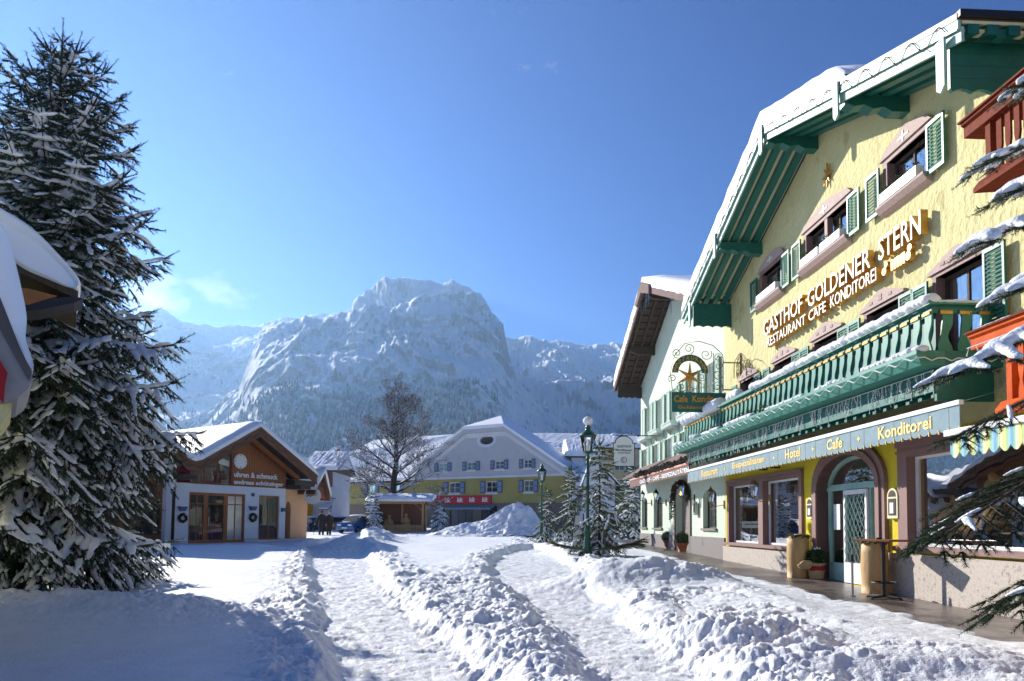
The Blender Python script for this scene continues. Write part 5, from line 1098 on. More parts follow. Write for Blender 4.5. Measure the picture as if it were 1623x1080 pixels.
# ------------------------------------------------------------------ houses behind the square
def pr(f, x0, y0, x1, y1, v=0): return f.rect(x0, y0, x1, y1, v)
def flat(Y): return Fr(0, Y, R(90), -1)
def bg():
    f = flat(112); a = pr(f, 826, 712, 928, 760)
    wn = [(f.px(x, 0)[0]-.8, f.px(x, 0)[0]+.8, f.px(0, 738)[1]*1-.6, f.px(0, 738)[1]+1.0) for x in (850, 882)]
    house('apartment_house', flat(118), *[flat(118).px(x, 700)[0] for x in (826, 938)], .5, flat(118).px(880, 706)[1], None, flat(118).px(880, 690)[1]+.3, 10, 'long brown chalet with a thick snow roof and small black chimney behind the store', 'brown_wood', wins=[(flat(118).px(x, 0)[0]-.9, flat(118).px(x, 0)[0]+.9, flat(118).px(870, 712)[1]-.3, flat(118).px(870, 707.5)[1]) for x in (874, 888, 916)], sth=.5, chimney=((flat(118).px(872, 690)[0], -5, 15, flat(118).px(872, 684)[1]),), seed=1)
    g = flat(108); zt = g.px(890, 717)[1]
    house('terrace_house', g, g.px(850, 700)[0], g.px(931, 700)[0], .5, zt, None, zt+1.3, 6, 'cream house with a lower snowy roof between the store and the white house', 'plaster_cream', wins=[(g.px(x, 0)[0]-.9, g.px(x, 0)[0]+.9, g.px(880, 742)[1], g.px(880, 728)[1]) for x in (884, 915)], sth=.5, seed=2)
    g = flat(78); zt = g.px(930, 726)[1]
    house('white_house', g, g.px(906, 700)[0], g.px(948, 700)[0], .5, zt, None, zt+1.6, 8, 'white house with a deep snow cushion on its roof right of the store', 'plaster_white', sth=.75, wins=[(g.px(918, 0)[0]-.5, g.px(918, 0)[0]+.5, g.px(918, 800)[1], g.px(918, 780)[1])], seed=3)
    g = flat(68); zt = g.px(985, 768)[1]; zr = g.px(930, 728)[1]
    house('low_white_house', g, g.px(925, 700)[0], g.px(975, 700)[0], .5, zt+.2, g.px(940, 700)[0], zr, 8, 'low white gabled house behind the nearer small fir', 'plaster_white', sth=.2, roof_over=.7, front_over=.3, verge='dark_wood', wins=[(g.px(961, 0)[0]-.35, g.px(961, 0)[0]+.35, .9, 2.6)], seed=4)
    g = flat(88); zt = g.px(980, 712)[1]
    house('cream_house', g, g.px(945, 700)[0], g.px(1012, 700)[0], .5, zt, None, zt+1.6, 9, 'tall cream house with olive garage door beside the mint guesthouse', 'plaster_cream', sth=.6, wins=[(g.px(x, 0)[0]-.6, g.px(x, 0)[0]+.6, g.px(990, z+16)[1], g.px(990, z)[1]) for x in (984, 1000) for z in (730, 760)], seed=5, chimney=((g.px(982, 690)[0], -4, 10, g.px(982, 684)[1]),))
    q = MB().box(g, g.px(977, 0)[0], g.px(996, 0)[0], .02, .15, .5, g.px(985, 791)[1]).build('garage_door', 'plaster_olive', bpy.data.objects['cream_house'])
    # left side, behind the jewellery shop
    g = Fr(*dpt(457, 850, 40).to_tuple()[:2], R(24), -1); ua, ub = g.px(457, 800)[0], g.px(487, 800)[0]; zt = g.px(470, 762)[1]
    t = thing('corner_shop', g.P((ua+ub)/2, 0, .4), 'peach corner shop with arched doorway under a timber gable canopy', 'shop')
    b = MB(); dw = (g.px(453, 800)[0], g.px(461, 800)[0]); b.holed(g, [(ua-3.0, .2), (ub, .2), (ub, zt), (ua-3.0, zt)], [arch(dw[0], dw[1], .3, g.px(458, 795)[1], .4)], 0, .3); b.quad(g.P(ub, 0, .2), g.P(ub, -8, .2), g.P(ub, -8, zt), g.P(ub, 0, zt)); b.build('wall', 'plaster_peach', t)
    MB().box(g, dw[1]+.1, ub-.6, .02, .08, .2, g.px(470, 797)[1]).build('corner_panel', 'plaster_orange', t) if False else None
    MB().box(g, dw[0], dw[1], -.35, -.3, .2, 3).build('door', 'dark_metal', t)
    rf = [g.px(499, 778, 1.2), g.px(514, 750, 1.2), g.px(523, 788, 1.2)]
    MB().ext(g, rf+[(u, z-.2) for u, z in rf[::-1]], 1.2, -8).build('roof', 'brown_wood', t); snow_prism(g, [(u, z+.02) for u, z in rf], 1.25, -7.5, .4, t, 'roof_snow', seed=30)
    MB().ext(g, [(rf[0][0]+.15, rf[0][1]-.1), (rf[1][0], rf[1][1]-.25), (rf[2][0]-.15, rf[2][1]-.1)], 1.0, .9).build('gable_boards', 'brown_wood', t); MB().extu(g, [(.3, zt-.02), (-4, zt+1.3), (-8, zt+.2), (-8, zt), (.3, zt-.2)], ua-3, ub+.3).build('roof', 'dark_wood', t); MB().extu(g, [(.35, zt), (.3, zt+.3), (-4, zt+1.65), (-8, zt+.5), (-8, zt+.2), (-4, zt+1.3)], ua-3, ub+.35).build('roof_snow', 'roof_snow', t)
    MB().box(g, ub-2.4, ub+.3, 0, 1.1, zt-.35, zt-.05).build('beam', 'dark_wood', t)
    cu, cz = g.px(495, 786, .9); s = thing('round_sign', g.P(cu, .9, cz), 'round pale hanging sign with dark script under the canopy of the peach shop', 'shop sign')
    fs = Fr(*g.P(cu, .9, 0).to_tuple()[:2], R(90), -1); MB().ext(fs, [(.48*math.cos(a), cz+.48*math.sin(a)) for a in np.linspace(0, 6.283, 29)[:-1]], -.02, .02).build('disc', 'sign_white', s); q = MB()
    q.tube([fs.P(-.3, .03, cz-.08), fs.P(-.1, .03, cz+.12), fs.P(-.12, .03, cz-.08), fs.P(.1, .03, cz+.1), fs.P(.28, .03, cz+.14)], .02, 5).tube([fs.P(-.32, .03, cz+.0), fs.P(.3, .03, cz+.04)], .014, 5); q.build('script', 'dark_metal', s); MB().tube([fs.P(0, 0, cz+.46), fs.P(0, 0, cz+.75)], .015, 5).build('hanger', 'dark_metal', s)
    g = flat(72); zt = g.px(497, 770)[1]
    house('orange_house', g, g.px(470, 0)[0], g.px(507.5, 0)[0], .1, zt+1, None, zt+2.4, 7, 'orange house front behind the peach shop', 'plaster_orange', wins=[(g.px(492, 0)[0]-.5, g.px(492, 0)[0]+.5, 4.2, 5.2)], seed=6)
    g = flat(74); zt = g.px(525, 772)[1]; za = g.px(525, 748)[1]; ua, ub = g.px(507.6, 0)[0], g.px(545, 0)[0]
    t = house('inn', g, ua, ub, .1, za, None, za+1.8, 8, 'white inn with a brown timber upper storey and dark lettering', 'plaster_white', 'inn', sth=.55, wins=[(g.px(505.5, 0)[0]+.4, g.px(516, 0)[0], g.px(510, 818)[1], g.px(510, 806)[1])], seed=7, chimney=((g.px(492, 0)[0]+.0, -2, za, g.px(512, 727)[1]), (g.px(513, 0)[0], -2, za, g.px(512, 728)[1])))
    MB().box(g, ua-.02, ub+.02, .02, .35, zt, za).build('timber_storey', 'brown_wood', t); 
    x0, z0 = g.px(509, 793, .03); x1, z1 = g.px(532, 787, .03); q = MB()
    text(g, 'Gasthaus', g.px(509, 790)[0], g.px(519, 790)[0], g.px(0, 789.5)[1]*0+g.px(512, 790)[1], g.px(512, 787)[1], .03, .02, 'sign_text_grey', t, 'lettering', .02) if False else None
    for (xa, xb, ya, yb) in ((508, 513, 787, 788.3), (508, 532, 789, 791.2), (514, 528, 793.5, 794.3), (515, 527, 796, 796.8)):
        a, zz = g.px(xa, yb, .03); c, zz2 = g.px(xb, ya, .03); rr = random.Random(xb); u = a
        while u < c-.05: w_ = rr.uniform(.06, .16); q.box(g, u, min(u+w_, c), .005, .03, zz, zz2-rr.uniform(0, .03)); u += w_+.05
    q.build('lettering', 'sign_text_grey', t)
    cn = MB().extu(g, [(0, g.px(538, 800)[1]), (1.6, g.px(538, 808)[1]), (1.6, g.px(538, 809)[1]), (0, g.px(538, 803)[1])], g.px(531, 0)[0], ub).build('porch_roof', 'brown_wood', t); MB().extu(g, [(0, g.px(538, 800)[1]+.02), (1.6, g.px(538, 808)[1]+.02), (1.6, g.px(538, 806)[1]), (0, g.px(538, 798)[1])], g.px(531, 0)[0], ub).build('porch_snow', 'roof_snow', t)
    g = flat(125); zt = g.px(530, 738)[1]; zr = g.px(552, 717)[1]
    t = house('yellow_house', g, g.px(515, 0)[0], g.px(560, 0)[0], .1, zt, g.px(556, 0)[0], zr+.5, 12, 'yellow house with dark shutters higher up behind the white inn', 'plaster_olive', sth=.9, wins=[(g.px(540.5, 0)[0], g.px(545, 0)[0], g.px(542, 735.5)[1], g.px(542, 730)[1]), (g.px(528, 0)[0], g.px(530, 0)[0], g.px(529, 735)[1], g.px(529, 731)[1])], seed=8, roof_over=1.6, shut='dark_metal')
bg()
mat('poster_blue', (.45, .58, .66), (.6, .62, .55), .6, 2); mat('frost', (.45, .52, .46), (.25, .32, .26), .8, 30)
# ------------------------------------------------------------------ big spruce on the left
b_ = Vector((-8.5, 12.6, .2))
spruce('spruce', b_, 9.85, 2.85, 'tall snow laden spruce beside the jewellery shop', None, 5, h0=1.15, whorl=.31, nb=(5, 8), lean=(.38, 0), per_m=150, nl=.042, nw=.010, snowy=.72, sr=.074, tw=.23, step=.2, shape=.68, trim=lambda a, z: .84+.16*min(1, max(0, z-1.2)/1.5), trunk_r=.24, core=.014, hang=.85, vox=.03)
# small firs in the square
def fir(x, y, H, Rb, label, seed, **k):
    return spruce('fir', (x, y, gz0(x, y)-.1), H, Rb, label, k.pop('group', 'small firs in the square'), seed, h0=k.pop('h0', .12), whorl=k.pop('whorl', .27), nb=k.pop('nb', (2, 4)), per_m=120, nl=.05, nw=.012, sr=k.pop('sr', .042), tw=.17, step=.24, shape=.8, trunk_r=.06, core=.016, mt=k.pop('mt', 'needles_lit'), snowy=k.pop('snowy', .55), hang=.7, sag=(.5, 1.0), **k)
p = dpt(950, 880, 24.3); fir(p.x, p.y, 4.1, 1.35, 'snow dusted fir tied beside the nearer green lamp post', 21)
p = dpt(866, 868, 41.0); fir(p.x, p.y, 3.2, 1.2, 'bushy fir beside the farther green lamp post', 22, snowy=.6)
p = dpt(905, 850, 36.0); fir(p.x, p.y, 4.0, 1.25, 'snowy fir between the two green lamp posts', 23)
p = dpt(592, 838, 60.5); fir(p.x, p.y, 3.6, 1.3, 'snowy fir left of the timber crib', 24, mt='needles', sr=.09, snowy=1)
p = dpt(697, 838, 61.0); fir(p.x, p.y, 2.9, 1.2, 'dark snowy fir right of the timber crib', 25, mt='needles', sr=.09, snowy=1)
p = dpt(1001, 830, 44); fir(p.x, p.y, 5.0, 1.5, 'snowy fir against the corner of the mint guesthouse', 26, mt='needles', sr=.08)
p = dpt(975, 850, 50); fir(p.x, p.y, 2.4, 1.5, 'low snow covered fir behind the white notice board', 27, mt='needles', sr=.09)
def fallen(x, y, Y, az, L, label, seed):
    p = dpt(x, y, Y); z = gz0(p.x, p.y)+.12; t = thing('fir_branch', (p.x, p.y, z), label, 'branch', 'cut fir branches on the snow'); sg, wd_, sn_ = [], [], []; q = random.Random(seed)
    spruce_branch((p.x, p.y, z), az, L, .25, sg, wd_, sn_, q, step=.1, tw=.15, snowy=.15, sub_len=.32, sag=.2, tip=.15, thick=.02, hang=.15, sr=.03); w = MB()
    for a, b in wd_: w.tube(a, b, 4, cap=False)
    w.build('limb', 'bark', t); needle_mesh(sg, 170, .04, .009, 'needles', 'needles_lit', t, seed, .014)
fallen(935, 902, 22.9, R(168), 1.2, 'cut fir branch pointing left at the foot of the nearer lamp post', 1)
fallen(940, 903, 22.9, R(20), 1.75, 'cut fir branch pointing right at the foot of the nearer lamp post', 2)
# ------------------------------------------------------------------ spruce at the right edge of the picture
def right_spruce():
    b = Vector((5.1, 4.6, .2)); t0 = thing('spruce', b, 'near spruce reaching in from the right with thick snow pads on its branches', 'tree'); q = random.Random(4); H = 7.5
    MB().tube([b+Vector((0, 0, z)) for z in (-.2, 1, 2.5, 4, 5.5, 7.4)], [.17, .15, .12, .09, .06, .015], 12).build('trunk', 'bark', t0, smooth=True)
    segs = []; wood = []; snow = []
    def to(x, y, Y, snowy, sr=.05, el=.15, st=.13, sub=.17, hg=.1):
        tip = dpt(x, y, Y); d = tip-b; az = math.atan2(d.y, d.x); L = math.hypot(d.x, d.y)/.984; base = Vector((b.x, b.y, tip.z+L*.2045+.03))
        spruce_branch(base, az, L, R(17.2), segs, wood, snow, q, step=st, tw=.11, snowy=snowy, sub_len=sub, sag=.62, tip=.12, thick=.014, hang=hg, sr=sr)
    for a in ((1490, 610, 3.75, 1.0), (1585, 325, 3.9, 1), (1572, 262, 4.5, 1), (1553, 395, 4.1, 1), (1590, 478, 3.9, 1), (1610, 150, 4.2, 1)): to(*a, sr=.055, st=.2, sub=.09)
    to(1505, 705, 4.2, .1, sr=.02, st=.09, sub=.05, hg=.3)
    for a in ((1458, 862, 3.7, .12), (1590, 965, 3.9, .1)): to(*a, sr=.025, st=.085, sub=.17, hg=.3)
    for k in range(60):       # the rest of the crown, outside the picture
        z = 1.2+5.9*k/60; L = max(.3, 1.75*(1-(z-1)/6.4)); az = k*2.39
        if math.cos(az-math.radians(150)) > -.25: continue
        spruce_branch(b+Vector((0, 0, z)), az, L, .1, segs, wood, snow, q, step=.22, tw=.16, snowy=1, sag=.5, thick=.014, sr=.06)
    wd = MB()
    for p_, r in wood: wd.tube(p_, r, 5, cap=False)
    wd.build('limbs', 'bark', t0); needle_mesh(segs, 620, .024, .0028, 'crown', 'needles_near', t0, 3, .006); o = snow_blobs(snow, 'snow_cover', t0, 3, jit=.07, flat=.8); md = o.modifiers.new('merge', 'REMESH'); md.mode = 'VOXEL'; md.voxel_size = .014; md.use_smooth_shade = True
right_spruce()
p = dpt(622, 840, 67); bare_tree('lime_tree', (p.x, p.y, .6), 14.0, 'large bare lime tree with snow on its limbs behind the timber crib', spread=.72)

# ------------------------------------------------------------------ lamp posts
def lamp_post(x, y, label, cap_snow):
    z = gz0(x, y)-.02; t = thing('lamp_post', (x, y, z), label, 'lamp post', 'green lamp posts'); H = 4.35; c = Vector((x, y, z))
    MB().lathe(c, [(.13, 0), (.13, .12), (.11, .2), (.095, .9), (.075, 1.0), (.07, 1.1), (.055, 1.15), (.05, H-1.15), (.07, H-1.1), (.045, H-1.05), (.045, H-.98)], 16).build('post', 'green_lamp', t, smooth=False)
    h = c+Vector((0, 0, H-.98)); MB().lathe(h, [(.05, 0), (.13, .04), (.17, .07), (.17, .1)], 8).build('lamp_base', 'green_lamp', t)
    fr = MB()
    for k in range(6):
        a = k*math.pi/3; fr.tube([h+Vector((.155*math.cos(a), .155*math.sin(a), .1)), h+Vector((.25*math.cos(a), .25*math.sin(a), .6))], .012, 4)
    fr.lathe(h+Vector((0, 0, .6)), [(.27, 0), (.27, .03), (.1, .0)], 6); ln = fr.build('lantern', 'green_lamp', t)
    MB().lathe(h, [(.15, .1), (.243, .6)], 6).build('pane', 'glass_lamp', ln); MB().lathe(h, [(.03, .1), (.035, .25), (.05, .32), (.02, .42)], 8).build('bulb', 'sign_white', ln)
    MB().lathe(h+Vector((0, 0, .62)), [(.3, 0), (.29, .03), (.2, .12), (.1, .2), (.09, .26), (.1, .28), (.07, .34), (.05, .36), (.05, .4), (.02, .46)], 16).build('lamp_cap', 'green_lamp', t, smooth=True)
    if cap_snow: MB().ball(h+Vector((0, 0, 1.12)), .17, 14, (1, 1, .9), .05, 3).build('snow_cap', 'snow', t, True)
p = dpt(931, 893, 24.0); lamp_post(p.x, p.y, 'green lamp post with a round snow ball on top', True)
p = dpt(858, 868, 40.6); lamp_post(p.x, p.y, 'farther green lamp post with a bare pointed cap', False)
LP2 = p
# folding boards round the nearer lamp
for x0, x1, lab in ((903, 922, 'white folding advertising board leaning left of the nearer lamp post'), (932, 962, 'pale blue folding advertising board right of the nearer lamp post')):
    a = dpt(x0, 893, 25.0); c = dpt(x1, 893, 24.9); z = gz0(a.x, a.y)-.05; t = thing('advertising_board', (a.x, a.y, z), lab, 'sign board', 'folding boards at the lamp post'); L = c.x-a.x; Y = a.y
    for k, dy in (('front_panel', -.28), ('back_panel', .28)):
        q = MB(); q.prism([(a.x, Y+dy, z+.1), (a.x+L, Y+dy, z+.1), (a.x+L-.06+.12*(x0 < 930), Y, z+1.35), (a.x+.18, Y, z+1.35)], [(a.x, Y+dy+.02, z+.1), (a.x+L, Y+dy+.02, z+.1), (a.x+L-.06+.12*(x0 < 930), Y+.02, z+1.35), (a.x+.18, Y+.02, z+1.35)])
        q.build(k, 'sign_white' if x0 < 930 else 'poster_blue', t)
    q = MB(); q.tube([(a.x-.02, Y-.33, z), (a.x+.17, Y-.02, z+1.42)], .022, 6).tube([(c.x+.02, Y-.33, z), (c.x-.06+.12*(x0 < 930), Y-.02, z+1.42)], .022, 6); q.build('frame', 'dark_metal', t)
# notice boards behind the fir
def board(x0, y0, x1, y1, Y, lab, lines, cm='sign_text_grey', post=True, name='notice_board'):
    f = flat(Y); u0, u1, z0, z1 = f.rect(x0, y0, x1, y1); t = thing(name, f.P((u0+u1)/2, 0, z0), lab, 'sign'); MB().box(f, u0, u1, -.02, .02, z0, z1).build('panel', 'sign_white', t)
    for (s, a, c, e, g) in lines: text(f, s, u0+(u1-u0)*a, u0+(u1-u0)*c, z0+(z1-z0)*e, z0+(z1-z0)*g, .022, .004, cm, t, 'lettering', .02)
    if post: MB().tube([f.P((u0+u1)/2, -.05, z0-.9), f.P((u0+u1)/2, -.05, z1)], .03, 6).build('post', 'steel', t)
board(957, 824, 988, 835, 30, 'wide white notice board standing behind the nearer fir', [('Marktplatz', .1, .9, .35, .7)])
board(967, 811, 978, 822, 33, 'small white sign with red lettering above the white notice board', [('VERBOT', .1, .9, .55, .85), ('P', .4, .6, .1, .45)], 'red_sign')
# GASTHOF sign hanging from the far corner
def gasthof_sign():
    f = flat(33.0); u0, u1, z0, z1 = f.rect(972.5, 692, 1005, 739); t = thing('hanging_sign', f.P((u0+u1)/2, 0, z0), 'white arched GASTHOF sign with dark frame beside the mint guesthouse', 'hanging sign')
    zs = z0+(z1-z0)*.76; hw = (u1-u0)/2; c = (u0+u1)/2; o = [(u0, z0), (u1, z0), (u1, zs)]+[(c+hw*.82*math.cos(a), zs+(z1-zs)*math.sin(a)) for a in np.linspace(0, math.pi, 12)]+[(u0, zs)]
    MB().ext(f, o, -.03, .03).build('panel', 'sign_white', t); q = MB(); w_ = .03; q.box(f, u0-w_, u0, -.04, .04, z0-w_, zs).box(f, u1, u1+w_, -.04, .04, z0-w_, zs).box(f, u0, u1, -.04, .04, z0-w_, z0)
    q.tube([f.P(c+hw*.86*math.cos(a), 0, zs+(z1-zs+.02)*math.sin(a)) for a in np.linspace(0, math.pi, 14)], .03, 5).tube([f.P(u0-.12, 0, zs+.02), f.P(u0+.12, 0, zs+.02)], .02, 5).tube([f.P(u1-.12, 0, zs+.02), f.P(u1+.12, 0, zs+.02)], .02, 5); q.build('frame', 'dark_metal', t)
    for s, a, d, e, g in (('GASTHOF', .16, .86, .62, .70), ('Mostbauer', .1, .9, .50, .58), ('Familie Moser', .2, .82, .42, .47)):
        text(f, s, u0+(u1-u0)*a, u0+(u1-u0)*d, z0+(z1-z0)*e, z0+(z1-z0)*g, .032, .004, 'sign_text_grey', t, 'lettering', .03)
    zc = z0+(z1-z0)*.2; q = MB(); r = .13; q.tube([f.P(c+r*math.cos(a), .035, zc+r*math.sin(a)) for a in np.linspace(0, 6.2832, 20)], .014, 5); q.tube([f.P(c-.08, .035, zc), f.P(c, .035, zc+.08), f.P(c+.08, .035, zc), f.P(c, .035, zc-.08), f.P(c-.08, .035, zc)], .012, 4); q.build('emblem', 'sign_text_grey', t)
    p = f.P(u1, 0, z1-.1); w = HF.P(udist(p.x, p.y), 0, z1+.05); MB().tube([f.P(u0+.1, 0, z1+.06), f.P(u1, 0, z1+.06), w], .02, 6).build('bracket', 'dark_metal', t)
gasthof_sign()

# ------------------------------------------------------------------ star sign over the guesthouse
def star_sign():
    U = 22.6; v0 = .1; s = Fr(*HF.P(U, 0, 0).to_tuple()[:2], R(90-2.4), 1)
    s.u = -HF.n; s.n = -HF.u; s.r = s.u; s.o = HF.P(U, 0, 0)    # sign hangs square to the facade and faces the camera
    t = thing('hanging_sign', HF.P(U, 0, 6), 'green hanging sign with gold star, scrolls and Cafe Konditorei board', 'hanging sign')
    P = lambda x, y, v=0: s.px(x, y, v)
    a = P(1064, 627); c = P(1152, 650); MB().box(s, a[0], P(1150, 640)[0], -.04, .04, P(1064, 653)[1], P(1064, 622)[1]).build('board', 'green_paint', t)
    fa = P(1068, 640, .05); text(s, 'Cafe', P(1067, 0)[0], P(1088, 0)[0], P(1068, 638)[1], P(1068, 627)[1], .042, .01, 'gold', t, 'lettering', .02); text(s, 'Konditorei', P(1095, 0)[0], P(1147, 0)[0], P(1095, 638)[1], P(1095, 627)[1], .042, .01, 'gold', t, 'lettering', .02)
    text(s, 'Goldener Stern', P(1073, 0)[0], P(1140, 0)[0], P(1080, 648.5)[1], P(1080, 643)[1], .042, .008, 'gold', t, 'lettering', .01)
    cx, cz = P(1093.5, 591); rO = abs(P(1122, 591)[0]-cx); rI = rO*.66
    ar = [(cx+rO*math.cos(a_), cz+rO*math.sin(a_)) for a_ in np.linspace(0, math.pi, 20)]+[(cx+rI*math.cos(a_), cz+rI*math.sin(a_)) for a_ in np.linspace(math.pi, 0, 20)]; ar = MB().ext(s, ar, -.03, .03).build('arch_board', 'green_paint', t)
    word = 'RESTAURANT-PFERD'; word = 'RESTAURANT FEUER'
    word = 'RESTAURANT'
    for i, ch in enumerate(word):
        a_ = math.pi-(i+.5)*math.pi/len(word); rm = (rO+rI)/2; u, z = cx+rm*math.cos(a_), cz+rm*math.sin(a_); o = text(s, ch, u-.05, u+.05, z-.075, z+.075, .032, .01, 'gold', ar, 'lettering', .02)
    st = []
    for i in range(12): r = rO*.88 if i % 2 == 0 else rO*.22; a_ = math.pi/2+i*math.pi/6; st.append((cx+r*math.cos(a_), cz-.12+r*math.sin(a_)))
    q = MB(); ctr = s.P(cx, .1, cz-.12); 
    for i in range(12): q.add([ctr, s.P(*[st[i][0], 0, st[i][1]]), s.P(*[st[(i+1) % 12][0], 0, st[(i+1) % 12][1]]), s.P(cx, -.1, cz-.12)], [(0, 1, 2), (3, 2, 1)])
    q.build('star', 'gold', t)
    q = MB()
    def spiral(u, z, r, turns=1.6, ph=0, sg=1): q.tube([s.P(u+r*(1-k/26)*math.cos(ph+sg*turns*6.283*k/22), 0, z+r*(1-k/26)*math.sin(ph+sg*turns*6.283*k/22)) for k in range(22)], .013, 4)
    for x, y, r in ((1138, 567, .13), (1139, 580, .14), (1138, 594, .19), (1137, 613, .17), (1119, 562, .2), (1092, 553, .18), (1073, 560, .16), (1080, 614, .16), (1095, 617, .13), (1112, 598, .14), (1066, 600, .14)):
        u, z = P(x, y); spiral(u, z, r, 1.5, x, 1 if int(y) % 2 else -1)
    u, z = P(1160, 575); bar = [P(1146, 575), P(1158, 575)]
    q.tube([s.P(*(P(1146, 570)[0], 0, P(1146, 570)[1])), s.P(*(P(1146, 620)[0], 0, P(1146, 620)[1]))], .02, 6)
    q.tube([s.P(P(1131, 560)[0], 0, P(1131, 560)[1]), s.P(P(1131, 622)[0], 0, P(1131, 622)[1])], .014, 5)
    top = [s.P(P(x, y)[0], 0, P(x, y)[1]) for x, y in ((1066, 620), (1062, 590), (1068, 565), (1085, 545), (1108, 541), (1130, 548), (1145, 562), (1147, 575))]; q.tube(top, .014, 5)
    for x in (1100, 1104, 1108, 1112, 1116, 1120): q.tube([s.P(P(x, 622)[0], 0, P(x, 622)[1]), s.P(P(x, 612-(x-1100)*.3)[0], 0, P(x, 612-(x-1100)*.3)[1])], .008, 4)
    for y in (575, 618): q.tube([s.P(P(1146, y)[0], 0, P(1146, y)[1]), s.P(-.0, 0, P(1146, y)[1])], .022, 6)
    for k in (0, 1): q.tube([s.P(P(1070, 0)[0], 0, P(1070, 622)[1]), s.P(-.1, -2.5, P(1178, 588)[1])], .012, 5) if k == 0 else None
    q.build('scroll_work', 'gold_iron', t)
    q = MB(); q.tube([s.P(-.03, 0, P(1160, 560)[1]), s.P(-.03, 0, P(1160, 622)[1])], .035, 8); q.build('wall_bar', 'gold_iron', t)
    # flat scroll ornament on the wall
    t2 = thing('wall_ornament', HF.P(21.4, .02, 6.8), 'wrought iron scroll ornament on the yellow wall beside the hanging sign', 'ornament'); q = MB()
    for x, y, r in ((1172, 580, .22), (1178, 590, .3), (1186, 583, .2), (1190, 592, .15), (1170, 595, .15)):
        u, z = HF.px(x, y, .05); q.tube([HF.P(u+r*(1-k/26)*math.cos(k*.5), .05, z+r*(1-k/26)*math.sin(k*.5)*1.5) for k in range(22)], .014, 4)
    q.tube([HF.P(HF.px(1166, 600)[0], .05, HF.px(1166, 600)[1]), HF.P(HF.px(1166, 575)[0], .05, HF.px(1166, 575)[1]), HF.P(HF.px(1175, 560)[0], .05, HF.px(1175, 560)[1]), HF.P(HF.px(1192, 580)[0], .05, HF.px(1192, 580)[1])], .014, 4); q.build('scroll_work', 'gold_iron', t2)
star_sign()

# ------------------------------------------------------------------ wall lanterns, menu cases
def wall_lantern(u, z, label, grp='wall lanterns', s=1.0, lit=False, mt='iron'):
    t = thing('wall_lantern', HF.P(u, .02, z), label, 'wall lantern', grp); q = MB(); L = .42*s
    q.box(HF, u-.04, u+.04, .0, .03, z-.14, z+.14); q.tube([HF.P(u, .03, z-.02), HF.P(u, L*.6, z-.06), HF.P(u, L, z+.02), HF.P(u, L, z+.08)], .014, 6); q.build('bracket', mt, t)
    c = HF.P(u, L, z+.08); ln = MB().lathe(c, [(.03, -.02), (.07*s, 0), (.07*s, .02)], 6).lathe(c, [(.13*s, .3*s), (.135*s, .31*s), (.07*s, .38*s), (.03*s, .44*s), (.005, .5*s)], 6).build('lantern', mt, t)
    MB().lathe(c, [(.065*s, .02), (.12*s, .3*s)], 6).build('pane', 'glass_lamp', ln); MB().lathe(c, [(.015, .02), (.03, .1), (.01, .18)], 8).build('bulb', 'warm_lamp' if lit else 'sign_white', ln)
def WP(x, y, v=.4): return HF.px(x, y, v)
u, z = WP(1148, 800, .0); wall_lantern(u, z, 'brass wall lantern on the corner between the mint and yellow fronts', mt='gold_iron', s=1.1)
u, z = WP(1215, 792, .1); wall_lantern(u, z, 'white glass wall lantern on the stone post between the shop windows', mt='gold_iron', s=1.1)
u, z = HF.px(1101, 790, 0); wall_lantern(u, z, 'black wall lantern right of the arched guesthouse door', lit=True, s=1.3, mt='dark_metal')
for x, lab in ((1033, 'leftmost black wall lantern of the mint guesthouse'), (1056, 'black wall lantern between the second arched window and the small window')): u, z = HF.px(x, 797); wall_lantern(u, z, lab, mt='dark_metal', s=1.1)
u, z = HF.px(1101, 800, .12); t = thing('menu_case', HF.P(u, .1, z), 'silvery menu case below the lantern right of the guesthouse door', 'menu case'); MB().box(HF, u-.14, u+.14, .06, .14, z-.4, z+.1).build('box', 'steel', t); MB().box(HF, u-.1, u+.1, .14, .145, z-.35, z+.05).build('pane', 'glass_dark', t)
for x, y0, y1, lab in ((1286, 789, 823, 'small arched menu case left of the hotel entrance'), (1418, 774, 822, 'larger arched menu case right of the hotel entrance')):
    u = HF.px(x, 800, .04)[0]; z0 = HF.px(x, y1, .04)[1]; z1 = HF.px(x, y0, .04)[1]; w_ = .17 if x < 1300 else .18; zs = z0+(z1-z0)*.72
    t = thing('menu_case', HF.P(u, .02, z0), lab, 'menu case', 'arched menu cases'); q = MB(); o_ = arch(u-w_, u+w_, z0, z1, z1-zs, 10); q.ext(HF, o_, .01, .09); q.build('box', 'cream_board', t)
    c = MB().box(HF, u-w_*.72, u+w_*.72, .091, .1, z0+.06, zs-.04).build('menu', 'dark_wood', t); MB().box(HF, u-w_*.3, u+w_*.4, .1, .104, z0+.1, zs-.12).build('page', 'sign_white', c)
    MB().ext(HF, arch(u-w_*.7, u+w_*.7, zs, z1-.04, (z1-zs)*.8, 8), .091, .1).build('top_ornament', 'dark_wood', t)
u, z = HF.px(1285, 705, .9); 
for x, y, lab in ((1208, 742, 'small black floodlight under the awning left of the entrance'), (1512, 687, 'black floodlight under the end of the blue awning')):
    u, z = HF.px(x, y, .5); t = thing('floodlight', HF.P(u, .5, z), lab, 'floodlight', 'floodlights under the awning'); MB().box(HF, u-.12, u+.12, .4, .6, z-.06, z+.08).build('housing', 'dark_metal', t); MB().box(HF, u-.02, u+.02, .0, .4, z+.0, z+.04).build('arm', 'dark_metal', t)

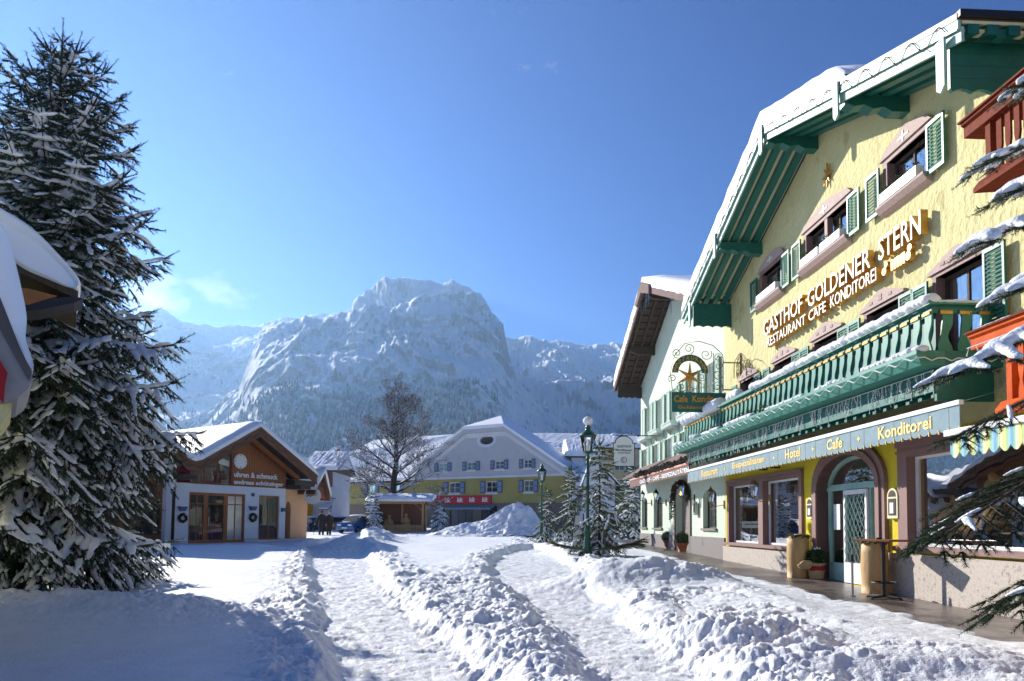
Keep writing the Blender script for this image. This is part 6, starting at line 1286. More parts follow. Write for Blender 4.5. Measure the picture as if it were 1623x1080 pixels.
# ------------------------------------------------------------------ things on the pavement
def log_planter(x, y, h, r, label, dent=0):
    u, v = udist(x, y), vdist(x, y); z = pavz(u); t = thing('log_planter', (x, y, z), label, 'planter', 'hollow log planters'); q = MB(); rr = random.Random(int(x*100)); prof = [(r*1.0, 0), (r*.98, h*.2), (r*1.02, h*.5), (r*.97, h*.8), (r*.95, h), (r*.85, h+.01), (r*.8, h-.05)]
    q.lathe((x, y, z), prof, 22); q.v = [(a+rr.uniform(-.008, .008), b+rr.uniform(-.008, .008), c) for a, b, c in q.v]; q.build('log', 'log_wood', t, True)
    q = MB()
    for _ in range(260): a = rr.uniform(0, 6.283); d = r*math.sqrt(rr.random())*1.02; q.ball((x+d*math.cos(a), y+d*math.sin(a), z+h+rr.uniform(-.02, .05)), rr.uniform(.015, .04), 5)
    q.build('moss_filling', 'moss', t)
    b = q.v and MB(); b.ball((x, y, z+h+.04), r*.5, 12, (1, 1, .25), .1, 4); b.build('snow_cap', 'snow', t, True)
p = dpt(1265, 916, 17.9); log_planter(p.x, p.y, 1.0, .26, 'log planter with moss left of the hotel entrance beside a wrapped shrub')
p = dpt(1387, 940, 14.5); log_planter(p.x, p.y, 1.0, .255, 'log planter with moss behind the tall table')
def table():
    p = dpt(1401, 945, 13.6); u = udist(p.x, p.y); v = vdist(p.x, p.y); z = pavz(u); t = thing('bar_table', (p.x, p.y, z), 'tall square table with reddish top on a dark pedestal', 'table'); f = Fr(p.x, p.y, R(60), 1)
    MB().box(f, -.36, .36, -.36, .36, z+1.06, z+1.1).build('tabletop', 'table_top', t, bevel=.008)
    MB().tube([(p.x, p.y, z+.03), (p.x, p.y, z+1.06)], .038, 12).build('pedestal', 'dark_metal', t)
    q = MB()
    for k in range(4): a = k*math.pi/2+.5; q.tube([(p.x, p.y, z+.05), (p.x+.33*math.cos(a), p.y+.33*math.sin(a), z+.03), (p.x+.36*math.cos(a), p.y+.36*math.sin(a), z+.0)], [.03, .024, .02], 6)
    q.build('base', 'dark_metal', t); q = MB(); q.tube([(p.x+.22*math.cos(a), p.y+.22*math.sin(a), z+.3) for a in np.linspace(0, 6.283, 24)], .012, 6); q.tube([(p.x-.22, p.y, z+.3), (p.x+.22, p.y, z+.3)], .01, 5); q.build('foot_ring', 'dark_metal', t)
    a = thing('ashtray', (p.x-.05, p.y+.05, z+1.1), 'small dark ashtray on the tall table', 'ashtray'); MB().lathe((p.x-.05, p.y+.05, z+1.1), [(.05, 0), (.06, .03), (.05, .03), (.045, .01)], 14).build('bowl', 'dark_metal', a)
    b = thing('standing_ashtray', (p.x-.42, p.y+.35, z), 'slim steel standing ashtray left of the table', 'ashtray'); MB().lathe((p.x-.42, p.y+.35, z), [(.06, 0), (.06, .02), (.022, .03), (.022, .85), (.03, .87)], 12).build('tube', 'steel', b, bevel=0); MB().lathe((p.x-.42, p.y+.35, z), [(.03, .66), (.03, .8)], 12).build('band', 'dark_metal', b)
table()
def shrub_ball(p, r, n, name, parent, seed, m_='shrub'):
    q = np.random.RandomState(seed); d = q.randn(n, 3); d /= np.linalg.norm(d, axis=1)[:, None]; rad = r*(.55+.45*q.rand(n)**.4); d[:, 2] *= .9; C = np.array(p)+d*rad[:, None]; a = q.randn(n, 3)*.03; b2 = q.randn(n, 3)*.03; V = np.stack([C, C+a, C+b2], 1).reshape(-1, 3); np_mesh(name, V, np.arange(n*3).reshape(-1, 3), m_, parent)
p = dpt(1294, 919, 17.6); z = pavz(17.9); t = thing('wrapped_shrub', (p.x, p.y, z), 'round shrub in a burlap wrapped pot with red ribbon', 'potted plant')
q = MB(); rr = random.Random(2); q.lathe((p.x, p.y, z), [(.15, 0), (.18, .08), (.19, .2), (.17, .3), (.24, .36), (.2, .38)], 20); q.v = [(a+rr.uniform(-.012, .012), b+rr.uniform(-.012, .012), c) for a, b, c in q.v]; q.build('pot', 'burlap', t, True)
MB().lathe((p.x, p.y, z), [(.193, .19), (.2, .21), (.2, .28), (.18, .3)], 20).build('ribbon', 'red_cloth', t, True)
q = MB()
for s_ in (-1, 1): q.ball((p.x-.28+.03*s_, p.y-.1, z+.33+.03*s_), .14, 10, (1.3, .4, .6), .3, 5+s_)
q.build('bow', 'burlap', t, True); shrub_ball((p.x, p.y, z+.5), .21, 5000, 'shrub', t, 4)
q = MB(); rr = random.Random(4)
for _ in range(12): q.ball((p.x+rr.uniform(-.08, .08), p.y+rr.uniform(-.08, .08), z+.7+rr.uniform(0, .05)), .022, 6)
q.build('snow_cap', 'snow', t, True)
for x, y, Y, lab in ((1060, 873, 32.0, 'box ball in a terracotta pot left of the guesthouse door, farther one'), (1081, 877, 29.5, 'box ball in a terracotta pot right in front of the guesthouse door, nearer one')):
    p = dpt(x, y, Y); z = pavz(udist(p.x, p.y)); t = thing('potted_shrub', (p.x, p.y, z), lab, 'potted plant', 'terracotta pots at the guesthouse door'); MB().lathe((p.x, p.y, z), [(.15, 0), (.22, .28), (.25, .29), (.26, .36), (.22, .36), (.2, .3)], 18).build('pot', 'terracotta', t, True); shrub_ball((p.x, p.y, z+.5), .3, 2600, 'shrub', t, int(x))
# ------------------------------------------------------------------ shop window display
def display():
    z = 1.17; bu = 12.1; c = HF.P(bu, -.75, z+.12)
    sl = thing('sledge', HF.P(11.5, -.7, z), 'old wooden sledge with curved runners in the shop window', 'sledge'); q = MB()
    for dv in (-.16, .16):
        pts = [HF.P(11.2, -.75+dv, z+.04), HF.P(12.4, -.75+dv, z+.04), HF.P(13.0, -.75+dv, z+.08), HF.P(13.25, -.75+dv, z+.3), HF.P(13.1, -.75+dv, z+.48), HF.P(12.9, -.75+dv, z+.42)]; q.tube(pts, .022, 8)
    q.build('runners', 'cane', sl); q = MB()
    for k in range(4): v = -.9+.1*k; q.box(HF, 11.2, 13.0, v, v+.07, z+.3+.0, z+.325)
    for u in (11.5, 12.2, 12.9): q.box(HF, u-.02, u+.02, -.93, -.57, z+.27, z+.3)
    q.build('seat', 'cane', sl)
    q = MB(); q.tube([HF.P(13.0, -.6, z+.35), HF.P(13.5, -.35, z+.05)], .012, 5).tube([HF.P(13.0, -.9, z+.35), HF.P(13.45, -.4, z+.04)], .012, 5).build('ropes', 'cane', sl)
    be = thing('teddy_bear', HF.P(bu, -.75, z+.32), 'large golden plush bear sitting on the sledge in the shop window', 'toy'); q = MB(); S = lambda du, dv, dz, r, sc=(1, 1, 1): q.ball(HF.P(bu+du, -.7+dv, z+.32+dz), r, 18, sc, .03, du)
    S(0, 0, .3, .28, (1, 1, 1.15)); S(.05, .02, .78, .21); S(.2, .05, .73, .1); S(-.02, .16, .96, .075); S(-.02, -.16, .96, .075)
    for s_ in (-1, 1): q.tube([HF.P(bu+.05, -.7+.2*s_, z+.85), HF.P(bu+.25, -.7+.25*s_, z+.7), HF.P(bu+.42, -.7+.18*s_, z+.62)], [.1, .09, .08], 10); S(.45, .18*s_, .3, .09); q.tube([HF.P(bu+.1, -.7+.17*s_, z+.45), HF.P(bu+.4, -.7+.22*s_, z+.42), HF.P(bu+.62, -.7+.24*s_, z+.42)], [.14, .12, .1], 10); S(.66, .24*s_, .14, .12, (.7, 1, 1.2))
    o = q.build('body', 'plush', be, True); md = o.modifiers.new('merge', 'REMESH'); md.mode = 'VOXEL'; md.voxel_size = .02; md.use_smooth_shade = True
    q = MB(); q.ball(HF.P(bu+.3, -.65, z+1.06), .03, 8)
    for s_ in (-1, 1): q.ball(HF.P(bu+.22, -.65+.08*s_, z+1.14), .018, 8)
    q.build('eyes_and_nose', 'rubber', be, True)
    MB().box(HF, 9.8, 13.0, -1.1, -.22, z, z+.035).build('red_cloth', 'red_cloth', sl)
    cl = bpy.data.objects['red_cloth']; cl.parent = None; LOC[cl] = Vector((0, 0, 0)); cl.data.transform(Matrix.Translation(LOC[sl])); tag(cl, 'red cloth spread on the shop window ledge', 'cloth')
    for u, v, h, lab in ((13.45, -.9, .95, 'frosted ornamental tree at the left of the shop window'), (13.35, -1.6, 1.1, 'frosted ornamental tree in the middle of the shop window')):
        t = thing('ornamental_tree', HF.P(u, v, z), lab, 'decoration', 'frosted trees in the shop window'); MB().tube([HF.P(u, v, z), HF.P(u, v, z+h)], .02, 6).build('stem', 'bark', t); p = HF.P(u, v, z+h*.62); n = 1500; qq = np.random.RandomState(int(u*10)); zz = qq.rand(n); C = np.array(p)+np.stack([qq.randn(n)*.09*(1.1-zz), qq.randn(n)*.09*(1.1-zz), (zz-.5)*h*.7], 1); V = np.stack([C, C+qq.randn(n, 3)*.02, C+qq.randn(n, 3)*.02], 1).reshape(-1, 3); np_mesh('foliage', V, np.arange(n*3).reshape(-1, 3), 'frost', t)
    t = thing('hanging_lamp', HF.P(13.6, -1.3, 2.3), 'dark blue drum lampshade hanging inside the shop window', 'lamp'); MB().lathe(HF.P(13.6, -1.3, 2.1), [(.3, 0), (.34, .05), (.16, .5), (.12, .5)], 20).build('shade', 'dark_blue', t, True); MB().tube([HF.P(13.6, -1.3, 2.6), HF.P(13.6, -1.3, 3.1)], .01, 5).build('cord', 'dark_metal', t)
display()
# ------------------------------------------------------------------ icicle light strings
def icicles(name, pts, drop, label, seed, dens=14, mt='wire_white', r=.0055):
    q = random.Random(seed); t = thing(name, pts[0], label, 'string lights', 'icicle light strings'); b = MB(); bl = MB(); b.tube(pts, r*1.3, 4)
    for a, c in zip(pts[:-1], pts[1:]):
        L = (c-a).length
        for i in range(int(L*dens)):
            p = a.lerp(c, q.random()); d = drop*q.uniform(.25, 1); k = max(2, int(d/.07)); w = [p]
            for j in range(k): w.append(w[-1]+Vector((q.uniform(-.03, .03), q.uniform(-.03, .03), -d/k)))
            b.tube(w, r, 3, cap=False)
            for x in w[1:]:
                if q.random() < .6: bl.ball(x, r*2.1, 5)
                if q.random() < .35: e = x+Vector((q.uniform(-.07, .07), q.uniform(-.07, .07), -.03)); b.tube([x, e], r*.8, 3, cap=False)
    b.build('wires', mt, t); bl.build('bulbs', 'sign_white', t)
icicles('icicle_lights', [HF.P(u, 1.03, 4.08) for u in np.linspace(11.2, 17.9, 14)], .42, 'icicle light string below the near half of the green balcony', 1, 15)
icicles('icicle_lights', [HF.P(u, 1.03, 4.08) for u in np.linspace(18.0, 25.2, 14)], .48, 'icicle light string below the far half of the green balcony', 2, 17)
q = MB(); pts = [HF.P(11.0, v, 4.22+.03*math.sin(v*20)) for v in np.linspace(.0, 1.4, 14)]+[HF.P(u, 1.43, 4.24+.035*math.sin(u*14)) for u in np.linspace(11.0, 25.4, 420)]; q.tube(pts, .012, 4); t = thing('rope_light', pts[0], 'white zigzag rope light along the balcony ledge', 'string lights'); q.build('tube', 'wire_white', t)
# ------------------------------------------------------------------ house corner at the left edge
def left_house():
    t = thing('house', (-7.5, 7.5, 0), 'house corner at the left edge with a thick snow cushion and yellow bay', 'house')
    w0 = dpt(60, 430, 8.6); f = Fr(w0.x, w0.y, R(58), -1); P = lambda x, y, v=0: f.px(x, y, v)
    top = [P(-260, 215), P(-40, 342), P(34, 420), P(124, 462)]
    MB().ext(f, [(a, z) for a, z in top]+[(a, z-.1) for a, z in top[::-1]], 0, -1.6).build('roof', 'dark_wood', t)
    cush = [P(-260, 120), P(-100, 270), P(0, 330), P(30, 347), P(62, 368), P(92, 398), P(116, 428), P(131, 450), P(126, 461), P(112, 459), P(84, 446), P(58, 432), P(30, 420), P(-40, 345), P(-260, 218)]
    q = MB(); n = len(cush); D_ = [.02, .14, .0, -.4, -.8, -1.2, -1.5, -1.62]; sh = [.75, .92, 1, 1.03, .99, 1.02, .95, .7]; cx = sum(a for a, z in cush)/n; vs = []; rr = random.Random(2)
    for d, k in zip(D_, sh):
        for i, (a, z) in enumerate(cush):
            zb = slope_line([(b, c) for b, c in top], a)+.01; vs.append(f.P(a-(1-k)*.25, d, zb+(z-zb)*k+rr.uniform(-.035, .035)))
    fs = [(j*n+i, j*n+(i+1) % n, (j+1)*n+(i+1) % n, (j+1)*n+i) for j in range(len(D_)-1) for i in range(n)]
    q.add(vs, fs); q.add(vs[:n], [tuple(range(n))]); o = q.build('roof_snow', 'roof_snow', t, True); md = o.modifiers.new('s', 'SUBSURF'); md.levels = md.render_levels = 2
    so = [P(28, 478), P(120, 470), P(132, 474), P(118, 480), P(60, 492), P(28, 495)]; MB().ext(f, so, .0, -.5).build('eave_board', 'dark_metal', t)
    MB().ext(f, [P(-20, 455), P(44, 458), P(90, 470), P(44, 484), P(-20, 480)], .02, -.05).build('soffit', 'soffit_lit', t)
    MB().ext(f, [P(-260, 300), P(28, 428), P(30, 560), P(-260, 560)], -.6, -2.4).build('wall', 'plaster_bright_yellow', t)
    # nearer canopy with its own snow
    w0 = dpt(20, 500, 6.3); g = Fr(w0.x, w0.y, R(55), -1); Q = lambda x, y, v=0: g.px(x, y, v)
    MB().ext(g, [Q(-200, 330), Q(-30, 395), Q(50, 590), Q(52, 602), Q(44, 618), Q(28, 630), Q(6, 635), Q(-40, 632), Q(-200, 600)], 0, -1.5).build('canopy', 'plastic_grey', t)
    MB().ext(g, [Q(-30, 398), Q(-14, 440), Q(51, 592), Q(46, 604), Q(-30, 470)], .0, .03).build('fascia', 'metal_roof', t)
    sn = [Q(-200, 250), Q(-30, 335), Q(4, 352), Q(17, 385), Q(28, 430), Q(42, 490), Q(44, 512), Q(38, 535), Q(54, 572), Q(55, 590), Q(40, 566), Q(24, 528), Q(6, 482), Q(-14, 436), Q(-30, 396), Q(-200, 330)]
    n = len(sn); vs = []
    cx, cz = Q(0, 460)
    for d, k in ((.02, .8), (.1, .95), (-.1, 1.02), (-.7, 1.0), (-1.3, 1.01), (-1.5, .85)):
        for a, z in sn: vs.append(g.P(cx+(a-cx)*(1 if k >= 1 else .98), d, z-(1-k)*.12))
    q = MB(); q.add(vs, [(j*n+i, j*n+(i+1) % n, (j+1)*n+(i+1) % n, (j+1)*n+i) for j in range(5) for i in range(n)]); q.add(vs[:n], [tuple(range(n))]); o = q.build('canopy_snow', 'roof_snow', t, True); md = o.modifiers.new('s', 'SUBSURF'); md.levels = md.render_levels = 2
    MB().ext(g, [Q(-200, 620), Q(8, 628), Q(19, 634), Q(18, 645), Q(0, 671), Q(-200, 700)], -.25, -1.4).build('bay', 'plaster_pale_yellow', t)
    MB().box(g, -7, Q(-160, 500)[0], -3.5, -.3, 0, 4.2).build('wall', 'plaster_pale_yellow', t)
    w0 = dpt(4, 600, 6.2); h = Fr(w0.x, w0.y, R(55), -1); pe = thing('pennant', h.P(*[h.px(-4, 0)[0], 0, h.px(0, 565)[1]]), 'red pennant with a white border below the left canopy', 'pennant')
    MB().ext(h, [h.px(-40, 520), h.px(-2, 568), h.px(12, 592), h.px(8, 612), h.px(6, 640), h.px(-6, 628), h.px(-40, 600)], 0, .012).build('cloth', 'red_cloth', pe); MB().tube([h.P(*[h.px(-4, 0)[0], .01, h.px(0, 566)[1]]), h.P(*[h.px(13, 0)[0], .01, h.px(0, 594)[1]])], .008, 5).build('border', 'sign_white', pe)
left_house()
# ------------------------------------------------------------------ neighbour with the red balconies
def red_house():
    t = thing('house', HF.P(7, .7, .2), 'neighbouring house at the right edge with red timber balconies', 'house'); V = 1.9
    MB().box(HF, 3.5, 9.35, -8, .72, .1, 9).build('wall', 'plaster_cream', t)
    for (xt, yt, xb, yb, xp, mt, mp, hh) in ((1527, 190, 1557, 300, 1566, 'red_wood', 'red_wood', .14), (1538, 524, 1592, 650, 1590, 'orange_paint', 'orange_paint', .17)):
        ue, zt = HF.px(xt, yt, V); ub, zb = HF.px(xb, yb, V); lo = mt == 'orange_paint'
        zb = min(zb, zt-.75); bl = MB().box(HF, 4, ub-.05, .72, V-.04, zb+.02, zb+.12).build('balcony', mt, t); LOC[bl] = LOC[t]; bl['label'] = 'lower orange painted balcony' if lo else 'upper dark red balcony'
        q = MB(); q.extu(HF, [(V-.32, zt-.03), (V+.04, zt-.06), (V+.04, zt-.1), (V+.0, zt-.12), (V, zt-.26), (V-.32, zt-.26)], 4, ue); q.build('rail', mt, bl)
        q = MB(); q.extu(HF, [(V-.36, zt-.0), (V+.07, zt-.035), (V+.07, zt-.06), (V-.36, zt-.03)], 4, ue+.03); q.build('rail_cap', 'red_wood', bl)
        up = HF.px(xp, 300, V-.06)[0]; q = MB(); q.box(HF, up-.09, up, V-.14, V-.04, zb+.1, zt-.26).build('post', 'red_wood' if not lo else 'orange_paint', bl)
        for k in range(22):
            u = up-.2-.15*k
            if u < 4.3: break
            MB().ext(HF, [(u-.045, zb+.1), (u+.045, zb+.1), (u+.045, zb+.22), (u+.02, zb+.34), (u+.045, zb+.46), (u+.045, zt-.26), (u-.045, zt-.26), (u-.045, zb+.46), (u-.02, zb+.34), (u-.045, zb+.22)], V-.1, V-.07).build('baluster', mt, bl)
        q = MB(); q.extu(HF, [(V-.3, zb-.02), (V+.12, zb-.06), (V+.12, zb), (V+.04, zb+.1), (V-.3, zb+.13)], 4, ub); q.build('floor_beam', mt, bl)
        MB().box(HF, up-.1, up-.02, .72, V-.15, zt-.2, zt-.1).build('rail', mt, bl)
        if lo: lumps([HF.P(ue-.05, V-.1, zt), HF.P(ue-.6, V-.1, zt)], .035, 'snow', 'rail_snow', bl, .5, (1.6, 1, .6), 3)
        if lo: icicles('icicle_lights', [HF.P(u, V+.05, zt-.24) for u in np.linspace(ue, 5, 9)], .32, 'icicle light string on the orange painted balcony', 7, 9, 'wire_white', .006)
red_house()
# ------------------------------------------------------------------ crib
def crib():
    Y = 62; f = flat(Y); u0, u1 = f.px(604, 0)[0], f.px(685, 0)[0]; z0 = .55; zr = f.px(650, 799)[1]; t = thing('timber_crib', f.P((u0+u1)/2, 0, z0), 'open timber nativity crib with picket front and snow covered lean-to roof', 'crib')
    for u in (u0, u0+.0+(u1-u0)*.5, u1-.16):
        for v in ((-.02, -2.3) if u != u0+(u1-u0)*.5 else (-2.3,)): MB().box(f, u, u+.16, v-.16, v, z0, zr).build('post', 'fresh_wood', t)
    MB().box(f, u0-.1, u1+.1, -.14, .02, zr, zr+.16).build('beam', 'fresh_wood', t)
    q = MB(); q.box(f, u0, u1, -2.5, -2.44, z0, zr+.3).box(f, u0, u0+.05, -2.44, -.2, z0, zr).build('back_wall', 'brown_wood', t)
    for s in (0, 1):
        a, c = ((u0+.16, u0+.8), (u1-.16, u1-.8))[s]; MB().prism([f.P(a, -.02, zr-.6), f.P(a, -.02, zr-.5), f.P(c, -.02, zr), f.P(c+(.1 if s else -.1), -.02, zr)], [f.P(a, -.1, zr-.6), f.P(a, -.1, zr-.5), f.P(c, -.1, zr), f.P(c+(.1 if s else -.1), -.1, zr)]).build('brace', 'fresh_wood', t)
    q = MB(); n = 34; ua, ub = u0-.3, u1+.75
    for i in range(n): a = ua+(ub-ua)*i/n; q.extu(f, [(.7, zr+.12+.03*(i % 2)), (.7, zr+.2+.03*(i % 2)), (-2.8, zr+.72), (-2.8, zr+.64)], a, a+(ub-ua)/n*.98)
    q.build('roof', 'fresh_wood', t)
    fn = MB(); n = 27
    for i in range(n): a = u0+.18+(u1-u0-.36)*i/n; fn.box(f, a, a+.1, -.06, -.02, z0+.05, z0+.85)
    fn.box(f, u0+.1, u1-.1, -.1, -.06, z0+.2, z0+.28).box(f, u0+.1, u1-.1, -.1, -.06, z0+.65, z0+.73); fn.build('picket_front', 'fresh_wood', t)
    # snow on the roof
    V = []; rr = random.Random(4); nn = 22; prf = [(.74, zr+.2), (.82, zr+.38), (.6, zr+.55), (-.4, zr+.68), (-1.6, zr+.86), (-2.7, zr+1.0), (-2.85, zr+.7)]
    for i in range(nn+1):
        u = ua-.03+(ub-ua+.06)*i/nn
        for j, (v, z) in enumerate(prf): V.append(f.P(u, v+rr.uniform(-.02, .02), z+(rr.uniform(-.04, .04) if 0 < j < 6 else 0)-(.12 if i in (0, nn) and 0 < j < 6 else 0)))
    k = len(prf); q = MB(); q.add(V, [(i*k+j, i*k+j+1, (i+1)*k+j+1, (i+1)*k+j) for i in range(nn) for j in range(k-1)]); q.add(V[:k], [tuple(range(k))]); q.add(V[-k:], [tuple(range(k))]); q.build('roof_snow', 'roof_snow', t)
    for x, lab, h in ((628, 'carved wooden crib figure on the left inside the crib', 1.75), (654, 'carved wooden crib figure on the right inside the crib', 1.9)):
        p = f.P(f.px(x, 0)[0], -1.6, z0); c = thing('crib_figure', p, lab, 'wooden figure', 'carved figures in the crib')
        MB().lathe(p, [(.5, 0), (.48, .4), (.36, .95), (.33, h*.66), (.2, h*.76), (.09, h*.8)], 14, .7).build('robe', 'log_wood', c, True); MB().ball(p+Vector((0, 0, h*.88)), .16, 12, (1, 1, 1.2)).build('head', 'fresh_wood', c, True)
        q = MB(); q.tube([p+Vector((-.3, -.1, h*.66)), p+Vector((-.34, -.25, h*.5)), p+Vector((-.05, -.4, h*.52))], [.09, .08, .05], 8).tube([p+Vector((.3, -.1, h*.66)), p+Vector((.34, -.25, h*.5)), p+Vector((.05, -.4, h*.52))], [.09, .08, .05], 8); q.build('arms', 'log_wood', c, True)
crib()
# ------------------------------------------------------------------ heap of cleared snow
def snow_pile():
    c = dpt(800, 850, 53); n = 240; a = np.linspace(-6.5, 4.2, n); b = np.linspace(-3.2, 3.4, 150); A, B = np.meshgrid(a, b); X = c.x+A; Y = c.y+B
    h = 2.45*np.exp(-(np.where(A > 1.1, (A-1.1)/1.8, (A-1.1)/2.8)**2+(B/2.0)**2)**1.0)+.75*np.exp(-((A+3.4)/1.9)**2-(B/1.8)**2)
    mask = np.clip(h/.3, 0, 1); h = h+mask*(clods(X, Y, .55, 3, .6)*.55*sm(-2.6, .2, A)+clods(X, Y, .28, 6, .7)*.6*(.25+.75*sm(-2.6, .2, A))+(fbm(X*2, Y*2, 4, 9)-.5)*.3); Z = groundz(X, Y)+h-.12
    V = np.stack([X, Y, Z], -1).reshape(-1, 3); I = (np.arange(len(b)-1)[:, None]*n+np.arange(n-1)[None]).ravel(); o = np_mesh('snow_pile', V, np.stack([I, I+1, I+n+1, I+n], 1), 'snow', None, True); tag(o, 'big rough heap of cleared snow in front of the store', 'snow pile')
snow_pile()
# ------------------------------------------------------------------ people
def person(x, y, z, face, label, coat, hair, H=1.74, cane=False, hat=None, s1=1):
    t = thing('person', (x, y, z), label, 'person', 'people walking away'); c, s = math.cos(face), math.sin(face); k = H/1.74
    W = lambda a, b, h: (x+(a*c-b*s)*k, y+(a*s+b*c)*k, z+h*k)       # a = to the person's right, b = forward
    vs, es, rs_ = [], [], []
    def chain(pts, start=None):
        prev = start
        for (a, b, h, r) in pts:
            vs.append(W(a, b, h)); rs_.append(r*k); i = len(vs)-1
            if prev is not None: es.append((prev, i))
            prev = i
        return prev
    pel = chain([(0, 0, .95, .15)]); ch = chain([(0, 0, 1.12, .14), (0, .01, 1.3, .165), (0, 0, 1.44, .12)], pel); chest = ch-1; chain([(0, 0, 1.51, .055), (0, .02, 1.57, .075), (0, .02, 1.65, .1), (0, .01, 1.72, .075)], ch)
    for sg in (-1, 1):
        st = .16*sg*s1; chain([(.1*sg, 0, .9, .11), (.1*sg, st*.5, .5, .07), (.1*sg, st*.7-.03, .1, .05), (.1*sg, st*.7+.12, .05, .045)], pel)
        hb = (.32*sg, .04, .82) if not (cane and sg < 0) else (-.46, .1, .86); w = chain([(.19*sg, 0, 1.42, .07), (.27*sg, -.03, 1.13, .052), (hb[0], hb[1]-.02, hb[2], .036), (hb[0]+.01*sg, hb[1]+.02, hb[2]-.06, .036)], chest)
        for q in range(4): chain([(hb[0]+.01*sg, hb[1]-.02+.022*q, hb[2]-.11, .011), (hb[0]-.005*sg, hb[1]-.01+.022*q, hb[2]-.155+.008*abs(q-1), .009)], w)
        chain([(hb[0]-.02*sg, hb[1]+.05, hb[2]-.08, .012), (hb[0]-.03*sg, hb[1]+.06, hb[2]-.12, .01)], w)
    me = bpy.data.meshes.new('body'); me.from_pydata(vs, es, []); o = link_mesh('body', me, 'skin', t)
    m_ = o.modifiers.new('skin', 'SKIN'); 
    for i, r in enumerate(rs_): o.data.skin_vertices[0].data[i].radius = (r, r)
    o.data.skin_vertices[0].data[0].use_root = True; sb = o.modifiers.new('sub', 'SUBSURF'); sb.levels = sb.render_levels = 1
    def ring(h, rx, ry, b=0): return [W(rx*math.cos(q*math.pi/8), b+ry*math.sin(q*math.pi/8), h) for q in range(16)]
    q = MB(); R_ = [ring(.58, .25, .2), ring(.8, .23, .185), ring(1.02, .205, .165), ring(1.25, .235, .17), ring(1.4, .22, .15), ring(1.49, .12, .1), ring(1.53, .075, .075)]; q.add([p for r in R_ for p in r], [(j*16+i, j*16+(i+1) % 16, (j+1)*16+(i+1) % 16, (j+1)*16+i) for j in range(6) for i in range(16)])
    for sg in (-1, 1):
        hb = (.32*sg, .04, .82) if not (cane and sg < 0) else (-.46, .1, .86); q.tube([W(.17*sg, 0, 1.42), W(.275*sg, -.03, 1.13), W(hb[0], hb[1]-.02, hb[2]-.0)], [.09*k, .075*k, .055*k], 10)
    q.build('coat', coat, t, True)
    q = MB()
    for sg in (-1, 1): st = .16*sg*s1; q.tube([W(.1*sg, 0, .9), W(.1*sg, st*.5, .5), W(.1*sg, st*.7-.03, .1)], [.12*k, .09*k, .075*k], 10)
    q.build('trousers', 'black_cloth', t, True); q = MB()
    for sg in (-1, 1): st = .16*sg*s1; q.tube([W(.1*sg, st*.7-.07, .06), W(.1*sg, st*.7+.03, .07), W(.1*sg, st*.7+.18, .04)], [.06*k, .065*k, .045*k], 10)
    q.build('shoes', 'rubber', t, True)
    MB().ball(W(0, 0, 1.675), .108*k, 14, (1, 1, 1.05), .05, 2).build('hair', hair, t, True)
    q = MB()
    for sg in (-1, 1): q.ball(W(.1*sg, .03, 1.64), .025, 6)
    q.ball(W(0, .125, 1.635), .02, 6).build('ears_and_nose', 'skin', t, True)
    if cane: MB().tube([W(-.48, .12, .84), W(-.55, .2, .0)], .014, 6).build('walking_stick', 'dark_metal', t)
for x, lab, coat, hair, H, cn, s1, Yp in ((509, 'person in a long black coat walking away with a stick', 'black_cloth', 'hair', 1.76, True, 1, 52), (521, 'person with grey hair in a dark brown coat walking away', 'brown_cloth', 'grey_hair', 1.7, False, -1, 52.4)):
    p = dpt(x, 853, Yp); person(p.x, p.y, gz0(p.x, p.y)-.03, R(8), lab, coat, hair, H, cn, None, s1)
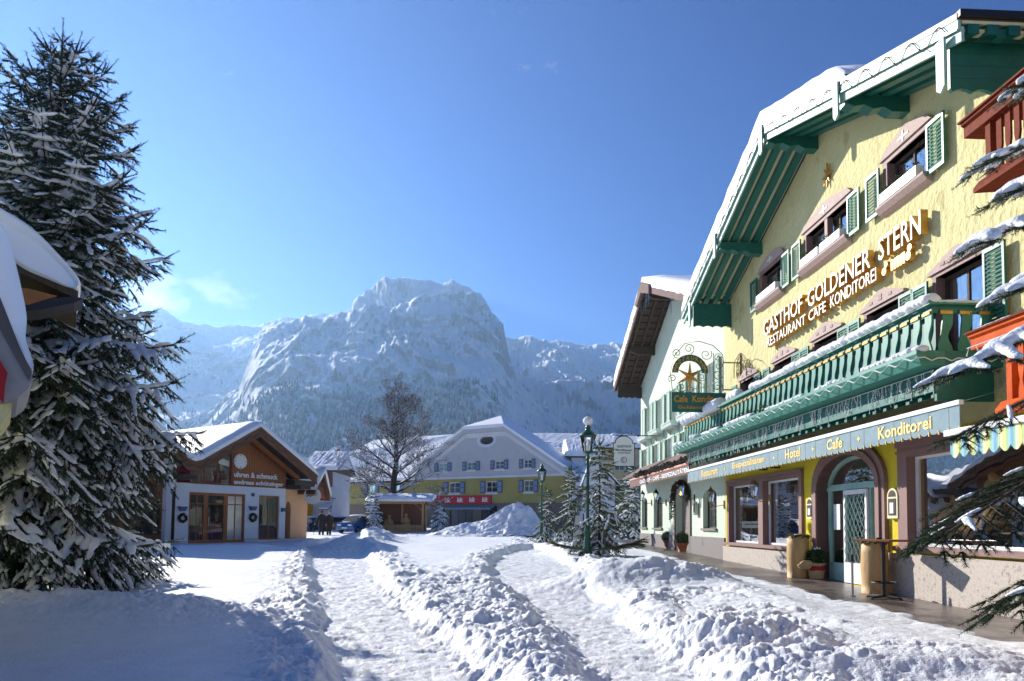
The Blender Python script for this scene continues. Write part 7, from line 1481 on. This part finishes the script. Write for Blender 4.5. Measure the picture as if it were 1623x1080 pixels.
# ------------------------------------------------------------------ cars
def car(x, y, z, rz, label, paint, snow_=True):
    t = thing('parked_car', (x, y, z), label, 'car', 'parked cars'); f = Fr(x, y, R(90)-rz, 1); f.o = Vector((x, y, z))
    f.u = Vector((math.cos(rz), math.sin(rz), 0)); f.n = Vector((-math.sin(rz), math.cos(rz), 0))
    lo = [(-2.0, .3), (-2.05, .55), (-2.0, .85), (-1.2, .95), (1.65, .93), (1.98, .85), (2.05, .55), (2.0, .28)]; MB().ext(f, lo, -.82, .82).build('body', paint, t, bevel=.06)
    cb = [(-1.25, .93), (-.55, 1.42), (.9, 1.45), (1.75, .92)]; q = MB(); q.prism([f.P(u, -.76+(.14 if z_ > 1.2 else 0), z_) for u, z_ in cb], [f.P(u, .76-(.14 if z_ > 1.2 else 0), z_) for u, z_ in cb]); q.build('cabin', paint, t, bevel=.03)
    q = MB()
    for s in (-1, 1): q.prism([f.P(-1.0, .765*s, .97), f.P(1.45, .765*s, .97), f.P(.85, .645*s, 1.36), f.P(-.5, .645*s, 1.36)], [f.P(-1.0, .78*s, .97), f.P(1.45, .78*s, .97), f.P(.85, .66*s, 1.36), f.P(-.5, .66*s, 1.36)])
    q.prism([f.P(-1.24, -.66, .97), f.P(-1.24, .66, .97), f.P(-.62, .56, 1.39), f.P(-.62, -.56, 1.39)], [f.P(-1.27, -.66, .98), f.P(-1.27, .66, .98), f.P(-.65, .56, 1.41), f.P(-.65, -.56, 1.41)]); q.prism([f.P(1.72, -.66, .96), f.P(1.72, .66, .96), f.P(1.0, .56, 1.4), f.P(1.0, -.56, 1.4)], [f.P(1.75, -.66, .97), f.P(1.75, .66, .97), f.P(1.03, .56, 1.42), f.P(1.03, -.56, 1.42)]); q.build('windows', 'dark_metal', t)
    for u in (-1.3, 1.3):
        for s in (-1, 1):
            w_ = MB(); w_.prism([f.P(u+.31*math.cos(a), .84*s, .31+.31*math.sin(a)) for a in np.linspace(0, 6.283, 19)[:-1]], [f.P(u+.31*math.cos(a), .64*s, .31+.31*math.sin(a)) for a in np.linspace(0, 6.283, 19)[:-1]]); w_ = w_.build('wheel', 'rubber', t); MB().prism([f.P(u+.18*math.cos(a), .85*s, .31+.18*math.sin(a)) for a in np.linspace(0, 6.283, 13)[:-1]], [f.P(u+.18*math.cos(a), .8*s, .31+.18*math.sin(a)) for a in np.linspace(0, 6.283, 13)[:-1]]).build('rim', 'steel', w_)
    for s in (-1, 1): MB().box(f, -2.06, -1.96, .5*s-.17, .5*s+.17, .62, .76).build('headlight', 'sign_white', t); MB().box(f, 1.96, 2.055, .55*s-.12, .55*s+.12, .62, .8).build('tail_light', 'red_cloth', t)
    MB().box(f, -2.07, -2.04, -.24, .24, .4, .51).build('number_plate', 'sign_white', t)
    if snow_:
        q = MB(); q.ball(f.P(.2, 0, 1.46), .72, 14, (1.05, .85, .16), .1, 3).ball(f.P(-1.6, 0, .93), .4, 12, (.9, 1.6, .16), .1, 4); q.build('snow_cover', 'snow', t, True)
p = dpt(566, 845, 61); car(p.x, p.y, gz0(p.x, p.y)-.05, R(72), 'blue parked car behind the snow bank left of the crib', 'car_blue')
p = dpt(495, 843, 68); car(p.x, p.y, gz0(p.x, p.y)-.05, R(75), 'dark blue parked car in front of the orange house', 'car_dark')
p = dpt(534, 841, 70); car(p.x, p.y, gz0(p.x, p.y)-.05, R(5), 'dark parked car behind the two people in front of the white inn', 'car_dark')

# ------------------------------------------------------------------ haze
def make_haze(d=.00013):
    b = MB(); b.add([(x, y, z) for z in (-2, 1180) for y in (-350, 6200) for x in (-4100, 4100)], [(0, 1, 3, 2), (4, 6, 7, 5), (0, 4, 5, 1), (2, 3, 7, 6), (0, 2, 6, 4), (1, 5, 7, 3)])
    mm = bpy.data.materials.new('haze'); mm.use_nodes = True; n = mm.node_tree; n.nodes.remove(n.nodes['Principled BSDF'])
    v = n.nodes.new('ShaderNodeVolumePrincipled'); v.inputs['Density'].default_value = d; v.inputs['Color'].default_value = (.36, .62, 1, 1); v.inputs['Anisotropy'].default_value = .48
    n.links.new(v.outputs[0], n.nodes['Material Output'].inputs['Volume']); o = b.build('haze', mm)
    import bmesh
    bm = bmesh.new(); bm.from_mesh(o.data); bmesh.ops.recalc_face_normals(bm, faces=bm.faces); bm.to_mesh(o.data); bm.free()
    tag(o, 'pale blue winter haze over the valley', 'haze', kind='stuff')
make_haze()
